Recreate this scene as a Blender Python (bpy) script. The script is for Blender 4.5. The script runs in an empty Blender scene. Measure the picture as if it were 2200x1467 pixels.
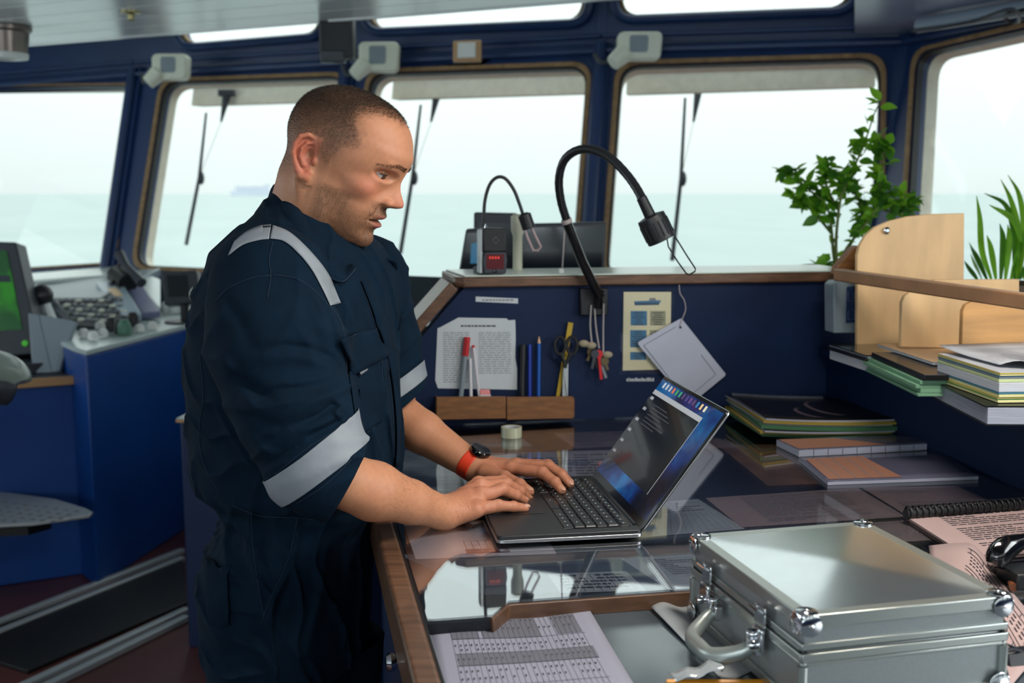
import bpy, bmesh, math, random
import numpy as np
from mathutils import Vector, Matrix
from mathutils.bvhtree import BVHTree
R = math.radians
sc = bpy.context.scene
COL = sc.collection
random.seed(7); rng = np.random.RandomState(7)

# ---------------------------------------------------------------- camera, sky, lights, exposure
FPX = 2400.0; PITCH = R(7.55); CAMZ = 1.5
cd = bpy.data.cameras.new('camera'); cam = bpy.data.objects.new('camera', cd); COL.objects.link(cam)
cam.location = (0, 0, CAMZ); cam.rotation_euler = (R(90) - PITCH, 0, 0)
cd.sensor_width = 36.0; cd.lens = 36.0 * FPX / 2200.0; cd.clip_start = 0.05; cd.clip_end = 60000
cd.dof.use_dof = True; cd.dof.focus_distance = 1.78; cd.dof.aperture_fstop = 4.8
sc.camera = cam
sc.view_settings.view_transform = 'Standard'; sc.view_settings.look = 'None'
sc.view_settings.exposure = 0.0; sc.view_settings.gamma = 1.0; sc.view_settings.use_curve_mapping = False
sc.cycles.max_bounces = 8; sc.cycles.transparent_max_bounces = 12
sc.cycles.use_denoising = True
sc.cycles.sample_clamp_indirect = 6.0; sc.cycles.caustics_reflective = False; sc.cycles.caustics_refractive = False

w = bpy.data.worlds.new('overcast_sky'); sc.world = w; w.use_nodes = True
nt = w.node_tree; nt.nodes.clear()
tc = nt.nodes.new('ShaderNodeTexCoord'); sp = nt.nodes.new('ShaderNodeSeparateXYZ')
mr = nt.nodes.new('ShaderNodeMapRange'); mr.inputs['From Min'].default_value = 0.0; mr.inputs['From Max'].default_value = 1.0
mr.inputs['To Min'].default_value = 1.02; mr.inputs['To Max'].default_value = 3.5     # overcast sky: nearly three times brighter overhead
bg = nt.nodes.new('ShaderNodeBackground'); bg.inputs[0].default_value = (0.86, 0.975, 0.955, 1)
out = nt.nodes.new('ShaderNodeOutputWorld')
nt.links.new(tc.outputs['Generated'], sp.inputs[0]); nt.links.new(sp.outputs[2], mr.inputs['Value'])
nt.links.new(mr.outputs[0], bg.inputs[1]); nt.links.new(bg.outputs[0], out.inputs[0])

def area(name, loc, rot, size, power, color, sy=None):
    ld = bpy.data.lights.new(name, 'AREA'); ld.energy = power; ld.color = color; ld.size = size
    if sy: ld.shape = 'RECTANGLE'; ld.size_y = sy
    o = bpy.data.objects.new(name, ld); COL.objects.link(o); o.location = loc; o.rotation_euler = rot
    return o
# fill lights added at the aft and side windows to lift the interior
area('starboard_window_fill', (2.6, 0.6, 1.9), (R(80), 0, R(96)), 2.2, 50, (0.93, 0.98, 1.0), 0.9)
area('port_window_fill', (-4.7, 3.2, 1.7), (R(130), 0, R(-90)), 3.0, 34, (0.90, 0.97, 1.0), 0.9)
area('aft_window_fill', (-1.0, -2.3, 1.6), (R(118), 0, R(-8)), 3.0, 40, (0.86, 0.94, 1.0), 0.9)
area('added_key_light', (0.7, 1.25, 2.17), (0, 0, 0), 0.6, 22, (1.0, 0.92, 0.82), 0.3)  # unseen key light added for the man and the table

# ---------------------------------------------------------------- helpers
def PD(px, py):
    """direction in the world of the photograph's pixel"""
    x = (px - 1100.0) / FPX; y = -(py - 733.5) / FPX
    cp, s = math.cos(PITCH), math.sin(PITCH)
    return Vector((x, cp + y * s, y * cp - s))
CAM = Vector((0, 0, CAMZ))
def PY(px, py, Y):
    d = PD(px, py); return CAM + d * (Y / d.y)
def PZ(px, py, z):
    d = PD(px, py); return CAM + d * ((z - CAMZ) / d.z)
def PP(px, py, p0, n):
    d = PD(px, py); return CAM + d * ((Vector(p0) - CAM).dot(n) / d.dot(n))
def srgb(r, g, b):
    f = lambda c: (c / 255.0) / 12.92 if c <= 10 else ((c / 255.0 + 0.055) / 1.055) ** 2.4
    return (f(r), f(g), f(b), 1)

MATS = {}
def mat(name, col, rough=0.5, metal=0.0, noise=0.0, nscale=20.0, bump=0.0, bscale=60.0, spec=0.5, coat=0.0, emit=None, estr=1.0, alpha=1.0, stretch=None, sheen=0.0, sss=0.0):
    if name in MATS: return MATS[name]
    m = bpy.data.materials.new(name); m.use_nodes = True; t = m.node_tree; b = t.nodes['Principled BSDF']
    b.inputs['Base Color'].default_value = col; b.inputs['Roughness'].default_value = rough; b.inputs['Metallic'].default_value = metal
    b.inputs['Specular IOR Level'].default_value = spec; b.inputs['Coat Weight'].default_value = coat; b.inputs['Coat Roughness'].default_value = 0.05
    b.inputs['Alpha'].default_value = alpha
    if sheen: b.inputs['Sheen Weight'].default_value = sheen
    if sss:
        b.inputs['Subsurface Weight'].default_value = sss; b.inputs['Subsurface Radius'].default_value = (1.0, 0.35, 0.2); b.inputs['Subsurface Scale'].default_value = 0.006
    if emit: b.inputs['Emission Color'].default_value = emit; b.inputs['Emission Strength'].default_value = estr
    if noise or bump:
        co = t.nodes.new('ShaderNodeTexCoord'); mp = t.nodes.new('ShaderNodeMapping')
        t.links.new(co.outputs['Object'], mp.inputs[0])
        if stretch: mp.inputs['Scale'].default_value = stretch
    if noise:
        n = t.nodes.new('ShaderNodeTexNoise'); n.inputs['Scale'].default_value = nscale; n.inputs['Detail'].default_value = 5
        t.links.new(mp.outputs[0], n.inputs[0])
        r = t.nodes.new('ShaderNodeValToRGB'); e = r.color_ramp.elements
        e[0].position = 0.3; e[1].position = 0.7
        e[0].color = [max(0, c * (1 - noise)) for c in col[:3]] + [1]; e[1].color = [min(1, c * (1 + noise)) for c in col[:3]] + [1]
        t.links.new(n.outputs[0], r.inputs[0]); t.links.new(r.outputs[0], b.inputs['Base Color'])
    if bump:
        n2 = t.nodes.new('ShaderNodeTexNoise'); n2.inputs['Scale'].default_value = bscale; n2.inputs['Detail'].default_value = 4
        t.links.new(mp.outputs[0], n2.inputs[0])
        bp = t.nodes.new('ShaderNodeBump'); bp.inputs['Strength'].default_value = bump; bp.inputs['Distance'].default_value = 0.002
        t.links.new(n2.outputs[0], bp.inputs['Height']); t.links.new(bp.outputs[0], b.inputs['Normal'])
    MATS[name] = m; return m

def sheet_glass(name, tint, ior=1.5, rough=0.0):
    """thin clear sheet: lets light straight through, mirrors by its Fresnel reflection"""
    m = bpy.data.materials.new(name); m.use_nodes = True; t = m.node_tree; t.nodes.clear()
    a = t.nodes.new('ShaderNodeBsdfTransparent'); a.inputs[0].default_value = tint
    g = t.nodes.new('ShaderNodeBsdfGlossy'); g.inputs['Roughness'].default_value = rough; g.inputs[0].default_value = (1, 1, 1, 1)
    lw = t.nodes.new('ShaderNodeLayerWeight'); lw.inputs[0].default_value = 0.5; f0 = ((ior - 1) / (ior + 1)) ** 2      # Schlick reflectance
    pw = t.nodes.new('ShaderNodeMath'); pw.operation = 'POWER'; pw.inputs[1].default_value = 5.0
    ma = t.nodes.new('ShaderNodeMath'); ma.operation = 'MULTIPLY_ADD'; ma.inputs[1].default_value = 1 - f0; ma.inputs[2].default_value = f0
    x = t.nodes.new('ShaderNodeMixShader'); o = t.nodes.new('ShaderNodeOutputMaterial')
    t.links.new(lw.outputs['Facing'], pw.inputs[0]); t.links.new(pw.outputs[0], ma.inputs[0]); t.links.new(ma.outputs[0], x.inputs[0])
    t.links.new(a.outputs[0], x.inputs[1]); t.links.new(g.outputs[0], x.inputs[2]); t.links.new(x.outputs[0], o.inputs[0])
    MATS[name] = m; return m

class MB:
    def __init__(s): s.v = []; s.f = []
    def add(s, vs, fs):
        k = len(s.v); s.v += [tuple(p) for p in vs]; s.f += [tuple(i + k for i in f) for f in fs]; return s
    def hexa(s, p):   # p: 4 bottom, 4 top
        return s.add(p, [(0, 3, 2, 1), (4, 5, 6, 7), (0, 1, 5, 4), (1, 2, 6, 5), (2, 3, 7, 6), (3, 0, 4, 7)])
    def box(s, c, size, ax=None):
        c = Vector(c); ax = ax or (Vector((1, 0, 0)), Vector((0, 1, 0)), Vector((0, 0, 1)))
        a, b, d = [Vector(ax[i]) * (size[i] / 2) for i in range(3)]
        return s.hexa([c - a - b - d, c + a - b - d, c + a + b - d, c - a + b - d, c - a - b + d, c + a - b + d, c + a + b + d, c - a + b + d])
    def prism(s, pts, vec):
        n = len(pts); vec = Vector(vec); pts = [Vector(p) for p in pts]
        vs = pts + [p + vec for p in pts]
        return s.add(vs, [tuple(range(n))[::-1], tuple(range(n, 2 * n))] + [(i, (i + 1) % n, n + (i + 1) % n, n + i) for i in range(n)])
    def tube(s, path, r, n=8, closed=False, flat=None):
        path = [Vector(p) for p in path]; m = len(path); rs = r if isinstance(r, (list, tuple)) else [r] * m
        vs = []; up = None
        for i, p in enumerate(path):
            if closed: t = path[(i + 1) % m] - path[i - 1]
            else: t = path[min(i + 1, m - 1)] - path[max(i - 1, 0)]
            t.normalize()
            if up is None:
                up = Vector((0, 0, 1)) if abs(t.z) < 0.9 else Vector((1, 0, 0))
            up = (up - t * up.dot(t)).normalized(); sd = t.cross(up)
            for k in range(n):
                a = 2 * math.pi * k / n
                vs.append(p + (up * math.cos(a) * (flat or 1.0) + sd * math.sin(a)) * rs[i])
        fs = []
        for i in range(m if closed else m - 1):
            j = (i + 1) % m
            for k in range(n):
                l = (k + 1) % n; fs.append((i * n + k, i * n + l, j * n + l, j * n + k))
        if not closed: fs += [tuple(range(n))[::-1], tuple(range((m - 1) * n, m * n))]
        return s.add(vs, fs)
    def lathe(s, prof, o, axis=(0, 0, 1), n=24):
        o = Vector(o); ax = Vector(axis).normalized(); u = ax.orthogonal().normalized(); v = ax.cross(u)
        vs = [o + ax * h + (u * math.cos(2 * math.pi * k / n) + v * math.sin(2 * math.pi * k / n)) * max(r, 1e-5) for r, h in prof for k in range(n)]
        m = len(prof)
        fs = [(i * n + k, i * n + (k + 1) % n, (i + 1) * n + (k + 1) % n, (i + 1) * n + k) for i in range(m - 1) for k in range(n)]
        fs += [tuple(range(n))[::-1], tuple(range((m - 1) * n, m * n))]
        return s.add(vs, fs)
    def grid(s, rows):
        m, n = len(rows), len(rows[0]); vs = [p for r in rows for p in r]
        return s.add(vs, [(i * n + j, i * n + j + 1, (i + 1) * n + j + 1, (i + 1) * n + j) for i in range(m - 1) for j in range(n - 1)])
    def ball(s, c, rad, ax=None, n=16, m=10):
        c = Vector(c); ax = ax or (Vector((1, 0, 0)), Vector((0, 1, 0)), Vector((0, 0, 1)))
        rad = rad if isinstance(rad, (tuple, list)) else (rad,) * 3
        rows = []
        for i in range(m + 1):
            th = math.pi * i / m; rr = max(math.sin(th), 1e-3)
            rows.append([c + ax[0] * (rad[0] * rr * math.cos(2 * math.pi * k / n)) + ax[1] * (rad[1] * rr * math.sin(2 * math.pi * k / n)) + ax[2] * (rad[2] * math.cos(th)) for k in range(n + 1)])
        return s.grid(rows[::-1])
    def build(s, name, m, parent=None, bevel=0.0, smooth=35, solid=0.0, seg=2, kind=None, label=None, sub=0):
        me = bpy.data.meshes.new(name)
        v = np.array([tuple(p) for p in s.v], dtype=float); c = (v.min(0) + v.max(0)) / 2
        me.from_pydata((v - c).tolist(), [], s.f)
        return finish(me, name, m, Vector(c), parent, bevel, smooth, solid, seg, kind, label, sub)

def finish(me, name, m, c, parent=None, bevel=0.0, smooth=35, solid=0.0, seg=2, kind=None, label=None, sub=0, weld=True):
    if weld:
        bm = bmesh.new(); bm.from_mesh(me); bmesh.ops.remove_doubles(bm, verts=bm.verts, dist=1e-6)
        bmesh.ops.recalc_face_normals(bm, faces=bm.faces); bm.to_mesh(me); bm.free()
    if isinstance(m, str): m = MATS[m]
    me.materials.append(m)
    if smooth:
        me.shade_smooth()
        if smooth < 180: me.set_sharp_from_angle(angle=R(smooth))
    o = bpy.data.objects.new(name, me); COL.objects.link(o)
    if parent is not None:
        o.parent = parent; o.location = c - WL[parent.name]
    else: o.location = c
    WL[o.name] = Vector(c)
    if solid:
        x = o.modifiers.new('thickness', 'SOLIDIFY'); x.thickness = solid; x.offset = 0
    if bevel:
        x = o.modifiers.new('edge', 'BEVEL'); x.width = bevel; x.segments = seg; x.limit_method = 'ANGLE'; x.angle_limit = R(40)
    if sub:
        x = o.modifiers.new('smooth', 'SUBSURF'); x.levels = sub; x.render_levels = sub
    if kind: o['kind'] = kind
    if label: o['label'] = label
    return o
WL = {}
def thing(name, label, cat, loc, group=None, kind=None):
    o = bpy.data.objects.new(name, None); COL.objects.link(o); o.location = Vector(loc); o.empty_display_size = 0.05
    WL[o.name] = Vector(loc)
    o['label'] = label; o['category'] = cat
    if group: o['group'] = group
    if kind: o['kind'] = kind
    return o
def tag(o, label, cat, group=None):
    o['label'] = label; o['category'] = cat
    if group: o['group'] = group
    return o
def structure(o): o['kind'] = 'structure'; return o
def dup(root, delta, label=None):
    """copy of a thing with its parts, moved by delta"""
    r = root.copy(); COL.objects.link(r); r.location = Vector(root.location) + Vector(delta); WL[r.name] = Vector(r.location)
    if label: r['label'] = label
    for ch in root.children:
        c = ch.copy(); COL.objects.link(c); c.parent = r
        for g in ch.children:
            d = g.copy(); COL.objects.link(d); d.parent = c
    return r
def roundpoly(pts, rad, n=6):
    out = []; m = len(pts); pts = [Vector((p[0], p[1])) for p in pts]
    rr = rad if isinstance(rad, (list, tuple)) else [rad] * m
    for i in range(m):
        p, a, b = pts[i], pts[i - 1], pts[(i + 1) % m]
        da = (a - p); db = (b - p); r = min(rr[i], da.length * 0.45, db.length * 0.45)
        if r < 1e-5: out.append(p); continue
        p1 = p + da.normalized() * r; p2 = p + db.normalized() * r
        for k in range(n + 1):
            t = k / n; out.append(p1 * (1 - t) ** 2 + p * 2 * t * (1 - t) + p2 * t * t)
    return out
def plate(name, outer, holes, thick, M, m, parent=None, bevel=0.0, **kw):
    """flat plate with holes; outlines are 2-D, M places them (local z = normal, plate centred on it)"""
    cu = bpy.data.curves.new('t', 'CURVE'); cu.dimensions = '2D'; cu.fill_mode = 'BOTH'; cu.extrude = thick / 2
    for pl in [outer] + holes:
        s = cu.splines.new('POLY'); s.points.add(len(pl) - 1); s.use_cyclic_u = True
        for i, p in enumerate(pl): s.points[i].co = (p[0], p[1], 0, 1)
    o = bpy.data.objects.new('t', cu); COL.objects.link(o)
    dg = bpy.context.evaluated_depsgraph_get(); me = bpy.data.meshes.new_from_object(o.evaluated_get(dg))
    bpy.data.objects.remove(o); bpy.data.curves.remove(cu)
    me.materials.clear(); me.name = name; me.transform(M)
    vs = np.array([v.co[:] for v in me.vertices]); c = Vector((vs.min(0) + vs.max(0)) / 2); me.transform(Matrix.Translation(-c))
    return finish(me, name, m, c, parent, bevel, **kw)
def frame_M(o, x, y):
    x = Vector(x).normalized(); y = Vector(y); y = (y - x * y.dot(x)).normalized(); z = x.cross(y)
    M = Matrix((x, y, z)).transposed().to_4x4(); M.translation = Vector(o); return M
def bez(pts, n=10):
    """smooth curve through points (Catmull-Rom)"""
    pts = [Vector(p) for p in pts]; out = []
    P = [pts[0] * 2 - pts[1]] + pts + [pts[-1] * 2 - pts[-2]]
    for i in range(1, len(P) - 2):
        for k in range(n):
            t = k / n; a, b, c, d = P[i - 1], P[i], P[i + 1], P[i + 2]
            out.append(0.5 * ((2 * b) + (c - a) * t + (2 * a - 5 * b + 4 * c - d) * t * t + (3 * b - a - 3 * c + d) * t ** 3))
    out.append(pts[-1]); return out

# ---------------------------------------------------------------- materials
mat('navy_paint', srgb(24, 52, 98), 0.38, noise=0.12, nscale=6, bump=0.05, bscale=120)
mat('navy_panel', srgb(5, 28, 62), 0.6, noise=0.15, nscale=5, bump=0.06, bscale=200, spec=0.25)
mat('console_blue', srgb(4, 64, 138), 0.42, noise=0.1, nscale=5)
mat('cabinet_blue', srgb(16, 40, 78), 0.42, noise=0.1, nscale=5)
mat('ceiling_panel', srgb(238, 244, 246), 0.22, spec=0.9, noise=0.05, nscale=3)
mat('deck_floor', srgb(86, 46, 44), 0.35, noise=0.4, nscale=3, bump=0.1)
mat('rubber_mat', srgb(14, 16, 20), 0.5, noise=0.2, bump=0.3, bscale=150)
mat('steel_rail', srgb(176, 184, 188), 0.35, metal=0.35)
mat('trim_tan', srgb(150, 120, 84), 0.6, noise=0.25, nscale=30)
mat('seal_black', srgb(20, 22, 26), 0.5)
mat('reveal_cream', srgb(236, 230, 212), 0.6, noise=0.08)
mat('wood_rail', srgb(98, 70, 52), 0.38, noise=0.35, nscale=9, stretch=(1, 9, 9), coat=0.2)
mat('wood_box', srgb(122, 80, 44), 0.5, noise=0.3, nscale=12, stretch=(1, 8, 8))
mat('plywood', srgb(214, 178, 130), 0.5, noise=0.12, nscale=7, stretch=(3, 3, 0.7))
mat('plywood_dark', srgb(190, 142, 86), 0.5, noise=0.2, nscale=7, stretch=(0.7, 3, 6))
mat('table_black', srgb(22, 27, 35), 0.35, noise=0.15, nscale=4)
mat('table_grey', srgb(78, 88, 96), 0.16, noise=0.1, nscale=9, spec=0.8)
mat('paper', srgb(226, 216, 220), 0.7, noise=0.03, nscale=8)
mat('paper_pink', srgb(176, 152, 150), 0.6, noise=0.05, nscale=8)
mat('paper_cream', srgb(205, 198, 168), 0.6)
mat('paper_grey', srgb(186, 192, 196), 0.6, noise=0.05)
mat('paper_brown', srgb(150, 112, 84), 0.6, noise=0.35, nscale=14)
mat('paper_map', srgb(186, 200, 194), 0.6, noise=0.2, nscale=14)
mat('ink', srgb(52, 52, 60), 0.6)
mat('ink_light', srgb(120, 122, 130), 0.6)
mat('ink_blue', srgb(58, 108, 145), 0.6)
mat('ink_maroon', srgb(105, 30, 50), 0.6)
mat('black_plastic', srgb(24, 26, 30), 0.42, bump=0.05, bscale=400)
mat('dark_plastic', srgb(48, 54, 64), 0.45)
mat('grey_plastic', srgb(120, 126, 134), 0.45)
mat('pale_plastic', srgb(228, 232, 216), 0.4)
mat('white_plastic', srgb(225, 228, 225), 0.4)
mat('chrome', srgb(215, 218, 222), 0.12, metal=1.0)
mat('black_gloss', srgb(10, 11, 14), 0.12, coat=0.5)
mat('red_plastic', srgb(190, 25, 35), 0.4)
mat('rope', srgb(168, 160, 160), 0.8)
sheet_glass('window_glass', (0.992, 1.0, 0.997, 1), 1.3)
sheet_glass('perspex', (0.82, 0.84, 0.87, 1), 2.2, 0.012)
# ================================================================ SETTING
# ---- sea
mb = MB(); mb.add([(-40000, 8, -18), (40000, 8, -18), (40000, 55000, -18), (-40000, 55000, -18), (-40000, -30000, -18), (40000, -30000, -18)], [(0, 1, 2, 3), (4, 5, 1, 0)])
msea = mat('sea_water', (0.40, 0.52, 0.50, 1), 0.55)
t = msea.node_tree; b = t.nodes['Principled BSDF']; co = t.nodes.new('ShaderNodeTexCoord'); mp = t.nodes.new('ShaderNodeMapping'); mp.inputs['Scale'].default_value = (0.02, 0.006, 1)
n = t.nodes.new('ShaderNodeTexNoise'); n.inputs['Scale'].default_value = 1.0; n.inputs['Detail'].default_value = 8; rr = t.nodes.new('ShaderNodeValToRGB')
rr.color_ramp.elements[0].position = 0.35; rr.color_ramp.elements[1].position = 0.65
rr.color_ramp.elements[0].color = (0.205, 0.250, 0.248, 1); rr.color_ramp.elements[1].color = (0.238, 0.280, 0.278, 1)
t.links.new(co.outputs['Object'], mp.inputs[0]); t.links.new(mp.outputs[0], n.inputs[0]); t.links.new(n.outputs[0], rr.inputs[0]); t.links.new(rr.outputs[0], b.inputs['Base Color'])
o = structure(mb.build('sea', msea, smooth=0))
# ---- cargo ship far out
c = PY(538, 411, 9000.0); c.z = -18
S = thing('cargo_ship', 'hazy grey cargo ship far out on the sea, seen through the window behind the man', 'ship', c)
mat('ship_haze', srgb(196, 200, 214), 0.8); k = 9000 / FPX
mb = MB(); mb.prism([c + Vector((x * k, 0, z * k)) for x, z in [(-42, 0), (40, 0), (44, 13), (-43, 10)]], (0, 60, 0)); mb.build('hull', 'ship_haze', S)
for x in range(-30, 26, 11):
    mb = MB(); mb.box(c + Vector((x * k, 30, 15.5 * k)), (9 * k, 40, 9 * k)); mb.build('cargo_hatch', 'ship_haze', S)
mb = MB(); mb.box(c + Vector((34 * k, 30, 18 * k)), (8 * k, 50, 12 * k)); mb.build('superstructure', 'ship_haze', S)
Z0 = Vector((0, 0, 1))
# ---- floor, ceiling
mb = MB(); mb.box((0.5, 1.8, -0.03), (9.5, 12.4, 0.06)); structure(mb.build('floor', 'deck_floor', smooth=0))
mb = MB(); mb.prism([(-5, 8.2, 3.0), (-2.12, 6.5, 3.0), (-0.84, 5.97, 3.0), (0.43, 5.46, 3.0), (1.8, 5.16, 3.0), (2.75, 2.05, 3.0), (2.95, -2.65, 3.0), (-5, -2.65, 3.0)], (0, 0, 0.05)); structure(mb.build('roof', 'reveal_cream', smooth=0))
ZC = 2.2; e0, e1 = PZ(-900, 172, ZC), PZ(1250, 1, ZC); ed = (e1 - e0).normalized(); en = Vector((ed.y, -ed.x, 0)); e1 = e1 + ed * 1.32       # front edge of the ceiling; the skylight well opens beyond it
mb = MB(); mb.prism([e0 + ed * -0.4 + Z0 * 0.03, e1 + Z0 * 0.03, Vector((2.9, e1.y, ZC + 0.03)), Vector((2.9, -2.6, ZC + 0.03)), Vector((-5, -2.6, ZC + 0.03)), Vector((-5, 7.6, ZC + 0.03))], (0, 0, 0.03)); ceil = structure(mb.build('ceiling', 'seal_black', smooth=0))
mb = MB(); mb.hexa([p + v_ for p in (e0 + ed * -0.4, e1) for v_ in (Z0 * -0.004, Z0 * 0.85, Z0 * 0.85 - en * 0.03, Z0 * -0.004 - en * 0.03)]); structure(mb.build('trim_20', 'ceiling_panel', smooth=0))
# front wall line in plan (inner face), corners at z 2.2
WP = [Vector((-4.9, 8.1, 0)), Vector((-2.12, 6.47, 0)), Vector((-0.84, 5.93, 0)), Vector((0.43, 5.42, 0)), Vector((1.76, 5.12, 0)), Vector((2.72, 2.05, 0)), Vector((2.9, -2.6, 0))]
ZJ = 2.2; LEAN = math.tan(R(14))
def facet(i):
    a, b = WP[i].copy(), WP[i + 1].copy(); a.z = b.z = ZJ; s = (b - a).normalized(); nrm = Vector((s.y, -s.x, 0))   # nrm points into the room
    if nrm.y > 0 and i < 5: nrm = -nrm
    if i >= 4 and nrm.x > 0: nrm = -nrm
    return a, b, s, nrm
def inset(i):     # the leaning wall's corner at floor level, mitred
    p = WP[i]; ns = []
    for k in (i - 1, i):
        if 0 <= k < 5: ns.append(facet(k)[3])
    if len(ns) == 1: return Vector((p.x, p.y, 0)) + ns[0] * LEAN * ZJ
    m = (ns[0] + ns[1]).normalized(); return Vector((p.x, p.y, 0)) + m * (LEAN * ZJ / m.dot(ns[0]))
quads = {0: [(-330, 190), (291, 183), (243, 564), (-330, 600)], 1: [(352, 176), (742, 163), (702, 590), (290, 572)],
         2: [(795, 157), (1264, 142), (1230, 600), (762, 600)], 3: [(1333, 140), (1893, 124), (1887, 600), (1300, 600)],
         4: [(1968, 113), (2520, -15), (2500, 700), (1938, 612)]}
upq = {0: [(-300, 60), (330, 10), (330, 62), (-300, 110)], 1: [(372, 28), (705, -2), (690, 72), (396, 96)], 2: [(765, -15), (1275, -45), (1254, 44), (800, 64)], 3: [(1298, -80), (1865, -80), (1822, 18), (1335, 37)]}
front_names = ['wall_front_port', 'wall_front_a', 'wall_front_b', 'wall_front_c', 'wall_right']
for i in range(5):
    a, b, s, nrm = facet(i); L = (b - a).length
    up = (Vector((0, 0, 1)) - nrm * LEAN).normalized()     # leaning outwards to the top
    wn = s.cross(up); wn = wn if wn.dot(nrm) > 0 else -wn
    M = frame_M(a, s, up); zin = M.to_3x3() @ Vector((0, 0, 1)); sg = 1 if zin.dot(nrm) > 0 else -1
    Minv = M.inverted()
    q = [Minv @ PP(px, py, a, wn) for px, py in quads[i]]
    rp = roundpoly([(p.x, p.y) for p in q], 0.10)
    th = 0.07
    Mo = M @ Matrix.Translation((0, 0, -sg * th / 2))
    c0, c1 = Minv @ inset(i), Minv @ inset(i + 1)
    outer = [(c0.x - 0.02, c0.y), (c1.x + 0.02, c1.y), (L + 0.02, 0.0), (-0.02, 0.0)]
    wl = structure(plate('wall_front' if i < 4 else 'wall_right', outer, [rp], th, Mo, 'navy_paint', bevel=0.006))
    # rubber trim round the opening, cream outer reveal and the glass
    cen = Vector((sum(p.x for p in q) / 4, sum(p.y for p in q) / 4))
    grow = lambda pl, d: [Vector(p) + (Vector(p) - cen).normalized() * d for p in pl]
    wd = thing('window_%d' % (i + 1), 'window', 'window', M @ Vector((cen.x, cen.y, 0)), kind='structure'); del wd['category']; del wd['label']
    plate('trim', grow(rp, 0.028), [rp], 0.014, M @ Matrix.Translation((0, 0, sg * 0.006)), 'trim_tan', wd, bevel=0.003)
    plate('seal', grow(rp, 0.004), [grow(rp, -0.012)], 0.03, M @ Matrix.Translation((0, 0, -sg * 0.02)), 'seal_black', wd)
    plate('outer_reveal', grow(rp, 0.06), [grow(rp, 0.001)], 0.06, M @ Matrix.Translation((0, 0, -sg * 0.10)), 'reveal_cream', wd)
    plate('glass_pane', grow(rp, 0.02), [], 0.006, M @ Matrix.Translation((0, 0, -sg * 0.05)), 'window_glass', wd)
    if i in (1, 2, 3):   # sun visor lip outside, over the top of the pane
        l, r2 = Vector(q[0]), Vector(q[1])
        mb = MB(); mb.prism([M @ Vector((p.x, p.y, -sg * 0.25)) for p in (l + Vector((0, -0.055, 0)), r2 + Vector((0, -0.045, 0)), r2 + Vector((0, 0.08, 0)), l + Vector((0, 0.08, 0)))], -nrm * 0.10)
        mb.build('visor', 'reveal_cream', wd)
    # upper band
    holes = []; Mu = frame_M(a, s, (0, 0, 1)); zin = Mu.to_3x3() @ Vector((0, 0, 1)); su = 1 if zin.dot(nrm) > 0 else -1
    if i in upq:
        uq = [Mu.inverted() @ PP(px, py, a, nrm) for px, py in upq[i]]
        uq = [Vector((min(max(p.x, 0.06), L - 0.06), 0.70 if k_ < 2 else p.y, 0)) for k_, p in enumerate(uq)]
        ur = roundpoly([(p.x, p.y) for p in uq], 0.09); holes = [ur]
        ud = thing('window_%d' % (i + 5), 'w', 'w', Mu @ Vector((uq[0].x, uq[0].y, 0)), kind='structure'); del ud['category']; del ud['label']
        uc = Vector((sum(p.x for p in uq) / 4, sum(p.y for p in uq) / 4))
        gr = lambda pl, d: [Vector(p) + (Vector(p) - uc).normalized() * d for p in pl]
        mb = MB(); mb.tube([Mu @ Vector((p.x, p.y, su * 0.02)) for p in gr(ur, 0.03)], 0.024, 8, closed=True); mb.build('frame', 'navy_paint', ud)
        plate('seal', gr(ur, 0.005), [gr(ur, -0.01)], 0.03, Mu, 'trim_tan', ud)
        plate('glass_pane', gr(ur, 0.02), [], 0.006, Mu @ Matrix.Translation((0, 0, -su * 0.03)), 'window_glass', ud)
    structure(plate('wall_upper' , [(-0.02, 0), (L + 0.02, 0), (L + 0.02, 0.80), (-0.02, 0.80)], holes, 0.06, Mu @ Matrix.Translation((0, 0, -su * 0.03)), 'navy_paint', bevel=0.004))
    # ledges along the joint
    for z, d, h in ((2.165, 0.05, 0.025), (2.235, 0.035, 0.02)):
        mb = MB(); mb.box((a + b) / 2 + Vector((0, 0, z - ZJ)) + nrm * d / 2, (L, d, h), (s, nrm, Vector((0, 0, 1)))); structure(mb.build('trim_%d' % (i * 2 + (z > 2.2)), 'navy_paint', bevel=0.006))
# pillars over the joints
for j, (wd_, rad) in {1: (0.10, 0.03), 2: (0.09, 0.03), 3: (0.085, 0.032), 4: (0.06, 0.0)}.items():
    p = WP[j]; _, _, s0, n0 = facet(j - 1); _, _, s1, n1 = facet(j); nn = (n0 + n1).normalized(); sd = Vector((-nn.y, nn.x, 0))
    top = Vector((p.x, p.y, 2.2)); bot = Vector((p.x, p.y, 0.0)) + nn * LEAN * 2.2
    mb = MB(); mb.hexa([q + a for q in (bot, top) for a in (-sd * wd_ / 2 - nn * 0.03, sd * wd_ / 2 - nn * 0.03, sd * wd_ / 2 + nn * 0.022, -sd * wd_ / 2 + nn * 0.022)])
    if rad: mb.tube([bot + nn * 0.03, top + nn * 0.03], rad, 12)
    structure(mb.build('pillar', 'navy_paint', bevel=0.004))
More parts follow.
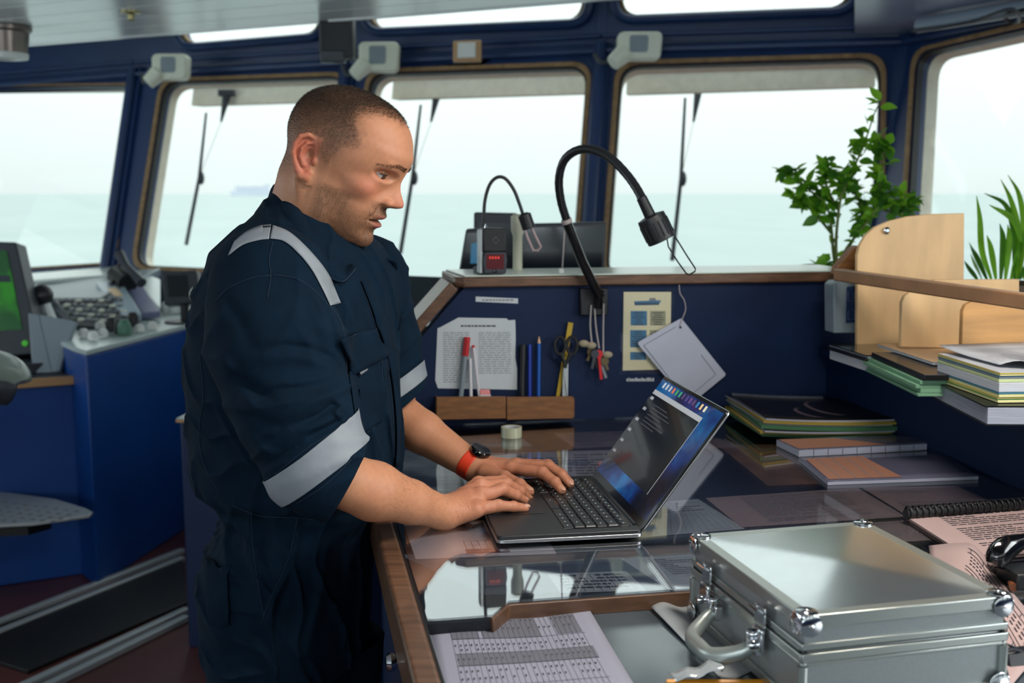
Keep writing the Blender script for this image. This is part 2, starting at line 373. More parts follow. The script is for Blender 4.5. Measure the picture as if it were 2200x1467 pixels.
# ceiling lining boards: long pale planks with seams
def clip_front(x):   # y of the wall at x
    for i in range(5):
        a, b = WP[i], WP[i + 1]
        if a.x <= x <= b.x: return a.y + (b.y - a.y) * (x - a.x) / (b.x - a.x)
    return 2.0
for k in range(40):       # long lining boards, laid parallel to the front edge
    w0, w1 = 0.004 + k * 0.2, 0.196 + k * 0.2
    a_ = e0 + ed * -0.3 + en * w0; b_ = e1 + en * w0; c_ = e1 + en * w1; d_ = e0 + ed * -0.3 + en * w1
    if min(c_.y, d_.y) < -2.5: break
    mb = MB(); mb.prism([Vector((p.x, p.y, ZC)) for p in (a_, b_, c_, d_)], (0, 0, 0.03)); mb.build('ceiling_plank', 'ceiling_panel', ceil)
mat('soffit_paint', srgb(150, 168, 200), 0.3, spec=0.7)
q_ = [PZ(x, y, 2.21) for x, y in ((1836, 92), (1836, -120), (2600, -120), (2600, 20), (2200, 62), (1985, 96))]
mb = MB(); mb.prism(q_, (0, 0, 0.03)); mb.add([q_[0] + Vector((0, 0, 0.03)), q_[1] + Vector((0, 0, 0.03)), q_[1] + Vector((0, 0, 0.8)), q_[0] + Vector((0, 0, 0.8))], [(0, 1, 2, 3)]); structure(mb.build('soffit', 'soffit_paint', smooth=0))
# aft wall and port wall with their own windows (behind and beside the camera)
def backwall(name, a, b, nwin):
    a, b = Vector(a), Vector(b); L = (b - a).length; s = (b - a).normalized(); M = frame_M(a, s, (0, 0, 1)); g = L / nwin
    hs = [roundpoly([(k * g + 0.12, 1.05), ((k + 1) * g - 0.12, 1.05), ((k + 1) * g - 0.12, 2.15), (k * g + 0.12, 2.15)], 0.1) for k in range(nwin)]
    structure(plate(name, [(0, 0), (L, 0), (L, 3.0), (0, 3.0)], hs, 0.06, M, 'navy_paint'))
backwall('wall_back', (2.9, -2.6, 0), (-4.9, -2.6, 0), 6)
backwall('wall_left', (-4.9, -2.6, 0), (-4.9, 8.1, 0), 8)
backwall('wall_starboard', (2.9, -2.6, 0), (2.72, 2.05, 0), 4)

# ================================================================ CHART TABLE
PHI = R(11.0); U = Vector((math.cos(PHI), math.sin(PHI), 0)); V = Vector((-math.sin(PHI), math.cos(PHI), 0)); Z = Vector((0, 0, 1)); AX = (U, V, Z)
T0 = Vector((-0.183, 1.755, 0)); ZT = 0.95; ZL = 0.926; VB = 0.845; UR = 1.165
def TF(u, v, z): return T0 + U * u + V * v + Z * z
def tbox(mb, u0, u1, v0, v1, z0, z1): return mb.hexa([TF(u0, v0, z0), TF(u1, v0, z0), TF(u1, v1, z0), TF(u0, v1, z0), TF(u0, v0, z1), TF(u1, v0, z1), TF(u1, v1, z1), TF(u0, v1, z1)])
TB = thing('chart_table', 'long chart table under clear perspex with brown wooden edging', 'table', TF(0.5, 0.2, 0))
mb = MB(); tbox(mb, 0.03, UR, -0.97, VB, 0.0, 0.895); mb.build('cabinet', 'cabinet_blue', TB, bevel=0.004)
mb = MB(); tbox(mb, 0.0, UR, -1.0, VB, 0.895, ZL); mb.build('lower_worktop', 'table_grey', TB)
VS = -0.325
mb = MB(); mb.prism([TF(u, v, ZL) for u, v in [(0.0, VS - 0.045), (0.085, VS - 0.045), (0.115, VS), (UR, VS), (UR, VB), (0.0, VB)]], (0, 0, ZT - 0.006 - ZL)); mb.build('chart_board', 'table_black', TB)
mb = MB(); mb.prism([TF(u, v, ZL) for u, v in [(0.088, VS - 0.052), (0.119, VS - 0.007), (UR, VS - 0.007), (UR, VS), (0.115, VS), (0.085, VS - 0.045)]], (0, 0, ZT - 0.002 - ZL)); mb.build('board_edging', 'wood_rail', TB, bevel=0.001)
mb = MB(); mb.prism([TF(u, v, ZT) for u, v in [(0.002, VS - 0.05), (0.087, VS - 0.05), (0.118, VS - 0.004), (UR, VS - 0.004), (UR, VB), (0.002, VB)]], (0, 0, 0.003)); mb.build('perspex_sheet', 'perspex', TB)
mb = MB(); tbox(mb, -0.036, -0.004, -1.0, 0.45, 0.885, ZT + 0.004); mb.build('side_rail', 'wood_rail', TB, bevel=0.006, seg=3)
mb = MB(); tbox(mb, -0.004, 0.0, -1.0, VB, 0.89, ZT - 0.001); mb.build('rail_gap', 'seal_black', TB)
mb = MB(); tbox(mb, -0.0, 0.006, -1.0, VS - 0.05, ZL, ZL + 0.006); mb.build('inner_fillet', 'grey_plastic', TB)
for k, (v0, v1) in enumerate([(-0.98, -0.5), (-0.49, 0.0)]):
    for z0, z1 in ((0.06, 0.45), (0.47, 0.87)):
        mb = MB(); tbox(mb, 0.012, 0.03, v0, v1, z0, z1); d = mb.build('drawer', 'cabinet_blue', TB, bevel=0.003)
        if k == 0 and z0 > 0.4:
            h = PZ(852, 1421, 0.875)
            mb = MB(); mb.lathe([(0.005, -0.035), (0.005, 0.0), (0.011, 0.002), (0.013, 0.008), (0.010, 0.014), (0.0001, 0.016)], h, -U, 20); mb.build('knob', 'chrome', d)

# ---- papers and their print
mat('board_grey', srgb(96, 106, 118), 0.6, noise=0.05)
def bil(q, s, t): return (q[0] * (1 - s) + q[1] * s) * (1 - t) + (q[3] * (1 - s) + q[2] * s) * t
def textprint(q, lift, rows=14, box=(0.08, 0.08, 0.92, 0.92), fill=0.85, th=0.45, seed=0, cols=1, words=True):
    rg = random.Random(seed); mb = MB(); x0, y0, x1, y1 = box; up = Z * lift
    for c in range(cols):
        cx0 = x0 + (x1 - x0) * c / cols; cx1 = x0 + (x1 - x0) * (c + 0.92) / cols
        for r in range(rows):
            ya = y0 + (y1 - y0) * r / rows; yb = ya + (y1 - y0) / rows * th; s = cx0
            if rg.random() > fill + 0.1: continue
            end = cx0 + (cx1 - cx0) * (1.0 if rg.random() < 0.7 else rg.uniform(0.3, 0.9))
            while s < end:
                wl = rg.uniform(0.03, 0.1) if words else 1.0
                e = min(s + wl, end); mb.add([bil(q, s, ya) + up, bil(q, e, ya) + up, bil(q, e, yb) + up, bil(q, s, yb) + up], [(0, 1, 2, 3)]); s = e + 0.012
    return mb
def gridprint(q, lift, nx, ny, box=(0.05, 0.05, 0.95, 0.95), w=0.004):
    mb = MB(); x0, y0, x1, y1 = box; up = Z * lift
    for i in range(nx + 1):
        s = x0 + (x1 - x0) * i / nx; mb.add([bil(q, s, y0) + up, bil(q, s + w, y0) + up, bil(q, s + w, y1) + up, bil(q, s, y1) + up], [(0, 1, 2, 3)])
    for j in range(ny + 1):
        t = y0 + (y1 - y0) * j / ny; mb.add([bil(q, x0, t) + up, bil(q, x1, t) + up, bil(q, x1, t + w) + up, bil(q, x0, t + w) + up], [(0, 1, 2, 3)])
    return mb
SHEET = [0]
def sheet(px, z, m, label, prints, group='papers pressed under the perspex', name='paper_sheet', cat='paper', thick=0.0003):
    q = [PZ(x, y, z) for x, y in px]; SHEET[0] += 1
    o = thing(name, label, cat, sum(q, Vector()) / 4, group)
    mb = MB(); mb.prism(q, (0, 0, thick)); mb.build('sheet', m, o, smooth=0)
    for k, (im, fn) in enumerate(prints):
        mb = fn([p + Z * thick for p in q], 0.0003, SHEET[0] * 10 + k); mb.build('print', im, o, smooth=0)
    return o
zp = ZT - 0.0055
T = lambda **k: (lambda q, l, s: textprint(q, l, seed=s, **k))
G = lambda *a, **k: (lambda q, l, s: gridprint(q, l, *a, **k))
def block(box):
    x0, y0, x1, y1 = box
    return lambda q, l, s: MB().add([bil(q, x0, y0) + Z * l, bil(q, x1, y0) + Z * l, bil(q, x1, y1) + Z * l, bil(q, x0, y1) + Z * l], [(0, 1, 2, 3)])
sheet([(868, 1128), (1150, 1112), (1196, 1190), (893, 1201)], zp, 'paper', 'blank pinkish sheet with a small maroon calendar, under the near left corner of the laptop',
      [('ink', G(5, 2, box=(0.38, 0.58, 0.64, 0.80), w=0.005)), ('ink_maroon', block((0.37, 0.80, 0.68, 0.92))), ('ink_light', T(rows=1, box=(0.54, 0.45, 0.6, 0.5)))])
sheet([(858, 1192), (1484, 1170), (1484, 1262), (1040, 1278)], zp - 0.0004, 'board_grey', 'broad plain grey sheet added along the front of the perspex, toned partly for reflected haze', [])  # added sheet; haze in the reflection is partly put into its grey
sheet([(1176, 1233), (1345, 1227), (1388, 1268), (1204, 1274)], zp, 'paper_grey', 'small ruled table card near the front edge of the perspex', [('ink', G(8, 1, box=(0.1, 0.1, 0.9, 0.95), w=0.006)), ('ink', T(rows=5, cols=7, box=(0.12, 0.12, 0.9, 0.9)))])
sheet([(1333, 1200), (1490, 1190), (1560, 1262), (1438, 1268)], zp, 'paper_grey', 'pale sheet with a fold mark left of the metal case', [('ink_light', T(rows=9, box=(0.4, 0.1, 0.95, 0.6)))])
sheet([(982, 938), (1112, 935), (1145, 958), (958, 963)], zp, 'paper_grey', 'short pale slip under the tape roll', [('ink_light', T(rows=5))])
sheet([(1188, 930), (1420, 924), (1500, 950), (1236, 963)], zp, 'paper_pink', 'faded pinkish sheet behind the laptop screen', [('ink_light', T(rows=12, cols=2))])
sheet([(858, 968), (948, 966), (1030, 1052), (870, 1056)], zp + 0.0006, 'paper_map', 'green and white map sheet between the two forearms', [('ink_light', T(rows=18, box=(0.1, 0.45, 0.9, 0.95), th=0.3)), ('ink', T(rows=6, box=(0.05, 0.05, 0.5, 0.35), th=0.2))])
sheet([(1000, 975), (1345, 966), (1335, 1042), (1052, 1046)], zp, 'paper', 'long text sheet beyond the typing hands', [('ink_light', T(rows=10, cols=3, box=(0.1, 0.12, 0.95, 0.9), th=0.4)), ('ink_blue', T(rows=3, box=(0.4, 0.3, 0.8, 0.45)))])
sheet([(1545, 958), (1662, 954), (1790, 1038), (1650, 1044)], zp, 'paper_brown', 'brownish picture sheet right of the laptop screen', [])
sheet([(1400, 948), (1544, 942), (1600, 960), (1440, 968)], zp, 'paper_pink', 'plain pinkish sheet behind the laptop screen edge', [])
sheet([(1516, 1070), (1842, 1048), (1946, 1110), (1592, 1133)], zp, 'paper_pink', 'wide pinkish notice with slanting lines of small print', [('ink_light', T(rows=26, box=(0.2, 0.08, 0.9, 0.92), th=0.4))])
sheet([(1850, 1047), (2054, 1044), (2190, 1103), (1954, 1111)], zp, 'paper_pink', 'sparsely printed pinkish notice at the front of the flat booklet', [('ink_light', T(rows=9, fill=0.4, box=(0.1, 0.1, 0.9, 0.9), th=0.25))])
sheet([(1420, 1078), (1500, 1072), (1600, 1136), (1400, 1152)], zp, 'paper_grey', 'grey bar chart sheet against the right hinge of the laptop', [('ink_light', G(11, 1, box=(0.05, 0.1, 0.95, 0.95))), ('ink_light', T(rows=4, box=(0.1, 0.15, 0.9, 0.4)))])
sheet([(1610, 1140), (1940, 1118), (2010, 1160), (1660, 1180)], zp, 'paper_pink', 'dim pinkish sheet partly under the metal case', [('ink_light', T(rows=12, box=(0.3, 0.1, 0.9, 0.9), th=0.35))])

# ================================================================ PARTITION BEHIND THE TABLE
PT = thing('partition', 'navy blue partition behind the chart table with brown wooden top rail and sloping end', 'partition', TF(0.6, VB + 0.02, 0))
ZR = 1.303
pl0, pl1, pl2 = [PP(x, y, TF(0, VB, 0), V) for x, y in [(1000, 612), (872, 762), (850, 905)]]
mb = MB(); mb.prism([TF(-0.02, VB, 0.0), TF(1.3, VB, 0.0), TF(1.3, VB, ZR - 0.02), Vector((pl0.x, pl0.y, ZR - 0.02)), pl1 + (pl1 - pl0) * 0.5, TF((pl1 - T0).dot(U) - 0.12, VB, 0.95), TF((pl1 - T0).dot(U) - 0.12, VB, 0)], V * 0.04); mb.build('panel', 'navy_panel', PT)
# top rail with a broad shelf behind it
ul = (PP(975, 600, TF(0, VB, 0), V) - T0).dot(U)
mb = MB(); mb.prism([TF(u, v, ZR - 0.022) for u, v in [(ul + 0.02, VB - 0.018), (1.24, VB - 0.018), (1.24, VB + 0.22), (ul, VB + 0.22), (ul, VB)]], (0, 0, 0.024)); mb.build('top_rail', 'wood_rail', PT, bevel=0.004)
mb = MB(); mb.prism([TF(u, v, ZR + 0.0025) for u, v in [(ul + 0.025, VB - 0.008), (1.24, VB - 0.008), (1.24, VB + 0.215), (ul + 0.01, VB + 0.215)]], (0, 0, 0.003)); mat('shelf_sky_sheen', srgb(200, 215, 205), 0.22, spec=0.8); mb.build('shelf_top', 'shelf_sky_sheen', PT)  # pale top sheet carries the sky's reflection in its colour
a0, a1 = pl0 + U * -0.03, pl1 + U * -0.035; d = (a1 - a0); nn = Vector((0, 0, 0)) + V * -1
a1 = a1 + d * 0.5
mb = MB(); cr = d.normalized().cross(V); mb.hexa([p + V * v_ + cr * w_ for p in (a0, a1) for v_, w_ in ((-0.018, -0.012), (0.14, -0.012), (0.14, 0.014), (-0.018, 0.014))]); mb.build('sloping_rail', 'wood_rail', PT, bevel=0.003)
# right hand partition, the shelf stands on it
mb = MB(); tbox(mb, UR, UR + 0.03, -0.9, VB, 0.0, 1.095); o = mb.build('side_partition', 'navy_panel', None); tag(o, 'dark navy side panel at the right end of the chart table, below the plywood shelf', 'partition')
# ================================================================ THE MAN
def smin(a, b, k):
    h = np.clip(0.5 + 0.5 * (b - a) / k, 0, 1); return b * (1 - h) + a * h - k * h * (1 - h)
def smax(a, b, k): return -smin(-a, -b, k)
def cap(P, a, b, ra, rb):
    a = np.array(a, float); b = np.array(b, float); ab = b - a; t = np.clip(((P - a) @ ab) / max(ab @ ab, 1e-12), 0, 1)
    return np.linalg.norm(P - a - t[:, None] * ab, axis=1) - (ra + (rb - ra) * t)
def chain(P, pts, rs, k=0.0):
    d = None
    for i in range(len(pts) - 1):
        c = cap(P, pts[i], pts[i + 1], rs[i], rs[i + 1]); d = c if d is None else (smin(d, c, k) if k else np.minimum(d, c))
    return d
def ellip(P, c, r):
    q = (P - np.array(c, float)) / np.array(r, float); n = np.linalg.norm(q, axis=1); k1 = np.linalg.norm(q / np.array(r, float), axis=1); return n * (n - 1) / np.maximum(k1, 1e-9)
def nets(fn, lo, hi, h, band=1.6):
    """surface nets: the zero surface of fn inside a box, evaluated finely only near the surface"""
    lo = np.array(lo, float); hi = np.array(hi, float); C = 4; nc = np.ceil((hi - lo) / (h * C)).astype(int) + 1; n = nc * C + 1
    g = np.stack(np.meshgrid(*[np.arange(k) for k in nc], indexing='ij'), -1).reshape(-1, 3)
    fc = fn(lo + (g + 0.5) * h * C); near = np.abs(fc) < h * C * 0.87 * band
    F = np.repeat(np.repeat(np.repeat(np.pad(fc.reshape(nc), ((0, 1),) * 3, mode='edge'), C, 0), C, 1), C, 2)[:n[0], :n[1], :n[2]].astype(np.float32)
    M = np.zeros(n, bool)
    for c in g[near]: M[c[0] * C:c[0] * C + C + 1, c[1] * C:c[1] * C + C + 1, c[2] * C:c[2] * C + C + 1] = True
    idx = np.argwhere(M)
    for s in range(0, len(idx), 400000):
        i = idx[s:s + 400000]; F[i[:, 0], i[:, 1], i[:, 2]] = fn(lo + i * h)
    S = F < 0
    cs = np.zeros(np.array(F.shape) - 1, np.int8)
    offs = [(a, b, c) for a in (0, 1) for b in (0, 1) for c in (0, 1)]
    for a, b, c in offs: cs += S[a:F.shape[0] - 1 + a, b:F.shape[1] - 1 + b, c:F.shape[2] - 1 + c]
    cells = np.argwhere((cs > 0) & (cs < 8)); vid = -np.ones(cs.shape, np.int64); vid[tuple(cells.T)] = np.arange(len(cells))
    V = np.stack([F[cells[:, 0] + a, cells[:, 1] + b, cells[:, 2] + c] for a, b, c in offs], 1)
    acc = np.zeros((len(cells), 3)); cnt = np.zeros(len(cells))
    for i in range(8):
        for j in range(i + 1, 8):
            oi, oj = np.array(offs[i]), np.array(offs[j])
            if abs(oi - oj).sum() != 1: continue
            m = (V[:, i] < 0) != (V[:, j] < 0); t = V[m, i] / (V[m, i] - V[m, j])
            acc[m] += oi + t[:, None] * (oj - oi); cnt[m] += 1
    verts = lo + (cells + acc / cnt[:, None]) * h
    quads = []
    for ax in range(3):
        sl = [slice(None)] * 3; sl[ax] = slice(0, -1); sr = [slice(None)] * 3; sr[ax] = slice(1, None)
        A, B = S[tuple(sl)], S[tuple(sr)]; e = np.argwhere(A != B); u, v = [(1, 2), (2, 0), (0, 1)][ax]
        ok = (e[:, u] > 0) & (e[:, v] > 0) & (e[:, u] < cs.shape[u]) & (e[:, v] < cs.shape[v]); e = e[ok]
        du = np.zeros(3, int); du[u] = 1; dv = np.zeros(3, int); dv[v] = 1
        q = np.stack([vid[tuple((e - du - dv).T)], vid[tuple((e - dv).T)], vid[tuple(e.T)], vid[tuple((e - du).T)]], 1)
        fl = ~A[tuple(e.T)]; q[fl] = q[fl][:, ::-1]; quads.append(q[(q >= 0).all(1)])
    return verts, np.concatenate(quads)
def npmesh(name, verts, faces):
    me = bpy.data.meshes.new(name); nf = len(faces); k = faces.shape[1]
    me.vertices.add(len(verts)); me.vertices.foreach_set('co', np.asarray(verts, np.float32).ravel())
    me.loops.add(nf * k); me.loops.foreach_set('vertex_index', np.asarray(faces, np.int32).ravel())
    me.polygons.add(nf); me.polygons.foreach_set('loop_start', np.arange(0, nf * k, k, dtype=np.int32))
    me.update(calc_edges=True); me.validate(); return me
def npobj(name, verts, faces, m, parent=None, tint=None):
    c = Vector(((verts.min(0) + verts.max(0)) / 2).tolist()); me = npmesh(name, verts - np.array(c), faces)
    if tint is not None:
        a = me.color_attributes.new('tint', 'FLOAT_COLOR', 'POINT'); a.data.foreach_set('color', np.c_[tint, np.ones(len(tint))].astype(np.float32).ravel())
    return finish(me, name, m, c, parent, smooth=180, weld=False)
def wavy(P, seed, n=5, wl=0.1):
    r = np.random.RandomState(seed); s = 0
    for i in range(n):
        k = r.normal(size=3); k *= 2 * math.pi / (np.linalg.norm(k) * wl * r.uniform(0.6, 1.5)); s = s + np.sin(P @ k + r.uniform(0, 6.28))
    return s / n
A3 = lambda v: np.array(tuple(v), float)
def Q(px, py, Y): return A3(PY(px, py, Y))

# ---- head: local frame in photograph pixels, x forward, y to his left, z up
HY = 1.88; HO = Q(735, 345, HY); HK = HY / 1.0127 / FPX
TH = R(23.0); PSI = R(-10); fw = np.array([math.cos(PSI), math.sin(PSI), 0])
EX = math.cos(TH) * fw + np.array([0, 0, -math.sin(TH)]); EZ = math.sin(TH) * fw + np.array([0, 0, math.cos(TH)]); EY = np.cross(EZ, EX)
def HL(P): d = (P - HO) / HK; return np.stack([d @ EX / 1.03, d @ EY, d @ EZ], 1)
def HW(x, y, z): return HO + HK * (EX * x * 1.03 + EY * y + EZ * z)
def table(keys, vals):
    zz = np.arange(-200, 220, 1.0); v = np.interp(zz, keys, vals); k = np.exp(-(np.arange(-9, 10) / 4.5) ** 2); k /= k.sum()
    return zz, np.convolve(np.pad(v, 9, mode='edge'), k, 'valid')
tF = table([-160, -148, -132, -113, -98, -87, -72, -53, -34, -15, 7, 29, 45, 60], [84, 106, 117, 114, 120, 121, 125, 121, 116, 113, 112, 121, 130, 131])
tB = table([-160, -150, -132, -113, -90, -60, -34, 60], [35, 22, 0, -22, -38, -50, -60, -60])
tW = table([-162, -150, -132, -113, -87, -60, -34, -15, 7, 29, 60], [14, 34, 50, 62, 71, 77, 82, 86, 87, 88, 88])
tN = table([-57, -53, -47, -42, -34, -15, 7, 22, 32, 42], [0, 5, 30, 40, 42, 30, 18, 9, 4, 0])
tS = table([-50, -34, -15, 7, 29], [24, 20, 15, 12, 16])
it = lambda t, z: np.interp(z, t[0], t[1])
EAR = [(-29, -2), (-31, 16), (-40, 29), (-54, 31), (-66, 22), (-71, 4), (-69, -14), (-61, -30), (-51, -44), (-42, -53), (-33, -52), (-29, -42)]
def head_sdf(L):
    x, y, z = L[:, 0].copy(), L[:, 1], L[:, 2]; ay = np.abs(y)
    # warps of the face surface: nose, lips, wrinkles
    wx = it(tN, z) * np.exp(-(ay / it(tS, z)) ** 2.4)
    wx += 6.5 * np.exp(-((z + 76) / 6.5) ** 2) * np.exp(-(ay / 29) ** 4) + 8 * np.exp(-((z + 97.5) / 6.5) ** 2) * np.exp(-(ay / 25) ** 4)
    mz = z + 87 + ay * 0.06
    wx -= 9 * np.exp(-(mz / 2.6) ** 2) * np.exp(-(ay / 35) ** 6)
    wx -= 2.5 * np.exp(-(y / 5) ** 2) * np.exp(-((z + 64) / 7) ** 2)
    wx -= 1.5 * (np.exp(-((z - 84 - y * 0.03) / 1.8) ** 2) + np.exp(-((z - 94) / 1.8) ** 2) + np.exp(-((z - 74 + ay * .05) / 1.8) ** 2)) * np.exp(-(ay / 55) ** 4)
    nl = (ay - (26 + (-48 - z) * 0.32)); wx -= 3.2 * np.exp(-(nl / 3.5) ** 2) * np.clip((-38 - z) / 10, 0, 1) * np.clip((z + 92) / 12, 0, 1)
    xf = x - np.where(x > 40, wx, 0)
    zc = np.clip(z, -160, 60); F, B, W = it(tF, zc), it(tB, zc), it(tW, zc); xm = np.where(zc > -60, 8, 8 + (-60 - zc) * 0.45); xm = np.minimum(xm, F - 20); xm = np.maximum(xm, B + 8)
    a = np.where(xf > xm, F - xm, xm - B); n = np.where(xf > xm, 2.25 - 0.27 * np.exp(-((zc - 8) / 24) ** 2), 2.0)
    q = ((np.abs(xf - xm) / a) ** n + (ay / W) ** n) ** (1 / n)
    face = (q - 1) * np.minimum(a, W) * 0.9
    face = smax(face, z - 62, 14); face = smax(face, -(z + 158), 14)
    u = np.stack([x / np.where(x > 0, 135, 131), y / 99, (z - 44) / np.where(z > 44, 110, 96)], 1)
    cr = ((np.abs(u) ** 2.2).sum(1)) ** (1 / 2.2); cran = (cr - 1) * 98
    d = smin(cran, face, 16)
    M = np.stack([x, ay, z], 1)
    d = smin(d, ellip(M, (105, 30, 37), (17, 28, 8)), 12)            # brow
    d = smin(d, ellip(M, (70, 58, -26), (24, 17, 15)), 24)           # cheekbone
    d = smin(d, ellip(M, (100, 0, -136), (19, 24, 16)), 14)          # chin
    d = smin(d, ellip(M, (8, 58, -108), (20, 9, 20)), 25)            # jaw angle
    d = smin(d, ellip(M, (127, 19, -42), (13, 8.5, 9)), 5)           # nostril wing
    d = smax(d, -ellip(M, (124, 43, 11), (20, 24, 12)), 8)            # eye socket
    d = smax(d, -ellip(M, (113, 62, 12), (21, 27, 10.5)), 9)
    d = smax(d, -ellip(M, (136, 10, -54), (8, 4.5, 7)), 3)           # nostril
    # lids
    E = M - np.array([91, 36, 12.0]); r0_ = np.linalg.norm(E, axis=1); r = r0_ - 18.4; d = smax(d, -(r0_ - 17.6), 1.5); r = np.maximum(r, 16.6 - r0_)
    a1, a2 = R(1), R(-38)
    wedge = np.maximum(-math.sin(a1) * E[:, 0] + math.cos(a1) * E[:, 2], math.sin(a2) * E[:, 0] - math.cos(a2) * E[:, 2])
    wedge = np.maximum(wedge, np.abs(E[:, 1] - 3) - 15.5)
    d = smin(d, smax(r, -wedge, 1.0), 2.0)
    # ear
    pts = [(px_, 86 + (-px_ - 25) * 0.36, pz_) for px_, pz_ in EAR]
    m = (x < 60) & (ay > 40)
    if m.any():
        P = M[m]; e = chain(P, pts, [4.0, 4.6, 5, 5.2, 5.2, 5, 5, 5, 6, 7.5, 7, 4], 2)
        pl = np.stack([P[:, 0] + 49, (P[:, 1] - (86 + (-P[:, 0] - 25) * 0.30 - 3)), P[:, 2] + 10], 1)
        cr_, sr_ = math.cos(R(-14)), math.sin(R(-14)); plx = pl[:, 0] * cr_ - pl[:, 2] * sr_; plz = pl[:, 0] * sr_ + pl[:, 2] * cr_
        plate_ = ellip(np.stack([plx, pl[:, 1], plz], 1), (0, 0, 0), (21, 4, 41))
        e = smin(e, plate_, 3)
        ah = [(-38, 0, 20), (-50, 0, 14), (-56, 0, 0), (-54, 0, -16), (-44, 0, -30)]
        e = smin(e, chain(P, [(a_, 87 + (-a_ - 25) * 0.36, c_) for a_, b_, c_ in ah], [3, 3.6, 4, 4, 4.5], 2), 4)
        e = smin(e, ellip(P, (-26, 88, -14), (5, 6, 8)), 3)
        e = smax(e, -ellip(P, (-39, 96, -6), (9.5, 13, 13)), 3)
        d2 = d[m]; d[m] = smin(d2, e, 4)
    return d
neck_a, neck_b = Q(690, 385, 1.89), Q(660, 570, 1.915)
def skin_upper(P):
    d = head_sdf(HL(P)) * HK
    nk = cap(P, neck_a, neck_b, 0.060, 0.066)
    nk = smin(nk, cap(P, Q(664, 392, 1.90), Q(648, 470, 1.92), 0.050, 0.058), 0.03)
    d = smin(d, nk, 0.030)
    return d
# ---- arms and hands
ELB, WRI = Q(704, 1020, 1.64), Q(952, 1101, 1.795)
handR = dict(pinky=([(1026, 1094, 1.80), (1070, 1086, 1.815), (1103, 1088, 1.825), (1128, 1091, 1.835)], [.0115, .0093, .0085, .0072]),
             ring=([(1032, 1066, 1.825), (1080, 1051, 1.85), (1108, 1064, 1.868), (1126, 1075, 1.882)], [.0125, .0102, .0092, .0078]),
             middle=([(1032, 1047, 1.85), (1088, 1040, 1.885), (1117, 1056, 1.90), (1134, 1070, 1.915)], [.013, .0105, .0095, .0078]),
             index=([(1028, 1040, 1.875), (1080, 1034, 1.905), (1104, 1048, 1.925), (1118, 1060, 1.94)], [.013, .0103, .0092, .0076]),
             thumb=([(972, 1098, 1.835), (1004, 1090, 1.87), (1040, 1080, 1.90), (1062, 1074, 1.925)], [.016, .0125, .011, .009]))
ELB2, WRI2 = Q(835, 880, 2.13), Q(1020, 1004, 2.045)
handL = dict(index=([(1100, 1007, 2.02), (1166, 1015, 1.985), (1193, 1036, 1.96), (1207, 1053, 1.942)], [.0125, .0103, .0092, .0078]),
             middle=([(1110, 1001, 2.045), (1180, 1003, 2.02), (1208, 1022, 1.995), (1224, 1040, 1.98)], [.013, .0105, .0095, .0078]),
             ring=([(1110, 999, 2.07), (1177, 999, 2.055), (1206, 1018, 2.03), (1224, 1036, 2.012)], [.0125, .010, .009, .0076]),
             pinky=([(1104, 1000, 2.092), (1156, 998, 2.09), (1184, 1010, 2.075), (1204, 1024, 2.06)], [.0115, .009, .0082, .007]),
             thumb=([(1044, 1016, 2.015), (1084, 1027, 1.98), (1116, 1042, 1.955), (1137, 1056, 1.938)], [.017, .0128, .0112, .0092]))
def hand_sdf(P, wr, H, wrad):
    d = cap(P, wr, wr + 1e-4, wrad, wrad); J = {k: [Q(*p) for p in v[0]] for k, v in H.items()}
    for k in ('pinky', 'ring', 'middle', 'index'):
        d = smin(d, cap(P, wr * 0.75 + J[k][0] * 0.25, J[k][0] * 0.96 + wr * 0.04, 0.0155, 0.0125), 0.014)
    d = smin(d, cap(P, wr * 0.7 + J['pinky'][0] * 0.3 + [0, 0, -0.006], wr * 0.2 + J['pinky'][0] * 0.8 + [0, 0, -0.006], 0.017, 0.012), 0.012)
    d = smin(d, cap(P, wr * 0.7 + J['index'][0] * 0.3 + [0, 0, -0.006], J['thumb'][0], 0.015, 0.014), 0.014)
    for k in ('pinky', 'ring', 'middle', 'index', 'thumb'):
        j = J[k]; f = chain(P, j, H[k][1], 0.003)
        for i in (1, 2): f = smin(f, cap(P, j[i] + [0, 0, 0.0008], j[i] + [0, 0, 0.0009], H[k][1][i] * 1.04, H[k][1][i] * 1.04), 0.003)
        d = smin(d, f, 0.006)
        if k != 'thumb': d = smin(d, cap(P, j[0] + [0, 0, 0.002], j[0] + [0, 0, 0.0021], 0.012, 0.012), 0.006)
        dr = (j[3] - j[2]) / np.linalg.norm(j[3] - j[2]); upn = np.array([0.12, -0.35, 0.93]); upn = upn - dr * (upn @ dr); upn /= np.linalg.norm(upn)   # nail bed
        d = smax(d, -(ellip(P, j[3] + upn * H[k][1][3] * 1.1 + dr * 0.0015, (0.0065, 0.0055, 0.0022))), 0.001)
    return d
def skin_arm_near(P):
    d = chain(P, [ELB, ELB * .62 + WRI * .38 + [0, 0, -0.002], ELB * .3 + WRI * .7, WRI], [0.042, 0.0455, 0.0345, 0.0265], 0.01)
    d = smin(d, hand_sdf(P, WRI, handR, 0.026), 0.012)
    L = np.linalg.norm(P - WRI, axis=1); ax = (WRI - ELB) / np.linalg.norm(WRI - ELB); s = (P - WRI) @ ax
    d += 0.0007 * np.exp(-((s - 0.006) / 0.013) ** 2) * np.sin((s + 0.2 * (P[:, 2] - WRI[2])) * 1700)           # wrist creases
    d += 0.0012 * wavy(P, 5, 5, 0.03) * np.exp(-((s - 0.04) / 0.03) ** 2)                                        # tendons and veins
    d += 0.0010 * np.sin((P[:, 1] - 0.2 * P[:, 0]) * 300) * np.exp(-((s - 0.055) / 0.03) ** 2)
    return d
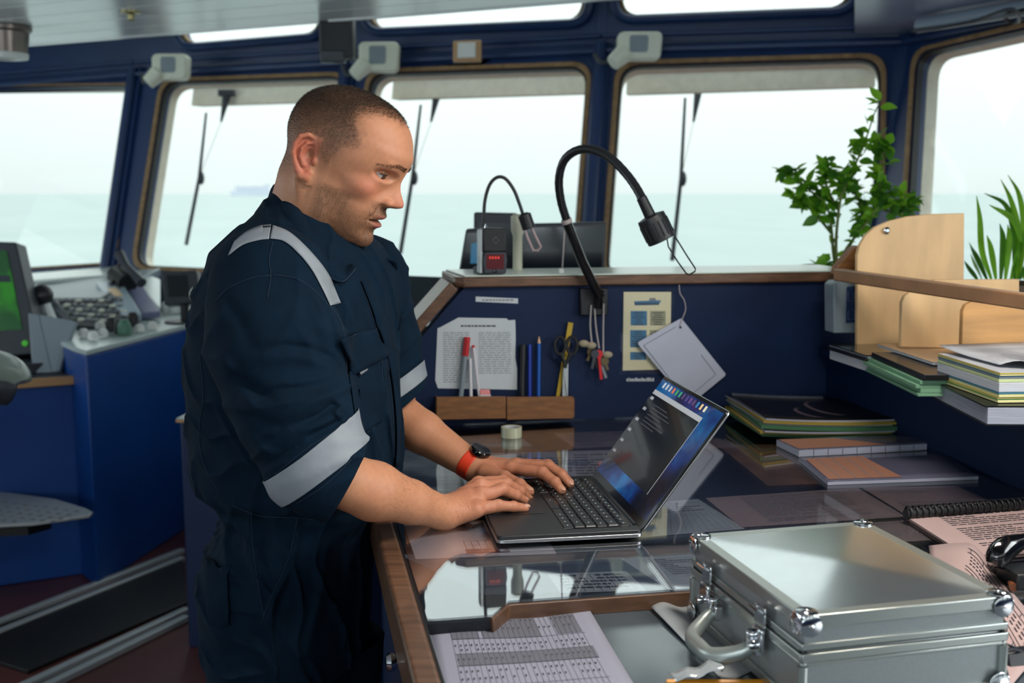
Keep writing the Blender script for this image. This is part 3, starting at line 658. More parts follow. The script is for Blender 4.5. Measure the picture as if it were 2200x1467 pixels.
def skin_arm_far(P):
    d = chain(P, [ELB2, ELB2 * .6 + WRI2 * .4, WRI2], [0.047, 0.040, 0.0265], 0.01)
    d = smin(d, hand_sdf(P, WRI2, handL, 0.025), 0.012)
    return d + 0.0010 * np.sin((P[:, 1] - 0.2 * P[:, 0]) * 280) * np.exp(-(np.linalg.norm(P - Q(1100, 1003, 2.04), axis=1) / 0.05) ** 2)
def bounds(pts, pad): p = np.array(pts); return p.min(0) - pad, p.max(0) + pad
hp = np.array([HW(a, b, c) for a in (-150, 175) for b in (-120, 120) for c in (-165, 165)] + [neck_b])
v1, f1 = nets(skin_upper, hp.min(0) - [0.005, 0.005, 0.005], hp.max(0) + 0.01, 0.0015)
lo, hi = bounds([ELB, WRI] + [Q(*p) for v in handR.values() for p in v[0]], 0.055); v2, f2 = nets(skin_arm_near, lo, hi, 0.0014)
lo, hi = bounds([ELB2, WRI2] + [Q(*p) for v in handL.values() for p in v[0]], 0.052); v3, f3 = nets(skin_arm_far, lo, hi, 0.0016)

# ---- torso measurements, taken level by level
BYAW = R(-13); bf = np.array([math.cos(BYAW), math.sin(BYAW), 0]); bl = np.array([-math.sin(BYAW), math.cos(BYAW), 0]); BY = 1.93
lev = [(396, 600, 690, .060), (440, 574, 735, .085), (480, 535, 772, .125), (540, 474, 806, .175), (620, 440, 826, .200), (700, 424, 842, .205), (800, 420, 852, .205), (900, 423, 856, .200),
       (980, 428, 856, .200), (1030, 445, 850, .195), (1062, 474, 842, .180), (1088, 496, 828, .172), (1120, 480, 808, .180), (1160, 460, 796, .188), (1220, 446, 786, .192), (1300, 450, 782, .192), (1400, 466, 780, .188), (1500, 486, 778, .182)]
LZ, LX, LA, LB_ = [], [], [], []
for py, b_, f_, hw in lev:
    p0, p1 = Q(b_, py, BY), Q(f_, py, BY); ext = (p1[0] - p0[0]) / 2; s_, c_ = math.sin(R(20)), math.cos(R(20))
    LZ.append(p0[2]); LX.append((p0[0] + p1[0]) / 2); LA.append(math.sqrt(max(ext ** 2 - (hw * s_) ** 2, 0.0009)) / c_); LB_.append(hw)
o_ = np.argsort(LZ); LZ, LX, LA, LB_ = [np.array(a)[o_] for a in (LZ, LX, LA, LB_)]
def smooth_tab(v, n=4.0):
    zz = np.arange(LZ[0] - 0.05, LZ[-1] + 0.05, 0.002); w_ = np.interp(zz, LZ, v); k = np.exp(-(np.arange(-12, 13) / n) ** 2); k /= k.sum(); return zz, np.convolve(np.pad(w_, 12, mode='edge'), k, 'valid')
tX, tA, tBb = smooth_tab(LX), smooth_tab(LA), smooth_tab(LB_)
SH, SH2 = Q(578, 612, 1.755), Q(778, 600, 2.11)
SL = [SH, Q(592, 750, 1.705), Q(636, 890, 1.665), Q(684, 1000, 1.65), Q(742, 1052, 1.672)]
SL2 = [SH2, Q(812, 740, 2.14), Q(842, 850, 2.13), Q(885, 905, 2.12)]
CN = np.array([0.87, 0.12, -0.49]); CN /= np.linalg.norm(CN); CP = Q(742, 1042, 1.66)          # near cuff plane
CN2 = np.array([0.60, 0.05, -0.80]); CN2 /= np.linalg.norm(CN2); CP2 = Q(884, 852, 2.12)
def ridge(P, k, wdir, amp=1.6, seed=1, p=2.5):
    k = np.array(k, float); s = P @ k + amp * wavy(P, seed, 4, 0.16); return (1 - np.abs(np.sin(s))) ** p
# creases traced along the cloth: (points in the picture, half width in pixels, height in metres)
CR_SLEEVE = [([(640, 700), (668, 740), (672, 790)], 12, 0.003), ([(556, 752), (612, 742), (669, 751), (711, 771), (736, 800)], 9, -0.006), ([(575, 772), (630, 764), (680, 774), (718, 792)], 15, 0.0055), ([(584, 826), (629, 823), (677, 814), (725, 803)], 7, 0.003), ([(560, 850), (600, 836), (660, 834), (715, 826)], 8, -0.0035),
  ([(628, 916), (683, 892), (724, 864)], 7, -0.0075), ([(610, 900), (660, 872), (715, 846)], 12, 0.0055), ([(650, 928), (697, 908), (738, 884)], 6, 0.005), ([(663, 938), (705, 918), (742, 898)], 6, -0.006), ([(718, 858), (737, 872), (722, 886), (742, 908)], 6, 0.006),
  ([(505, 808), (545, 832), (585, 858)], 11, -0.008), ([(470, 770), (500, 800)], 14, 0.006), ([(520, 846), (545, 872)], 13, 0.007), ([(520, 884), (560, 905), (600, 912)], 10, -0.005), ([(561, 938), (584, 930), (600, 906)], 6, 0.003), ([(536, 930), (560, 965), (590, 975)], 12, 0.006),
  ([(570, 1000), (612, 976), (655, 948), (700, 926)], 7, -0.004), ([(587, 586), (639, 596), (680, 640), (700, 690)], 6, 0.003), ([(480, 640), (520, 690), (540, 750)], 16, -0.005), ([(640, 640), (670, 700), (690, 750)], 14, -0.004), ([(700, 640), (725, 700), (738, 760)], 8, 0.004)]
CR_BODY = [([(745, 662), (742, 720)], 5, 0.004), ([(760, 650), (768, 712)], 5, -0.004), ([(785, 660), (794, 705)], 5, 0.004), ([(793, 790), (770, 855), (739, 906)], 7, 0.005), ([(775, 800), (752, 870)], 6, -0.005), ([(812, 790), (806, 860), (790, 930)], 6, -0.004), ([(824, 778), (838, 880), (846, 1010)], 5, 0.004),
  ([(800, 930), (812, 1000), (815, 1060)], 6, 0.0045), ([(775, 950), (780, 1010), (776, 1060)], 7, 0.005), ([(828, 897), (838, 960), (842, 1020)], 5, -0.004), ([(462, 870), (482, 911), (520, 975), (560, 1030)], 6, 0.005),
  ([(500, 1085), (480, 1160), (490, 1240)], 8, 0.006), ([(540, 1090), (530, 1180), (560, 1290), (575, 1340)], 8, 0.006), ([(560, 1090), (556, 1180), (580, 1260)], 8, -0.006), ([(645, 1110), (630, 1200), (590, 1290), (570, 1350)], 7, 0.005),
  ([(600, 1080), (640, 1092), (700, 1096)], 6, -0.005), ([(580, 1120), (650, 1128), (720, 1122)], 8, 0.004), ([(500, 560), (465, 640)], 9, 0.004), ([(700, 1180), (690, 1280), (660, 1400)], 12, 0.006), ([(740, 1160), (735, 1260)], 9, -0.005), ([(520, 1350), (560, 1400), (600, 1460)], 12, 0.006)]
fwv = np.array([0, math.cos(PITCH), -math.sin(PITCH)]); upv = np.array([0, math.sin(PITCH), math.cos(PITCH)])
def creases(P, CR, ymax):
    D = P - np.array([0, 0, CAMZ]); dp = np.maximum(D @ fwv, 0.2); u = 1100 + FPX * D[:, 0] / dp; v = 733.5 - FPX * (D @ upv) / dp; s = np.zeros(len(P)); fr = np.clip((ymax - P[:, 1]) / 0.05, 0, 1)
    for pts, w_, h_ in CR:
        a_ = np.array(pts, float); lo_, hi_ = a_.min(0) - 3 * w_, a_.max(0) + 3 * w_; k = np.argwhere((u > lo_[0]) & (u < hi_[0]) & (v > lo_[1]) & (v < hi_[1]) & (fr > 0))[:, 0]
        if not len(k): continue
        q = np.stack([u[k], v[k]], 1); bd = np.full(len(k), 1e9); tt = np.zeros(len(k)); n_ = len(a_) - 1
        for i in range(n_):
            ab = a_[i + 1] - a_[i]; t = np.clip(((q - a_[i]) @ ab) / (ab @ ab), 0, 1); dd = np.linalg.norm(q - a_[i] - t[:, None] * ab, axis=1); m = dd < bd; bd[m] = dd[m]; tt[m] = (i + t[m]) / n_
        s[k] += h_ * np.exp(-(bd / w_) ** 2) * np.sin(np.pi * (0.08 + 0.84 * tt)) ** 0.7 * fr[k]
    return s
def cloth_sdf(P):
    z = P[:, 2]; zc = np.clip(z, LZ[0], LZ[-1]); cx = np.interp(zc, *tX); a = np.interp(zc, *tA); b = np.interp(zc, *tBb)
    dx = P[:, 0] - cx; dy = P[:, 1] - BY; fx = dx * bf[0] + dy * bf[1]; ly = dx * bl[0] + dy * bl[1]
    q = ((np.abs(fx) / a) ** 2.3 + (np.abs(ly) / b) ** 2.3) ** (1 / 2.3); d = (q - 1) * np.minimum(a, b)
    d = smax(d, z - (LZ[-1] - 0.005), 0.02)
    d = smin(d, cap(P, SH + [0.0, 0.06, -0.01], SH2 + [0, -0.06, -0.01], 0.085, 0.08), 0.05)
    # torso folds
    chest = np.clip((fx + 0.02) / 0.08, 0, 1)
    fold = 0.0075 * ridge(P, (38, 30, 5), 0, 2.2, 11) * chest + 0.0065 * ridge(P, (12, 10, 40), 0, 2.5, 12) * (1 - chest)
    waist = np.exp(-((z - 0.965) / 0.045) ** 2); th = np.arctan2(ly, fx)
    fold = fold + 0.0030 * waist * np.sin(th * 34 + 5 * wavy(P, 4, 3, 0.12)) * (0.6 + wavy(P, 6, 3, 0.1))
    fold = fold + 0.004 * np.exp(-((z - 0.975) / 0.012) ** 2) * -1.0
    fold = fold + 0.005 * ridge(P, (16, 12, 26), 0, 2.2, 17) * (z < 0.93) * np.clip((0.93 - z) / 0.1, 0, 1)
    d = d - fold - creases(P, CR_BODY, 1.92)
    # neck opening
    d = smax(d, -cap(P, neck_a + [0.01, -0.0, 0.0], neck_b + [0.035, 0, 0.02], 0.072, 0.060), 0.01)
    # near sleeve, flattened towards the viewer
    S = P.copy(); S[:, 1] = 1.69 + (P[:, 1] - 1.69) * 1.18
    pts = [p * [1, 0, 1] + [0, 1.69 + (p[1] - 1.69) * 1.18, 0] for p in SL]
    rs = [0.094, 0.101, 0.085, 0.076, 0.062]; sd = chain(S, pts, rs, 0.02)
    L = np.array([np.linalg.norm(SL[i + 1] - SL[i]) for i in range(4)]); ax = (SL[3] - SL[1]) / np.linalg.norm(SL[3] - SL[1]); s = (P - SL[0]) @ ax
    side = (P[:, 0] - SL[2][0]) * 9
    w1 = np.exp(-((s - 0.29) / 0.05) ** 2); w2 = np.exp(-((s - 0.17) / 0.12) ** 2)
    ph = s * 175 + 1.8 * np.sin(side * 1.3 + 0.6) + 2.4 * wavy(P, 21, 4, 0.12)
    ph2 = s * 62 - side * 1.6 + 2.6 * wavy(P, 22, 4, 0.2)
    fs = 0.0095 * w1 * (1 - np.abs(np.sin(ph * 0.5))) ** 1.6 + 0.0115 * w2 * (1 - np.abs(np.sin(ph2 * 0.5))) ** 2.2 + 0.0045 * wavy(P, 23, 5, 0.11) + 0.006 * ridge(P, (25, 5, -14), 0, 2, 24) * np.exp(-((s - 0.06) / 0.1) ** 2)
    bandz = np.exp(-(((P - Q(660, 985, 1.6)) @ np.array([.61, 0, -.79])) / 0.035) ** 4)
    sd = sd - fs * 0.8 * (1 - 0.75 * bandz) - 1.3 * creases(P, CR_SLEEVE, 1.72)
    sd = smax(sd, (P - CP) @ CN, 0.004)
    sd = smax(sd, -cap(P, ELB * 0.60 + WRI * 0.40, WRI, 0.051, 0.045), 0.004)
    d = smin(d, sd, 0.007)
    s2 = chain(P, SL2, [0.088, 0.080, 0.066, 0.058], 0.02) - 0.004 * ridge(P, (30, 0, -60), 0, 1.8, 31) - 0.002 * wavy(P, 32, 4, 0.08)
    s2 = smax(s2, (P - CP2) @ CN2, 0.004); s2 = smax(s2, -cap(P, ELB2 * 0.8 + WRI2 * 0.2, WRI2, 0.050, 0.045), 0.004)
    d = smin(d, s2, 0.008)
    return d
lo = np.array([-0.64, 1.50, 0.66]); hi = np.array([-0.10, 2.27, 1.56])
vc, fc_ = nets(cloth_sdf, lo, hi, 0.0027)
def relax(v, f, it, lam=0.5):
    e = np.concatenate([f[:, [0, 1]], f[:, [1, 2]], f[:, [2, 3]], f[:, [3, 0]]]); e = np.concatenate([e, e[:, ::-1]]); cn = np.bincount(e[:, 0], minlength=len(v))[:, None]
    for _ in range(it):
        a = np.stack([np.bincount(e[:, 0], v[e[:, 1], k], len(v)) for k in range(3)], 1) / np.maximum(cn, 1); v = v + lam * (a - v)
    return v
vc = relax(vc, fc_, 3)
# hips down to the boots
HZ = 0.72
def legs_sdf(P):
    zc = np.clip(P[:, 2], LZ[0], 1); cx = np.interp(zc, *tX); a = np.interp(zc, *tA); b = np.interp(zc, *tBb)
    dx = P[:, 0] - cx; dy = P[:, 1] - BY; fx = dx * bf[0] + dy * bf[1]; ly = dx * bl[0] + dy * bl[1]
    d = (((np.abs(fx) / a) ** 2.3 + (np.abs(ly) / b) ** 2.3) ** (1 / 2.3) - 1) * np.minimum(a, b); d = smax(d, 0.66 - P[:, 2], 0.05)
    for s_ in (-1, 1):
        h0 = np.array([-0.37, BY, 0.70]) + bl * 0.095 * s_; k0 = np.array([-0.375 + 0.01 * s_, BY, 0.48]) + bl * 0.11 * s_; a0_ = np.array([-0.40, BY, 0.09]) + bl * 0.12 * s_
        d = smin(d, chain(P, [h0, k0, a0_], [0.105, 0.082, 0.072], 0.02), 0.03)
    return d - 0.005 * ridge(P, (16, 12, 26), 0, 2.2, 17)
lo = np.array([-0.62, 1.62, 0.0]); hi = np.array([-0.15, 2.25, 0.70]); v4, f4 = nets(legs_sdf, lo, hi, 0.006)
f4 = f4[(v4[f4][:, :, 2].max(1) < 0.675)]

# ---- skin colour per vertex
def hair_mask(L):
    """inside the hairline, judged in side view"""
    u = 735 + L[:, 0] * .92 + L[:, 2] * .39; v = 345 + L[:, 0] * .39 - L[:, 2] * .92
    poly = [(893, 288), (884, 272), (862, 258), (838, 252), (800, 250), (793, 272), (800, 296), (806, 310), (796, 320), (772, 322), (754, 335), (738, 350), (727, 358), (720, 338), (716, 312), (702, 297), (686, 297), (668, 308),
            (660, 330), (656, 352), (648, 372), (632, 384), (606, 396), (560, 396), (560, 120), (910, 120)]
    ins = np.zeros(len(u), bool); n = len(poly)
    for i in range(n):
        (x0, y0), (x1, y1) = poly[i], poly[(i + 1) % n]; c = ((y0 > v) != (y1 > v)); ins ^= c & (u < (x1 - x0) * (v - y0) / (y1 - y0 + 1e-9) + x0)
    ear = (L[:, 0] > -80) & (L[:, 0] < -22) & (np.abs(L[:, 1]) > 99) & (L[:, 2] < 38)
    return ins & ~ear, u, v
def soft_mask(L, k=12, amp=11):
    r = np.random.RandomState(3); return sum(hair_mask(L + r.normal(0, amp, (1, 3)) + np.c_[wavy(L, 50 + i, 4, 16), wavy(L, 70 + i, 4, 16), wavy(L, 90 + i, 4, 16)] * 4)[0].astype(float) for i in range(k)) / k
def lin(r, g, b): return np.array(srgb(r, g, b)[:3])
def mixc(c, col, w): return c * (1 - w[:, None]) + col * w[:, None]
def skin_tint(P, head):
    c = np.tile(lin(198, 137, 102), (len(P), 1)); c = c * (1 + 0.06 * wavy(P, 41, 6, 0.012) + 0.05 * wavy(P, 42, 5, 0.05))[:, None]
    if not head:      # hands a little redder than the forearms
        w_ = np.maximum(np.clip(1 - (np.linalg.norm(P - Q(1060, 1065, 1.85), axis=1) - 0.06) / 0.05, 0, 1), np.clip(1 - (np.linalg.norm(P - Q(1140, 1010, 2.02), axis=1) - 0.07) / 0.05, 0, 1))
        return mixc(c, lin(188, 116, 92), 0.45 * w_)
    L = HL(P); x, y, z = L.T; ay = np.abs(y); G_ = lambda a, b, s: np.exp(-(((x - a[0]) / s[0]) ** 2 + ((ay - a[1]) / s[1]) ** 2 + ((z - a[2]) / s[2]) ** 2))
    c = mixc(c, lin(200, 110, 90), 0.55 * G_((85, 62, -22), 0, (35, 30, 26))); c = mixc(c, lin(196, 105, 88), 0.5 * G_((150, 0, -36), 0, (22, 24, 16)))
    c = mixc(c, lin(196, 92, 74), 0.55 * ((x < -22) & (x > -85) & (ay > 90)).astype(float) * np.clip(1 - (np.abs(z + 12) / 50) ** 6, 0, 1))
    c = mixc(c, lin(110, 52, 44), 0.7 * G_((-39, 92, -6), 0, (8, 9, 12)))  # shade of the ear hollow painted into the skin
    nz = 0.65 + 0.35 * wavy(P, 43, 6, 0.004)
    beard = np.clip((-48 - z + np.clip((x - 0) * 0.10, -10, 6)) / 14, 0, 1) * np.clip((x + 8) / 16, 0, 1) * np.clip((z + 172) / 14, 0, 1)
    beard *= np.clip(1 - 0.75 * np.exp(-(((x - 88) / 24) ** 2 + ((z + 62) / 24) ** 2)), 0, 1)
    c = mixc(c, lin(98, 72, 48), np.clip(0.85 * beard * nz, 0, 1))
    mous = np.exp(-((z + 66) / 7) ** 4) * (x > 92) * (ay < 36); c = mixc(c, lin(92, 66, 50), 0.35 * mous * nz * (ay < 30))
    goat = np.exp(-((z + 130) / 15) ** 4) * (x > 80) * (ay < 30); c = mixc(c, lin(88, 66, 52), 0.55 * goat * nz)
    lips = (np.exp(-((z + 78) / 5) ** 4) * np.exp(-(ay / 28) ** 6) + np.exp(-((z + 97) / 7.5) ** 4) * np.exp(-(ay / 26) ** 6)) * (x > 95)
    c = mixc(c, lin(160, 92, 82), np.clip(lips, 0, 1) * 0.9)
    c = mixc(c, lin(70, 32, 28), np.exp(-((z + 87 + ay * .06) / 2.2) ** 2) * (ay < 33) * (x > 95) * 0.9)  # dark lip crease, its shade put into the skin colour
    c = mixc(c, lin(60, 28, 26), 0.6 * G_((136, 10, -54), 0, (7, 5, 4)))  # nostril shade painted dark in the skin colour
    hm, u, v = hair_mask(L); top = np.clip((z + 60) / 130 + 0.15, 0.25, 1)
    soft = 0.72 + 0.28 * top
    ew = ((x < -22) & (x > -85) & (ay > 96) & (z < 36)).astype(float); sm = soft_mask(L) * (1 - ew) * np.clip((z + 92 + np.clip(x, -200, 0) * 0.05) / 50, 0, 1) * (0.46 + 0.54 * np.clip((z - 15) / 90, 0, 1))
    c = mixc(c, lin(58, 46, 36), sm * (0.84 + 0.14 * nz))
    return c
nv = [len(v1), len(v1) + len(v2), len(v1) + len(v2) + len(v3)]
# the hidden trunk and upper arms, inside the clothes, carry the visible parts
def core(P):
    d = cap(P, np.array([-0.36, BY, 0.95]), np.array([-0.36, BY, 1.28]), 0.10, 0.12)
    d = smin(d, cap(P, SH + [0, .03, 0], SH2 + [0, -.03, 0], 0.05, 0.05), 0.03); d = smin(d, cap(P, neck_b, np.array([-0.36, BY, 1.28]), 0.06, 0.08), 0.03)
    d = smin(d, chain(P, [SH, SL[2], ELB, ELB * .7 + WRI * .3], [0.05, 0.048, 0.044, 0.042]), 0.01); return smin(d, chain(P, [SH2, SL2[2], ELB2, ELB2 * .8 + WRI2 * .2], [0.05, 0.045, 0.042, 0.04]), 0.01)
v5, f5 = nets(core, [-0.58, 1.5, 0.82], [-0.08, 2.3, 1.5], 0.012)
BV = np.concatenate([v1, v2, v3, v5]); BF = np.concatenate([f1, f2 + nv[0], f3 + nv[1], f5 + nv[2]])
tint = np.concatenate([skin_tint(v1, True), skin_tint(v2, False), skin_tint(v3, False), skin_tint(v5, False)])
def vcol_mat(name, rough, sss=0.0, bump=0.0, bscale=900):
    m = mat(name, (0.5, 0.3, 0.2, 1), rough, bump=bump, bscale=bscale, sss=sss); t = m.node_tree; a = t.nodes.new('ShaderNodeAttribute'); a.attribute_name = 'tint'
    t.links.new(a.outputs['Color'], t.nodes['Principled BSDF'].inputs['Base Color']); return m
vcol_mat('skin', 0.52, 0.12, 0.22, 700)
MAN = thing('person', 'man with cropped hair in dark navy coverall, standing and typing on the laptop', 'person', (-0.36, BY, 0))
body = npobj('body', BV, BF, 'skin', MAN, tint)
# nails
mat('nail', srgb(206, 156, 132), 0.35, coat=0.15)
for H, wl in ((handR, ('pinky', 'ring', 'middle', 'index')), (handL, ('index', 'middle', 'ring', 'thumb'))):
    for k in wl:
        j = [Vector(Q(*p)) for p in H[k][0]]; r_ = H[k][1][3]; dr = (j[3] - j[2]).normalized(); upn = Vector((0.12, -0.35, 0.93)); upn = (upn - dr * upn.dot(dr)).normalized(); sd = dr.cross(upn)
        mb = MB(); mb.ball(j[3] + upn * (r_ * 0.82) + dr * 0.002, (0.0062, 0.0048, 0.0012), (dr, sd, upn), 12, 6); mb.build('fingernail', 'nail', body)
# eyes
mat('eye_white', srgb(205, 200, 195), 0.15, coat=0.6); mat('iris', srgb(58, 50, 44), 0.1, coat=0.8); mat('hair_brown', srgb(58, 46, 38), 0.6)
for s_ in (-1, 1):
    c = Vector(HW(91, 36 * s_, 12)); ax = [Vector(a) for a in (EX, EY, EZ)]; mb = MB(); mb.ball(c, 16.3 * HK, ax, 24, 16); e = mb.build('eyeball', 'eye_white', body)
    rim = [Vector(HW(91 + 19.0 * math.cos(R(p_)) , (36 + 19.0 * math.sin(R(p_))) * s_, 12 + 19.0 * math.cos(R(p_)) * math.sin(R(1)))) for p_ in range(-30, 66, 6)]; mb = MB(); mb.tube(rim, 0.0007, 6); mb.build('eyelashes', 'hair_brown', body)
    g = (ax[0] * math.cos(R(18)) - ax[2] * math.sin(R(18)) - ax[1] * 0.05).normalized(); mb = MB(); mb.lathe([(0.0001, 16.9 * HK), (3.4 * HK, 16.6 * HK), (7.0 * HK, 15.4 * HK), (7.2 * HK, 14.4 * HK)], c, g, 20); mb.build('iris', 'iris', body)

# ---- hair as short blades growing from the scalp
tri = BF[:len(f1)]; cen = v1[tri].mean(1); nn = np.cross(v1[tri[:, 2]] - v1[tri[:, 0]], v1[tri[:, 3]] - v1[tri[:, 1]]); nn /= np.linalg.norm(nn, axis=1)[:, None] + 1e-12
def blades(name, mask, count, length, width, m, lean, jit=0.35, seed=1):
    r = np.random.RandomState(seed); idx = np.argwhere(mask)[:, 0]; pick = idx[r.randint(0, len(idx), count)]
    w_ = r.dirichlet((1, 1, 1, 1), count); base = (v1[tri[pick]] * w_[:, :, None]).sum(1); n_ = nn[pick]
    ln = length(HL(base)) * r.uniform(0.7, 1.2, count); dirn = n_ + lean(HL(base)) + r.normal(0, jit, (count, 3)); dirn /= np.linalg.norm(dirn, axis=1)[:, None]
    sd = np.cross(dirn, r.normal(size=(count, 3))); sd /= np.linalg.norm(sd, axis=1)[:, None]
    V_ = np.stack([base - sd * width, base + sd * width, base + dirn * ln[:, None]], 1).reshape(-1, 3); F_ = np.arange(count * 3).reshape(-1, 3)
    o = npobj(name, V_, F_, m, body); o['kind'] = 'stuff'; return o
HLc = HL(cen); rj = np.random.RandomState(9); hm, _, _ = hair_mask(HLc + rj.normal(0, 4.5, HLc.shape)); hm &= (rj.rand(len(hm)) < np.clip((HLc[:, 2] + 90) / 60, 0.05, 1)) & ~((HLc[:, 0] < -22) & (HLc[:, 0] > -85) & (np.abs(HLc[:, 1]) > 96) & (HLc[:, 2] < 36))
mat('hair_brown', srgb(58, 46, 38), 0.6); mat('stubble_brown', srgb(84, 62, 46), 0.6)
world = lambda a, b, c: EX * a + EY * b + EZ * c
blades('hair', hm, 42000, lambda L: 0.0012 + 0.0030 * np.clip((L[:, 2] + 20) / 120, 0, 1), 0.00016, 'hair_brown', lambda L: np.tile(world(0.5, 0, -0.25), (len(L), 1)), 0.3, 1)
x, y, z = HLc.T; ay = np.abs(y)
bm_ = (z < -46) & (z > -168) & (x > -5) & ~hm & ~((ay < 30) & (z > -104) & (z < -70)) & ~((x > 66) & (x < 105) & (z > -84) & (ay > 30) & (z < -46))
blades('beard', bm_, 9000, lambda L: np.full(len(L), 0.0018), 0.00016, 'stubble_brown', lambda L: np.tile(world(0.1, 0, -0.6), (len(L), 1)), 0.4, 2)
ms_ = (z < -56) & (z > -74) & (x > 94) & (ay < 36); blades('moustache', ms_, 600, lambda L: np.full(len(L), 0.0018), 0.00013, 'stubble_brown', lambda L: np.tile(world(0.1, 0, -0.8), (len(L), 1)), 0.4, 3)
br_ = (np.abs(z - (36 + (ay - 12) * 0.16 - np.clip(ay - 42, 0, 99) * 0.45)) < 4.4 - np.clip(ay - 48, 0, 99) * 0.08) & (ay > 9) & (ay < 76) & (x > 55) & (z > 24) & ~((ay < 56) & (x < 100) & (z < 32))
blades('eyebrows', br_, 1500, lambda L: np.full(len(L), 0.0042), 0.00018, 'hair_brown', lambda L: np.where(L[:, 1:2] > 0, world(0.0, 1.3, 0.3), world(0.0, -1.3, 0.3)), 0.25, 4)

# fine hair on the near forearm and wrist
keep_ = (v1, tri, nn); v1 = v2; tri = f2; nn = np.cross(v1[tri[:, 2]] - v1[tri[:, 0]], v1[tri[:, 3]] - v1[tri[:, 1]]); nn /= np.linalg.norm(nn, axis=1)[:, None] + 1e-12; cn_ = v1[tri].mean(1)
sa_ = (cn_ - WRI) @ ((WRI - ELB) / np.linalg.norm(WRI - ELB)); am_ = (sa_ < 0.055) & (sa_ > -0.17) & (nn[:, 2] > -0.5)
blades('arm_hair', am_, 2600, lambda L: np.full(len(L), 0.0065), 0.00006, 'hair_brown', lambda L: np.tile(np.array([0.9, -0.5, -1.3]), (len(L), 1)), 0.35, 6)
v1, tri, nn = keep_
# ---- coverall
mcl = mat('coverall_cloth', srgb(7, 29, 46), 0.9, noise=0.14, nscale=28, bump=0.35, bscale=900, spec=0.15)
CV = np.concatenate([vc, v4]); fcx = fc_[vc[fc_][:, :, 2].min(1) > 0.668]; CF = np.concatenate([fcx, f4 + len(vc)])
cover = npobj('coverall', CV, CF, 'coverall_cloth', MAN)
ctree = BVHTree.FromPolygons([Vector(p) for p in vc.tolist()], fcx.tolist())
def on_cloth(px, py, lift=0.0):
    d = PD(px, py).normalized(); h, n_, i, t_ = ctree.ray_cast(CAM, d)
    if h is None: return None
    if n_.dot(d) > 0: n_ = -n_
    return h + n_ * lift
def patch(name, quad, nu, nv_, m, lift=0.0025, label=None, thick=0.0012, parent=None):
    """cloth piece sewn on the coverall: quad corners in picture order, laid on the cloth surface"""
    q = [Vector(p) for p in quad]; rows = []
    for j in range(nv_ + 1):
        row = []
        for i in range(nu + 1):
            p = bil([v_.to_3d() for v_ in q], i / nu, j / nv_); h = on_cloth(p.x, p.y, lift)
            row.append(h)
        rows.append(row)
    for r_ in rows:
        for i, h in enumerate(r_):
            if h is None: r_[i] = next((g for g in r_[:i][::-1] + r_[i + 1:] if g is not None), Vector((-0.3, 1.7, 1.2)))
    for _ in range(2):
        new = [[(rows[j][i] * 2 + rows[max(j - 1, 0)][i] + rows[min(j + 1, nv_)][i] + rows[j][max(i - 1, 0)] + rows[j][min(i + 1, nu)]) / 6 if 0 < i < nu and 0 < j < nv_ else rows[j][i] for i in range(nu + 1)] for j in range(nv_ + 1)]
        rows = new
    mb = MB(); mb.grid(rows); return mb.build(name, m, parent or cover, smooth=180, solid=thick, label=label)
def seam(pts, r_=0.0007, m='seam_thread', name='seam', n=5, lift=0.0006):
    P_ = [p for p in (on_cloth(a.x, a.y, lift) for a in bez([Vector((x_, y_, 0)) for x_, y_ in pts], n)) if p is not None]
    P_ = [p for i, p in enumerate(P_) if i == 0 or (p - P_[i - 1]).length < 0.04]
    if len(P_) > 2: mb = MB(); mb.tube(P_, r_, 5); mb.build(name, m, cover, smooth=180)
mat('reflective_tape', srgb(136, 144, 152), 0.6, metal=0.0, noise=0.06, nscale=60, bump=0.1, bscale=90)
mat('seam_thread', srgb(13, 38, 60), 0.8)
# reflective bands round both sleeves, cut from the sleeve surface itself
def band(name, pa, na, pb, nb, keep, lift):
    P = vc; m = ((P - pa) @ na > -0.004) & ((P - pb) @ nb < 0.004) & keep(P); F_ = fcx[m[fcx].all(1)]
    used = np.unique(F_); remap = -np.ones(len(P), int); remap[used] = np.arange(len(used)); bm = bmesh.new()
    me = npmesh('t', P[used], remap[F_]); bm.from_mesh(me); bpy.data.meshes.remove(me)
    for p_, n_, inner in ((pa, na, True), (pb, nb, False)):
        bmesh.ops.bisect_plane(bm, geom=bm.verts[:] + bm.edges[:] + bm.faces[:], plane_co=p_, plane_no=n_, clear_inner=inner, clear_outer=not inner)
    bm.normal_update()
    for _ in range(3): bmesh.ops.smooth_vert(bm, verts=[v_ for v_ in bm.verts if not v_.is_boundary], factor=0.5, use_axis_x=True, use_axis_y=True, use_axis_z=True)
    bm.normal_update()
    for v_ in bm.verts: v_.co += v_.normal * lift
    me = bpy.data.meshes.new(name); bm.to_mesh(me); bm.free(); c = sum((v_.co for v_ in me.vertices), Vector()) / len(me.vertices); me.transform(Matrix.Translation(-c))
    return finish(me, name, 'reflective_tape', c, cover, smooth=180, weld=False, solid=0.001)
n_ = np.array([.60, 0.02, -.80]); n_ /= np.linalg.norm(n_)
band('reflective_band', Q(662, 969, 1.60), n_, Q(694, 1027, 1.60), n_, lambda P: (np.linalg.norm(P - Q(675, 1000, 1.65), axis=1) < 0.115) & (P[:, 1] < 1.78), 0.0032)
n_ = np.array([.55, 0.0, -.83]); n_ /= np.linalg.norm(n_)
band('reflective_band', Q(868, 806, 2.08), n_, Q(884, 836, 2.08), n_, lambda P: (np.linalg.norm(P - SL2[2], axis=1) < 0.12) & (P[:, 0] > -0.25) & (P[:, 1] > 2.0), 0.002)
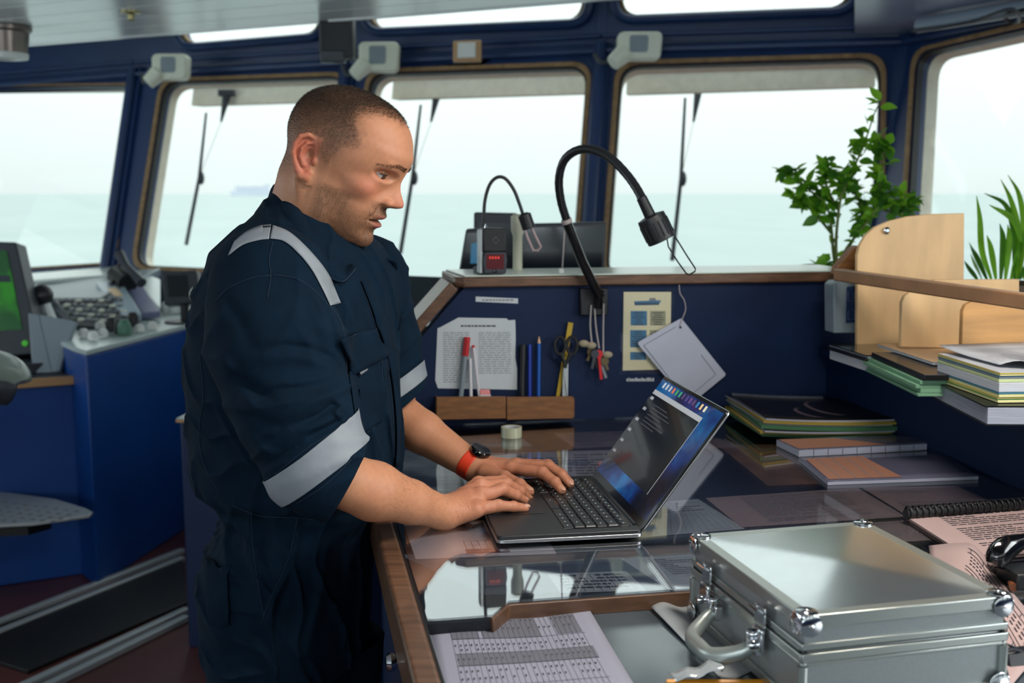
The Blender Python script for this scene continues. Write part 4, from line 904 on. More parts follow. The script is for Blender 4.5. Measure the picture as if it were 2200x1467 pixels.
# shoulder strips
def strip(pts_a, pts_b, name='reflective_strip', m='reflective_tape', lift=0.002, n=8, nv_=4):
    A_ = bez([Vector((x_, y_, 0)) for x_, y_ in pts_a], n); B_ = bez([Vector((x_, y_, 0)) for x_, y_ in pts_b], n); rows = []
    for t_ in range(nv_ + 1):
        rows.append([on_cloth(*(a * (1 - t_ / nv_) + b * t_ / nv_)[:2], lift) for a, b in zip(A_, B_)])
    k = [i for i in range(len(rows[0])) if all(r_[i] is not None for r_ in rows)]; rows = [[r_[i] for i in k] for r_ in rows]
    mb = MB(); mb.grid(rows); return mb.build(name, m, cover, smooth=180, solid=0.001)
strip([(586, 486), (620, 500), (655, 530), (690, 570), (714, 610), (731, 650)], [(580, 514), (610, 520), (640, 545), (668, 580), (690, 620), (708, 658)])
strip([(583, 484), (560, 487), (530, 500), (505, 520)], [(578, 515), (555, 518), (522, 528), (492, 550)])
# chest pocket, its flap, and the button placket
patch('chest_pocket', [(738, 730), (838, 770), (818, 905), (768, 942)], 14, 16, 'coverall_cloth', 0.002)
patch('pocket_flap', [(727, 726), (800, 705), (829, 764), (752, 806)], 12, 8, 'coverall_cloth', 0.0075, thick=0.003)
patch('pocket_label', [(763, 801), (783, 793), (784, 797), (765, 806)], 1, 1, 'reflective_tape', 0.008)
strip([(772, 604), (790, 650), (815, 720), (836, 800), (847, 900), (848, 1000)], [(790, 604), (812, 650), (834, 715), (851, 800), (857, 900), (855, 1000)], 'front_placket', 'coverall_cloth', 0.004, 8, 3)
strip([(444, 1196), (470, 1214), (492, 1218)], [(452, 1340), (476, 1350), (496, 1340)], 'hip_pocket', 'coverall_cloth', 0.006, 6, 8)
for pts in ([(586, 520), (578, 560), (582, 590), (575, 640)], [(582, 592), (540, 598), (490, 620), (462, 650)], [(582, 590), (640, 600), (690, 640), (735, 700), (745, 800)],
            [(430, 760), (437, 850), (428, 930), (440, 1000), (475, 1062)], [(727, 730), (800, 708)], [(733, 736), (803, 714)], [(756, 804), (828, 762)], [(754, 798), (824, 757)],
            [(774, 608), (793, 660), (817, 740), (838, 830), (846, 920)], [(640, 1110), (620, 1200), (575, 1300), (560, 1345)], [(540, 1100), (545, 1200), (570, 1340)], [(500, 1085), (560, 1108), (640, 1112), (720, 1122)],
            [(592, 1018), (662, 962), (740, 914)], [(636, 1082), (700, 1040), (764, 978)], [(820, 770), (822, 860), (806, 915), (770, 938)]):
    seam(pts)
# collar
near = [((598, 395, 1.94), (582, 428, 1.945)), ((612, 412, 1.885), (588, 458, 1.86)), ((634, 440, 1.842), (612, 500, 1.80)), ((664, 482, 1.82), (646, 545, 1.765)), ((700, 528, 1.822), (690, 583, 1.755)), ((738, 566, 1.845), (735, 606, 1.775)), ((752, 578, 1.852), (765, 578, 1.80))]
def mirror(v): p = np.array(v) - np.array([neck_b[0], BY, 0]); p[2] = v[2]; s_ = p[:2] @ bl[:2]; q_ = np.array(v); q_[:2] = np.array(v)[:2] - 2 * s_ * bl[:2]; return q_
rn = [(Q(*a), Q(*b)) for a, b in near]; rows = [[], [], [], []]
seqn = [(mirror(a), mirror(b)) for a, b in rn[:0:-1]] + rn
ua = bez([Vector(a) for a, b in seqn], 5); ub = bez([Vector(b) for a, b in seqn], 5)
mb = MB(); mb.grid([[a * (1 - t_) + b * t_ + Vector((0, 0, 1)) * (0.008 * math.sin(t_ * math.pi)) for a, b in zip(ua, ub)] for t_ in (0, 0.15, 0.35, 0.6, 0.8, 1)]); mb.build('collar', 'coverall_cloth', cover, smooth=180, solid=0.004)
mb = MB(); mb.tube([b + Vector((0, -0.001, 0.001)) for b in ub], 0.0009, 5); mb.build('collar_stitching', 'seam_thread', cover)
mb = MB(); mb.grid([[a * (1 - t_) + Vector(neck_b + (np.array(a) - neck_b) * 0.9 + [0.0, 0, -0.05]) * t_ for a in ua] for t_ in (0, 0.5, 1)]); mb.build('collar_stand', 'coverall_cloth', cover, smooth=180, solid=0.003)
# undershirt showing at the throat
mat('undershirt_cloth', srgb(205, 190, 185), 0.8)
c = Vector(Q(720, 568, 1.885)); mb = MB(); mb.ball(c, (0.040, 0.045, 0.028), None, 20, 12); mb.build('undershirt', 'undershirt_cloth', MAN, smooth=180)
# boots
mat('boot_leather', srgb(20, 20, 22), 0.4)
for s_ in (-1, 1):
    b0 = Vector((-0.40, BY, 0)) + Vector(bl) * 0.12 * s_; F0 = Vector(bf); mb = MB()
    mb.grid([[b0 + F0 * (f * 1.0) + Vector(bl) * (w_ * math.cos(t_)) + Z * (0.015 + h_ * max(math.sin(t_), -0.15)) for t_ in [2 * math.pi * k / 16 for k in range(17)]] for f, w_, h_ in [(-0.09, .01, .02), (-0.085, .035, .10), (-.02, .042, .13), (.05, .045, .09), (.12, .05, .06), (.175, .04, .045), (.20, .01, .02)]])
    mb.build('boot', 'boot_leather', MAN, smooth=180)
# watch
mat('strap_orange', srgb(228, 62, 28), 0.5)
wax = Vector(WRI2 - ELB2).normalized(); wc = Vector(WRI2) - wax * 0.011; wu = Vector((0.30, -0.05, 0.93)); wu = (wu - wax * wu.dot(wax)).normalized(); ws = wax.cross(wu)
WT = thing('wristwatch', 'black round watch on a bright orange strap, on the far wrist of the man', 'watch', wc)
ring = []
rows = []
for k in range(33):
    a_ = 2 * math.pi * k / 32; rad = 0.0288; cdir = wu * math.cos(a_) * 0.98 + ws * math.sin(a_) * 1.02
    rows.append([wc + wax * t_ + cdir * (rad + (0.0012 if abs(t_) < 0.009 else 0)) for t_ in (-0.011, -0.009, 0.009, 0.011)])
mb = MB(); mb.grid(rows); mb.build('strap', 'strap_orange', WT, smooth=60, solid=0.0025)
fc0 = wc + wu * 0.030 + wax * 0.006
mb = MB(); mb.lathe([(0.0001, -0.004), (0.018, -0.004), (0.0205, 0.0), (0.0205, 0.006), (0.018, 0.009), (0.0001, 0.009)], fc0, wu, 32); mb.build('watch_case', 'black_gloss', WT)
mb = MB(); mb.lathe([(0.0165, 0.0088), (0.0172, 0.0105), (0.0195, 0.0095), (0.019, 0.008)], fc0, wu, 32); mb.build('bezel', 'dark_plastic', WT)
mb = MB(); mb.lathe([(0.0025, 0.02), (0.0025, 0.0235)], fc0 + wu * 0.003, ws, 10); mb.build('crown', 'chrome', WT)
mb = MB(); mb.box(wc - ws * 0.0300 - wu * 0.006, (0.018, 0.004, 0.014), (wax, ws, wu)); mb.build('buckle', 'black_plastic', WT, bevel=0.001)
# ================================================================ THINGS ON THE TABLE
# ---- laptop
ZK = ZT + 0.0035
LPH = R(9.0); LU = Vector((math.cos(LPH), math.sin(LPH), 0)); LV = Vector((-math.sin(LPH), math.cos(LPH), 0))
L0 = PZ(1068, 1168, ZK + 0.004); L0.z = ZK
LD, LWD = 0.236, 0.352                         # depth (along LU), width (along LV)
def LP(u, v, z): return L0 + LU * u + LV * v + Z * z
LT = thing('laptop', 'open black laptop with silver edge and blue lit screen, under the hands of the man', 'laptop', LP(LD / 2, LWD / 2, 0))
def rr(u0, v0, u1, v1, r, n=6): return roundpoly([(u0, v0), (u1, v0), (u1, v1), (u0, v1)], r, n)
mb = MB(); mb.prism([LP(p.x, p.y, 0.003) for p in rr(0, 0, LD, LWD, 0.012)], (0, 0, 0.006)); mb.build('base_shell', mat('laptop_silver', srgb(170, 172, 176), 0.28, metal=0.9), LT, bevel=0.001)
mb = MB(); mb.prism([LP(p.x, p.y, 0.0085) for p in rr(0.001, 0.001, LD - 0.001, LWD - 0.001, 0.011)], (0, 0, 0.0065)); mb.build('palm_rest', mat('laptop_carbon', srgb(32, 34, 37), 0.42, noise=0.1, nscale=300), LT, bevel=0.0012)
zd = 0.0152
mb = MB(); mb.prism([LP(p.x, p.y, zd) for p in rr(0.012, 0.115, 0.098, 0.235, 0.004)], (0, 0, 0.0003)); mb.build('touchpad', mat('pad_black', srgb(24, 25, 28), 0.3), LT)
mb = MB(); mb.prism([LP(p.x, p.y, zd - 0.0002) for p in rr(0.112, 0.022, 0.222, 0.332, 0.004)], (0, 0, 0.0004)); mb.build('keyboard_well', 'black_gloss', LT)
mat('key_black', srgb(34, 37, 41), 0.38); mat('key_legend', srgb(190, 200, 205), 0.5, emit=srgb(190, 200, 205), estr=0.25)
rows = [(0.2125, 0.010, [1] * 15), (0.194, 0.0155, [1] * 13 + [1.9]), (0.1755, 0.0155, [1.5] + [1] * 12 + [1.4]), (0.157, 0.0155, [1.8] + [1] * 11 + [2.1]), (0.1385, 0.0155, [2.3] + [1] * 10 + [2.6]), (0.120, 0.0155, [1, 1, 1, 1.2, 5.2, 1.2, 1, 1, 1, 1])]
kme = {}
for ru, kh, ws_ in rows:
    tot = sum(ws_); v = 0.327; un = 0.300 / tot
    for k, wk in enumerate(ws_):
        kw = wk * un - 0.0022; vc_ = v - (wk * un) / 2; v -= wk * un
        key = (round(kw, 4), kh)
        if key not in kme:
            mb = MB(); mb.hexa([Vector((0, 0, 0)) + LU * a * kh / 2 * s_ + LV * b * kw / 2 * s_ + Z * h for h, s_ in ((0, 1), (0.0016, 0.93)) for a, b in ((-1, -1), (1, -1), (1, 1), (-1, 1))])
            o = mb.build('key', 'key_black', LT, smooth=0); kme[key] = o.data
            mb2 = MB(); mb2.hexa([LU * (a * 0.0010) + LV * (b * min(0.0011, kw * .18)) + Z * h for h in (0, 0.0002) for a, b in ((-1, -1), (1, -1), (1, 1), (-1, 1))]); g = mb2.build('legend', 'key_legend', o, smooth=0)
            kme[key] = (o.data, g.data); o.location = LP(ru, vc_, zd + 0.0010) - WL[LT.name]; g.location = Vector((0, 0, 0.0009)); continue
        o = bpy.data.objects.new('key', kme[key][0]); COL.objects.link(o); o.parent = LT; o.location = LP(ru, vc_, zd + 0.0010) - WL[LT.name]
        if k % 2 == 0 or wk == 1: g = bpy.data.objects.new('legend', kme[key][1]); COL.objects.link(g); g.parent = o; g.location = (0, 0, 0.0009)
mb = MB(); mb.tube([LP(LD - 0.006, 0.03, 0.012), LP(LD - 0.006, LWD - 0.03, 0.012)], 0.0055, 12); mb.build('hinge', 'black_plastic', LT)
# lid: plane through the hinge, tilted back
h0 = LP(LD - 0.004, 0.0, 0.012); tp = PP(1559, 893, LP(LD, 0, 0), LV); tdir = (tp - h0); tdir = (tdir - LV * tdir.dot(LV)); SH_ = 0.238; tdir.normalize(); sn = LV.cross(tdir); sn = sn if sn.dot(-LU) > 0 else -sn
def SP(s, v, d=0.0): return h0 + tdir * s + LV * v + sn * d
mb = MB(); mb.prism([SP(p.x, p.y, -0.0045) for p in rr(0, 0, SH_, LWD, 0.010)], sn * 0.0035); mb.build('lid_shell', 'laptop_silver', LT, bevel=0.0008)
mb = MB(); mb.prism([SP(p.x, p.y, -0.001) for p in rr(0.001, 0.0015, SH_ - 0.001, LWD - 0.0015, 0.009)], sn * 0.0022); lid = mb.build('screen_bezel', 'black_gloss', LT, bevel=0.0006)
ms = bpy.data.materials.new('screen_wallpaper'); ms.use_nodes = True; MATS['screen_wallpaper'] = ms; t = ms.node_tree; b = t.nodes['Principled BSDF']; b.inputs['Base Color'].default_value = (0.005, 0.005, 0.008, 1); b.inputs['Roughness'].default_value = 0.12; b.inputs['Coat Weight'].default_value = 0.6
co = t.nodes.new('ShaderNodeTexCoord'); mp = t.nodes.new('ShaderNodeMapping'); mp.inputs['Scale'].default_value = (6, 6, 6); n = t.nodes.new('ShaderNodeTexNoise'); n.inputs['Scale'].default_value = 1.3; n.inputs['Detail'].default_value = 6
rmp = t.nodes.new('ShaderNodeValToRGB'); e = rmp.color_ramp.elements; e[0].position = 0.42; e[0].color = srgb(6, 12, 34); e[1].position = 0.70; e[1].color = srgb(10, 130, 205); x_ = rmp.color_ramp.elements.new(0.55); x_.color = srgb(2, 50, 130)
t.links.new(co.outputs['Object'], mp.inputs[0]); t.links.new(mp.outputs[0], n.inputs[0]); t.links.new(n.outputs[0], rmp.inputs[0]); t.links.new(rmp.outputs[0], b.inputs['Emission Color']); b.inputs['Emission Strength'].default_value = 0.55
mb = MB(); mb.prism([SP(s_, v_, 0.0012) for s_, v_ in ((0.018, 0.007), (SH_ - 0.008, 0.007), (SH_ - 0.008, LWD - 0.007), (0.018, LWD - 0.007))], sn * 0.0003); scr = mb.build('display', ms, LT, smooth=0)
def on_screen(name, m, s0, v0, s1, v1, d, par=scr):
    mb = MB(); mb.prism([SP(s_, v_, d) for s_, v_ in ((s0, v0), (s1, v0), (s1, v1), (s0, v1))], sn * 0.0001); return mb.build(name, m, par, smooth=0)
mat('win_dark', srgb(10, 14, 18), 0.15, coat=0.6); mat('win_edge', srgb(150, 155, 160), 0.3, emit=srgb(170, 175, 180), estr=0.6)
on_screen('open_window', 'win_dark', 0.050, 0.070, 0.200, 0.345, 0.0016)
on_screen('title_bar', 'win_edge', 0.197, 0.070, 0.2065, 0.345, 0.0018); on_screen('window_edge', 'win_edge', 0.050, 0.0685, 0.2065, 0.070, 0.0018)
icn = [srgb(200, 205, 210), srgb(190, 195, 200), srgb(180, 190, 200), srgb(215, 110, 70), srgb(60, 150, 80), srgb(50, 150, 110), srgb(85, 60, 110), srgb(75, 60, 120), srgb(95, 70, 120), srgb(80, 60, 100), srgb(40, 120, 170), srgb(215, 190, 130), srgb(220, 215, 180)]
for i, c_ in enumerate(icn):
    m = mat('icon_%d' % i, c_, 0.3, emit=c_, estr=0.55); v = LWD - 0.035 - i * 0.0195; on_screen('screen_icon', m, 0.2155, v - 0.0045, 0.2265, v + 0.0045, 0.0016)
for i in range(6): on_screen('screen_icon', 'win_edge', 0.186 - i * 0.024, 0.322, 0.192 - i * 0.024, 0.340, 0.0016)
for i in range(7): on_screen('text_line', 'ink_light', 0.180 - i * 0.007, 0.22 - (i % 3) * 0.02, 0.1812 - i * 0.007, 0.30, 0.0019)

# ---- aluminium case
zc0 = ZL; zc1 = 1.043
c4 = [PZ(x, y, zc1) for x, y in ((1487, 1146), (1868, 1124), (2156, 1276), (1728, 1332))]     # back-left, back-right, front-right, front-left
cu = ((c4[1] - c4[0]) + (c4[2] - c4[3])); cu.z = 0; cu.normalize(); cv = Vector((-cu.y, cu.x, 0))
ctr = sum(c4, Vector()) / 4; CWU = ((c4[1] - c4[0]).length + (c4[2] - c4[3]).length) / 2; CWV = ((c4[0] - c4[3]).length + (c4[1] - c4[2]).length) / 2
def CPt(u, v, z): return Vector((ctr.x, ctr.y, 0)) + cu * u + cv * v + Z * z
hu, hv = CWU / 2, CWV / 2; CX = (cu, cv, Z)
mat('alu_sheet', srgb(232, 236, 236), 0.2, metal=1.0, noise=0.03, nscale=30, bump=0.03, bscale=12)
mat('alu_extrusion', srgb(178, 184, 180), 0.30, metal=0.85); mat('alu_side', srgb(164, 170, 172), 0.42, metal=0.7, noise=0.05, nscale=300)
CS = thing('metal_case', 'silver aluminium carrying case with chrome corners, front right on the table', 'case', CPt(0, 0, zc0))
mb = MB(); mb.box(CPt(0, 0, (zc0 + 0.006 + 1.002) / 2), (CWU - 0.006, CWV - 0.006, 1.002 - zc0 - 0.006), CX); mb.build('lower_shell', 'alu_side', CS, bevel=0.002)
mb = MB(); mb.box(CPt(0, 0, (1.002 + zc1 - 0.002) / 2), (CWU - 0.006, CWV - 0.006, zc1 - 0.002 - 1.002), CX); ldx = mb.build('lid_shell', 'alu_side', CS, bevel=0.002)
# lid sheet, dished slightly towards its middle
n_ = 24; mb = MB(); mb.grid([[CPt(-hu + 0.012 + (2 * hu - 0.024) * i / n_, -hv + 0.012 + (2 * hv - 0.024) * j / n_, zc1 + 0.0008 + 0.0035 * min(1 - abs(2 * i / n_ - 1), 1 - abs(2 * j / n_ - 1)) ) for i in range(n_ + 1)] for j in range(n_ + 1)]); mb.build('lid_sheet', 'alu_sheet', CS, smooth=180)
prof = lambda z0, z1, off: [(z0, off), (z1, off)]
for (u, v, lu, lv) in ((0, -hv, 2 * hu, 0), (0, hv, 2 * hu, 0), (-hu, 0, 0, 2 * hv), (hu, 0, 0, 2 * hv)):
    al = cu if lu else cv; L_ = lu or lv; nn_ = (cv * (1 if v > 0 else -1)) if lu else (cu * (1 if u > 0 else -1)); o0 = CPt(u, v, 0)
    for z0, z1, w_, d_ in ((zc1 - 0.014, zc1 + 0.001, 0.004, 0.016), (1.004, 1.012, 0.004, 0.006), (0.9905, 1.0005, 0.005, 0.006), (0.985, 0.9895, 0.0025, 0.006), (zc0 + 0.004, zc0 + 0.016, 0.004, 0.010), (1.0005, 1.004, -0.0005, 0.004)):
        mb = MB(); mb.box(o0 + nn_ * (w_ - d_ / 2 - 0.003) + Z * (z0 + z1) / 2, (L_ + (0.0 if z1 > zc1 else 0.0), d_, z1 - z0), (al, nn_, Z)); mb.build('edge_extrusion' if w_ > 0 else 'seam_gasket', 'alu_extrusion' if w_ > 0 else 'seal_black', CS, bevel=0.0012)
for su in (-1, 1):
    for sv in (-1, 1):
        mb = MB(); mb.tube([CPt(su * (hu - 0.003), sv * (hv - 0.003), zc0 + 0.006), CPt(su * (hu - 0.003), sv * (hv - 0.003), 0.985)], 0.006, 10); mb.build('upright_extrusion', 'alu_extrusion', CS)
        for top in (0, 1):
            zz = (zc1 + 0.001) if top else zc0 + 0.004; sz = 1 if top else -1; cc = CPt(su * (hu - 0.002), sv * (hv - 0.002), zz - sz * 0.004)
            cr = MB(); cr.ball(cc + Z * sz * 0.001 - cu * su * 0.003 - cv * sv * 0.003, (0.0085, 0.0085, 0.0078), CX, 14, 10); c_o = cr.build('corner_piece', 'chrome', CS, smooth=180)
            for nr, a_, b_ in ((Z * sz, cu * -su, cv * -sv), (cu * su, cv * -sv, Z * -sz), (cv * sv, cu * -su, Z * -sz)):
                mb = MB(); mb.lathe([(0.0001, 0.0), (0.013, 0.0), (0.013, 0.001), (0.0115, 0.0018), (0.0001, 0.0018)], cc + nr * 0.0046 + a_ * 0.007 + b_ * 0.007, nr, 24); mb.build('corner_plate', 'chrome', c_o, smooth=40)
                mb = MB(); mb.ball(cc + nr * 0.0066 + a_ * 0.007 + b_ * 0.007, (0.0028, 0.0028, 0.0018), None, 10, 6); mb.build('rivet', 'chrome', c_o)
        mb = MB(); mb.lathe([(0.009, 0), (0.011, -0.002), (0.010, -0.006)][::-1], CPt(su * (hu - 0.02), sv * (hv - 0.02), zc0 + 0.0065), Z, 14); mb.build('rubber_foot', 'seal_black', CS)
for sv in (0.58, -0.42):       # latches on the handle side
    o0 = CPt(-hu - 0.003, sv * hv, 0)
    mb = MB(); mb.box(o0 + Z * 1.012 - cu * 0.003, (0.003, 0.026, 0.024), CX); la = mb.build('latch', 'chrome', CS, bevel=0.001)
    mb = MB(); mb.tube([o0 - cu * 0.006 + Z * 1.019 - cv * 0.010, o0 - cu * 0.011 + Z * 1.023 - cv * 0.010, o0 - cu * 0.011 + Z * 1.023 + cv * 0.010, o0 - cu * 0.006 + Z * 1.019 + cv * 0.010], 0.0022, 8); mb.build('latch_hook', 'chrome', la)
    mb = MB(); mb.box(o0 + Z * 0.985 - cu * 0.005, (0.006, 0.024, 0.028), CX); mb.build('latch_lever', 'chrome', la, bevel=0.002)
    mb = MB(); mb.lathe([(0.006, 0), (0.006, 0.006), (0.004, 0.009)], o0 + Z * 0.978 - cu * 0.008, -cu, 14); mb.build('key_lock', 'chrome', la)
# handle
ha, hb_ = CPt(-hu - 0.003, 0.38 * hv, 0.972), CPt(-hu - 0.003, -0.36 * hv, 0.972)
mat('handle_alu', srgb(172, 180, 176), 0.32, metal=0.6)
for p_ in (ha, hb_): mb = MB(); mb.box(p_ - cu * 0.004, (0.010, 0.022, 0.018), CX); mb.lathe([(0.007, 0), (0.008, 0.004), (0.008, 0.014), (0.006, 0.016)], p_ - cu * 0.008 + Z * 0.004, Z, 14); mb.build('handle_bracket', 'chrome', CS, bevel=0.001)
out_ = -cu * 0.046 - Z * 0.020
pth = bez([ha - cu * 0.008, ha + out_ * 0.5 - cv * 0.006, ha + out_ - cv * 0.026, (ha + hb_) / 2 + out_ * 1.06, hb_ + out_ + cv * 0.026, hb_ + out_ * 0.5 + cv * 0.006, hb_ - cu * 0.008], 6)
mb = MB(); mb.tube(pth, [0.0065 + 0.0035 * math.sin(math.pi * i / (len(pth) - 1)) for i in range(len(pth))], 12, flat=1.25); mb.build('handle', 'handle_alu', CS, smooth=180)
# clear tag strap looped on the handle
mat('tape_strap', srgb(205, 212, 216), 0.16, metal=0.5, bump=0.4, bscale=60, noise=0.1)
tg = [(1560, 1408), (1545, 1425), (1515, 1437), (1480, 1446), (1445, 1452), (1425, 1440)]
g0 = hb_ + out_ * 0.9 + cv * 0.02; tl = [g0 + Vector((0, 0, -0.012))] + [PZ(x, y, z_) for (x, y), z_ in zip(tg[1:], (0.952, 0.945, 0.940, 0.935))]
tl = bez(tl, 5); rows = [[p + cv * (w_ * 0.012) + Z * (0.002 * math.sin(i * 0.9 + w_)) for w_ in (-1, -0.3, 0.3, 1)] for i, p in enumerate(tl)]
TG = tag(MB().grid(rows).build('luggage_strap', 'tape_strap', None, smooth=180, solid=0.0012), 'crumpled silvery strap hanging from the handle of the metal case', 'strap')

# ---- tape roll
tb = PZ(1099, 938, ZK); TR = thing('tape_roll', 'small roll of clear adhesive tape standing on the perspex', 'tape', tb)
mb = MB(); mb.lathe([(0.018, 0), (0.0235, 0), (0.0235, 0.023), (0.018, 0.023), (0.018, 0)], tb, Z, 32); mb.build('tape', mat('tape_clear', srgb(190, 192, 165), 0.25, spec=0.6), TR)
mb = MB(); mb.lathe([(0.0165, 0.001), (0.018, 0.001), (0.018, 0.022), (0.0165, 0.022), (0.0165, 0.001)], tb, Z, 32); mb.build('core', 'paper_grey', TR)

# ---- curved stack of booklets by the corner
def booklet(px_, z, thk, m_cover, m_pages, name, label, cat='booklet', group=None, curl=0.0, sag=0.0):
    q = [PZ(x, y, ZK) + Z * (z - ZK) for x, y in px_]; o = thing(name, label, cat, sum(q, Vector()) / 4, group); n_ = 12
    def surf(s, t, dz): p = bil(q, s, t); return p + Z * (dz + curl * (1 - s) ** 2.2 * 1.0 + sag * math.sin(math.pi * t))
    rows = [[surf(i / n_, j / 6, 0.0) for i in range(n_ + 1)] for j in range(7)]; top = [[surf(i / n_, j / 6, thk) for i in range(n_ + 1)] for j in range(7)]
    mb = MB(); mb.grid(rows); mb.grid(top)
    for a_, b_ in ((rows[0], top[0]), (rows[-1], top[-1]), ([r_[0] for r_ in rows], [r_[0] for r_ in top]), ([r_[-1] for r_ in rows], [r_[-1] for r_ in top])): mb.grid([a_, b_])
    mb.build('pages', m_pages, o)
    mb = MB(); mb.grid([[surf(i / n_, j / 6, thk + 0.0007) for i in range(n_ + 1)] for j in range(7)]); mb.build('cover', m_cover, o, solid=0.0008)
    return o, surf
mat('pages_yellow', srgb(150, 130, 50), 0.6, noise=0.15, nscale=60, stretch=(0.3, 0.3, 30)); mat('pages_green', srgb(60, 104, 72), 0.6, noise=0.25, nscale=60, stretch=(0.3, 0.3, 30))
mat('cover_black', srgb(14, 16, 22), 0.3); mat('pages_grey', srgb(150, 152, 165), 0.6, noise=0.15, nscale=60, stretch=(0.3, 0.3, 30)); mat('cover_swirl', srgb(84, 74, 84), 0.35)
zz = ZK
base = [(1640, 934), (1922, 922), (1815, 872), (1562, 877)]
specs = [('green', 0.006, 'pages_green', 'pages_green', 0.006), ('yellow', 0.004, 'pages_yellow', 'pages_yellow', 0.008), ('dark', 0.004, 'pages_grey', 'cover_black', 0.012), ('green', 0.008, 'pages_green', 'pages_green', 0.014), ('grey', 0.003, 'pages_grey', 'pages_grey', 0.016), ('yellow', 0.005, 'pages_yellow', 'pages_yellow', 0.016), ('black', 0.004, 'pages_grey', 'cover_black', 0.02)]
labs = ['green booklet at the very bottom of the stack in the corner', 'thin yellow booklet second from the bottom of the corner stack', 'dark covered booklet with grey curled edge low in the corner stack', 'thick green booklet in the middle of the corner stack',
        'thin grey booklet above the thick green one in the corner stack', 'bright yellow edged booklet just under the black notebook', 'black spiral notebook with grey swirls on top of the corner stack']
for k, (nm, thk, mp_, mc_, cl_) in enumerate(specs):
    jit = [(random.uniform(-8, 8), random.uniform(-2, 2)) for _ in range(4)]
    pxs = [(x + (jit[i][0]) + (20 if k in (0, 3) and i in (1, 2) else 0), y + 30 * 0 + jit[i][1] + 18) for i, (x, y) in enumerate(base)]
    o, surf = booklet(pxs, zz, thk, mc_, mp_, 'spiral_notebook' if k == 6 else 'booklet', labs[k], 'notebook' if k == 6 else 'booklet', None if k == 6 else 'booklets stacked in the corner of the table', curl=0.014)
    zz += thk + 0.0012
    if k == 6:
        for i in range(40):
            c_ = surf(0.06 + i * 0.019, 0.99, 0.004); mb = MB(); mb.tube([c_ + Z * (0.006 * math.cos(a)) + V * (0.006 * math.sin(a)) for a in [2 * math.pi * j / 8 for j in range(8)]], 0.0009, 4, closed=True); mb.build('ring', 'grey_plastic', o)
        for (cs, ct, ra, rb_) in ((0.66, 0.5, 0.14, 0.30), (0.45, 0.3, 0.1, 0.2)):
            pts = [surf(min(max(cs + ra * math.cos(a), 0), 1), min(max(ct + rb_ * math.sin(a), 0), 1), 0.0062) for a in [math.pi * (0.55 + 1.0 * j / 14) for j in range(15)]]; mb = MB(); mb.tube(pts, [0.001 + 0.006 * math.sin(math.pi * j / 14) for j in range(15)], 6, flat=0.08); mb.build('printed_swirl', 'cover_swirl', o)
# ---- glossy desk pads beside it
mat('pad_gloss', srgb(92, 92, 112), 0.22, coat=0.4, noise=0.06, nscale=10); mat('pad_edge', srgb(165, 170, 190), 0.5); mat('pad_reflection', srgb(160, 113, 94), 0.4)
o, sf = booklet([(1778, 1042), (2102, 1030), (2022, 975), (1716, 990)], ZK, 0.006, 'pad_gloss', 'pad_edge', 'desk_pad', 'flat grey glossy booklet with a salmon shelf reflection painted on, right of the laptop')
mb = MB(); mb.add([sf(s_, t_, 0.0082) for s_, t_ in ((0.02, 0.06), (0.50, 0.05), (0.42, 0.92), (0.03, 0.92))], [(0, 1, 2, 3)]); mb.build('painted_reflection', 'pad_reflection', o, smooth=0)  # salmon patch paints the plywood shelf's reflection on the gloss
mb = MB(); [mb.add([sf(s_, t_, 0.0085) for s_, t_ in ((a, 0.08), (a + 0.006, 0.08), (a + 0.006, 0.9), (a, 0.9))], [(0, 1, 2, 3)]) for a in (0.1, 0.2, 0.3, 0.38)]; mb.build('ruled_lines', 'ink_light', o, smooth=0); o.children[-1]['kind'] = 'stuff'
o, sf = booklet([(1716, 982), (2022, 966), (1988, 948), (1668, 958)], ZK + 0.0005, 0.014, 'pad_gloss', 'pad_edge', 'desk_calendar', 'thick grey pad with ruled white edge, lying behind the flat glossy booklet', 'pad')
mb = MB(); mb.add([sf(s_, t_, 0.016) for s_, t_ in ((0.01, 0.06), (0.62, 0.05), (0.36, 0.9), (0.0, 0.92))], [(0, 1, 2, 3)]); mb.build('painted_reflection', 'pad_reflection', o, smooth=0)  # the shelf's reflection painted on this pad too
for i in range(9): mb = MB(); a_ = sf(0.10 + i * 0.1, -0.01, 0.002); mb.tube([a_, a_ + Z * 0.012], 0.0006, 4); mb.build('tick', 'ink', o)
# ---- comb bound book on the right
q = [PZ(x, y, ZK) for x, y in ((2080, 1200), (2330, 1178), (2215, 1092), (1946, 1114))]
o = thing('comb_bound_book', 'open comb bound book with black plastic spine, at the right edge of the table', 'book', sum(q, Vector()) / 4)
mb = MB(); mb.prism(q, (0, 0, 0.004)); mb.build('pages', 'paper_pink', o)
tp_ = [p + Z * 0.004 for p in q]
pr = textprint([tp_[3], tp_[2], tp_[1], tp_[0]], 0.0004, rows=17, box=(0.22, 0.08, 0.95, 0.85), seed=77, th=0.35); pr.build('print', 'ink', o, smooth=0)
s0, s1 = PZ(1946, 1100, ZK + 0.014), PZ(2260, 1076, ZK + 0.014)
mb = MB(); mb.tube([s0 - Z * 0.004, s1 - Z * 0.004], 0.009, 12); mb.build('comb_spine', 'seal_black', o)
dd = (s1 - s0).normalized(); pd = Vector((-dd.y, dd.x, 0)) * -1
for i in range(26):
    c_ = s0 + dd * (0.006 + i * 0.0118) - Z * 0.001
    if (c_ - s0).length > (s1 - s0).length: break
    mb = MB(); mb.tube([c_ + Z * (0.0105 * math.sin(a)) + pd * (0.011 * math.cos(a)) for a in [math.pi * (-0.25 + 1.5 * j / 8) for j in range(9)]], 0.0026, 6, flat=0.5); mb.build('comb_ring', 'seal_black', o)
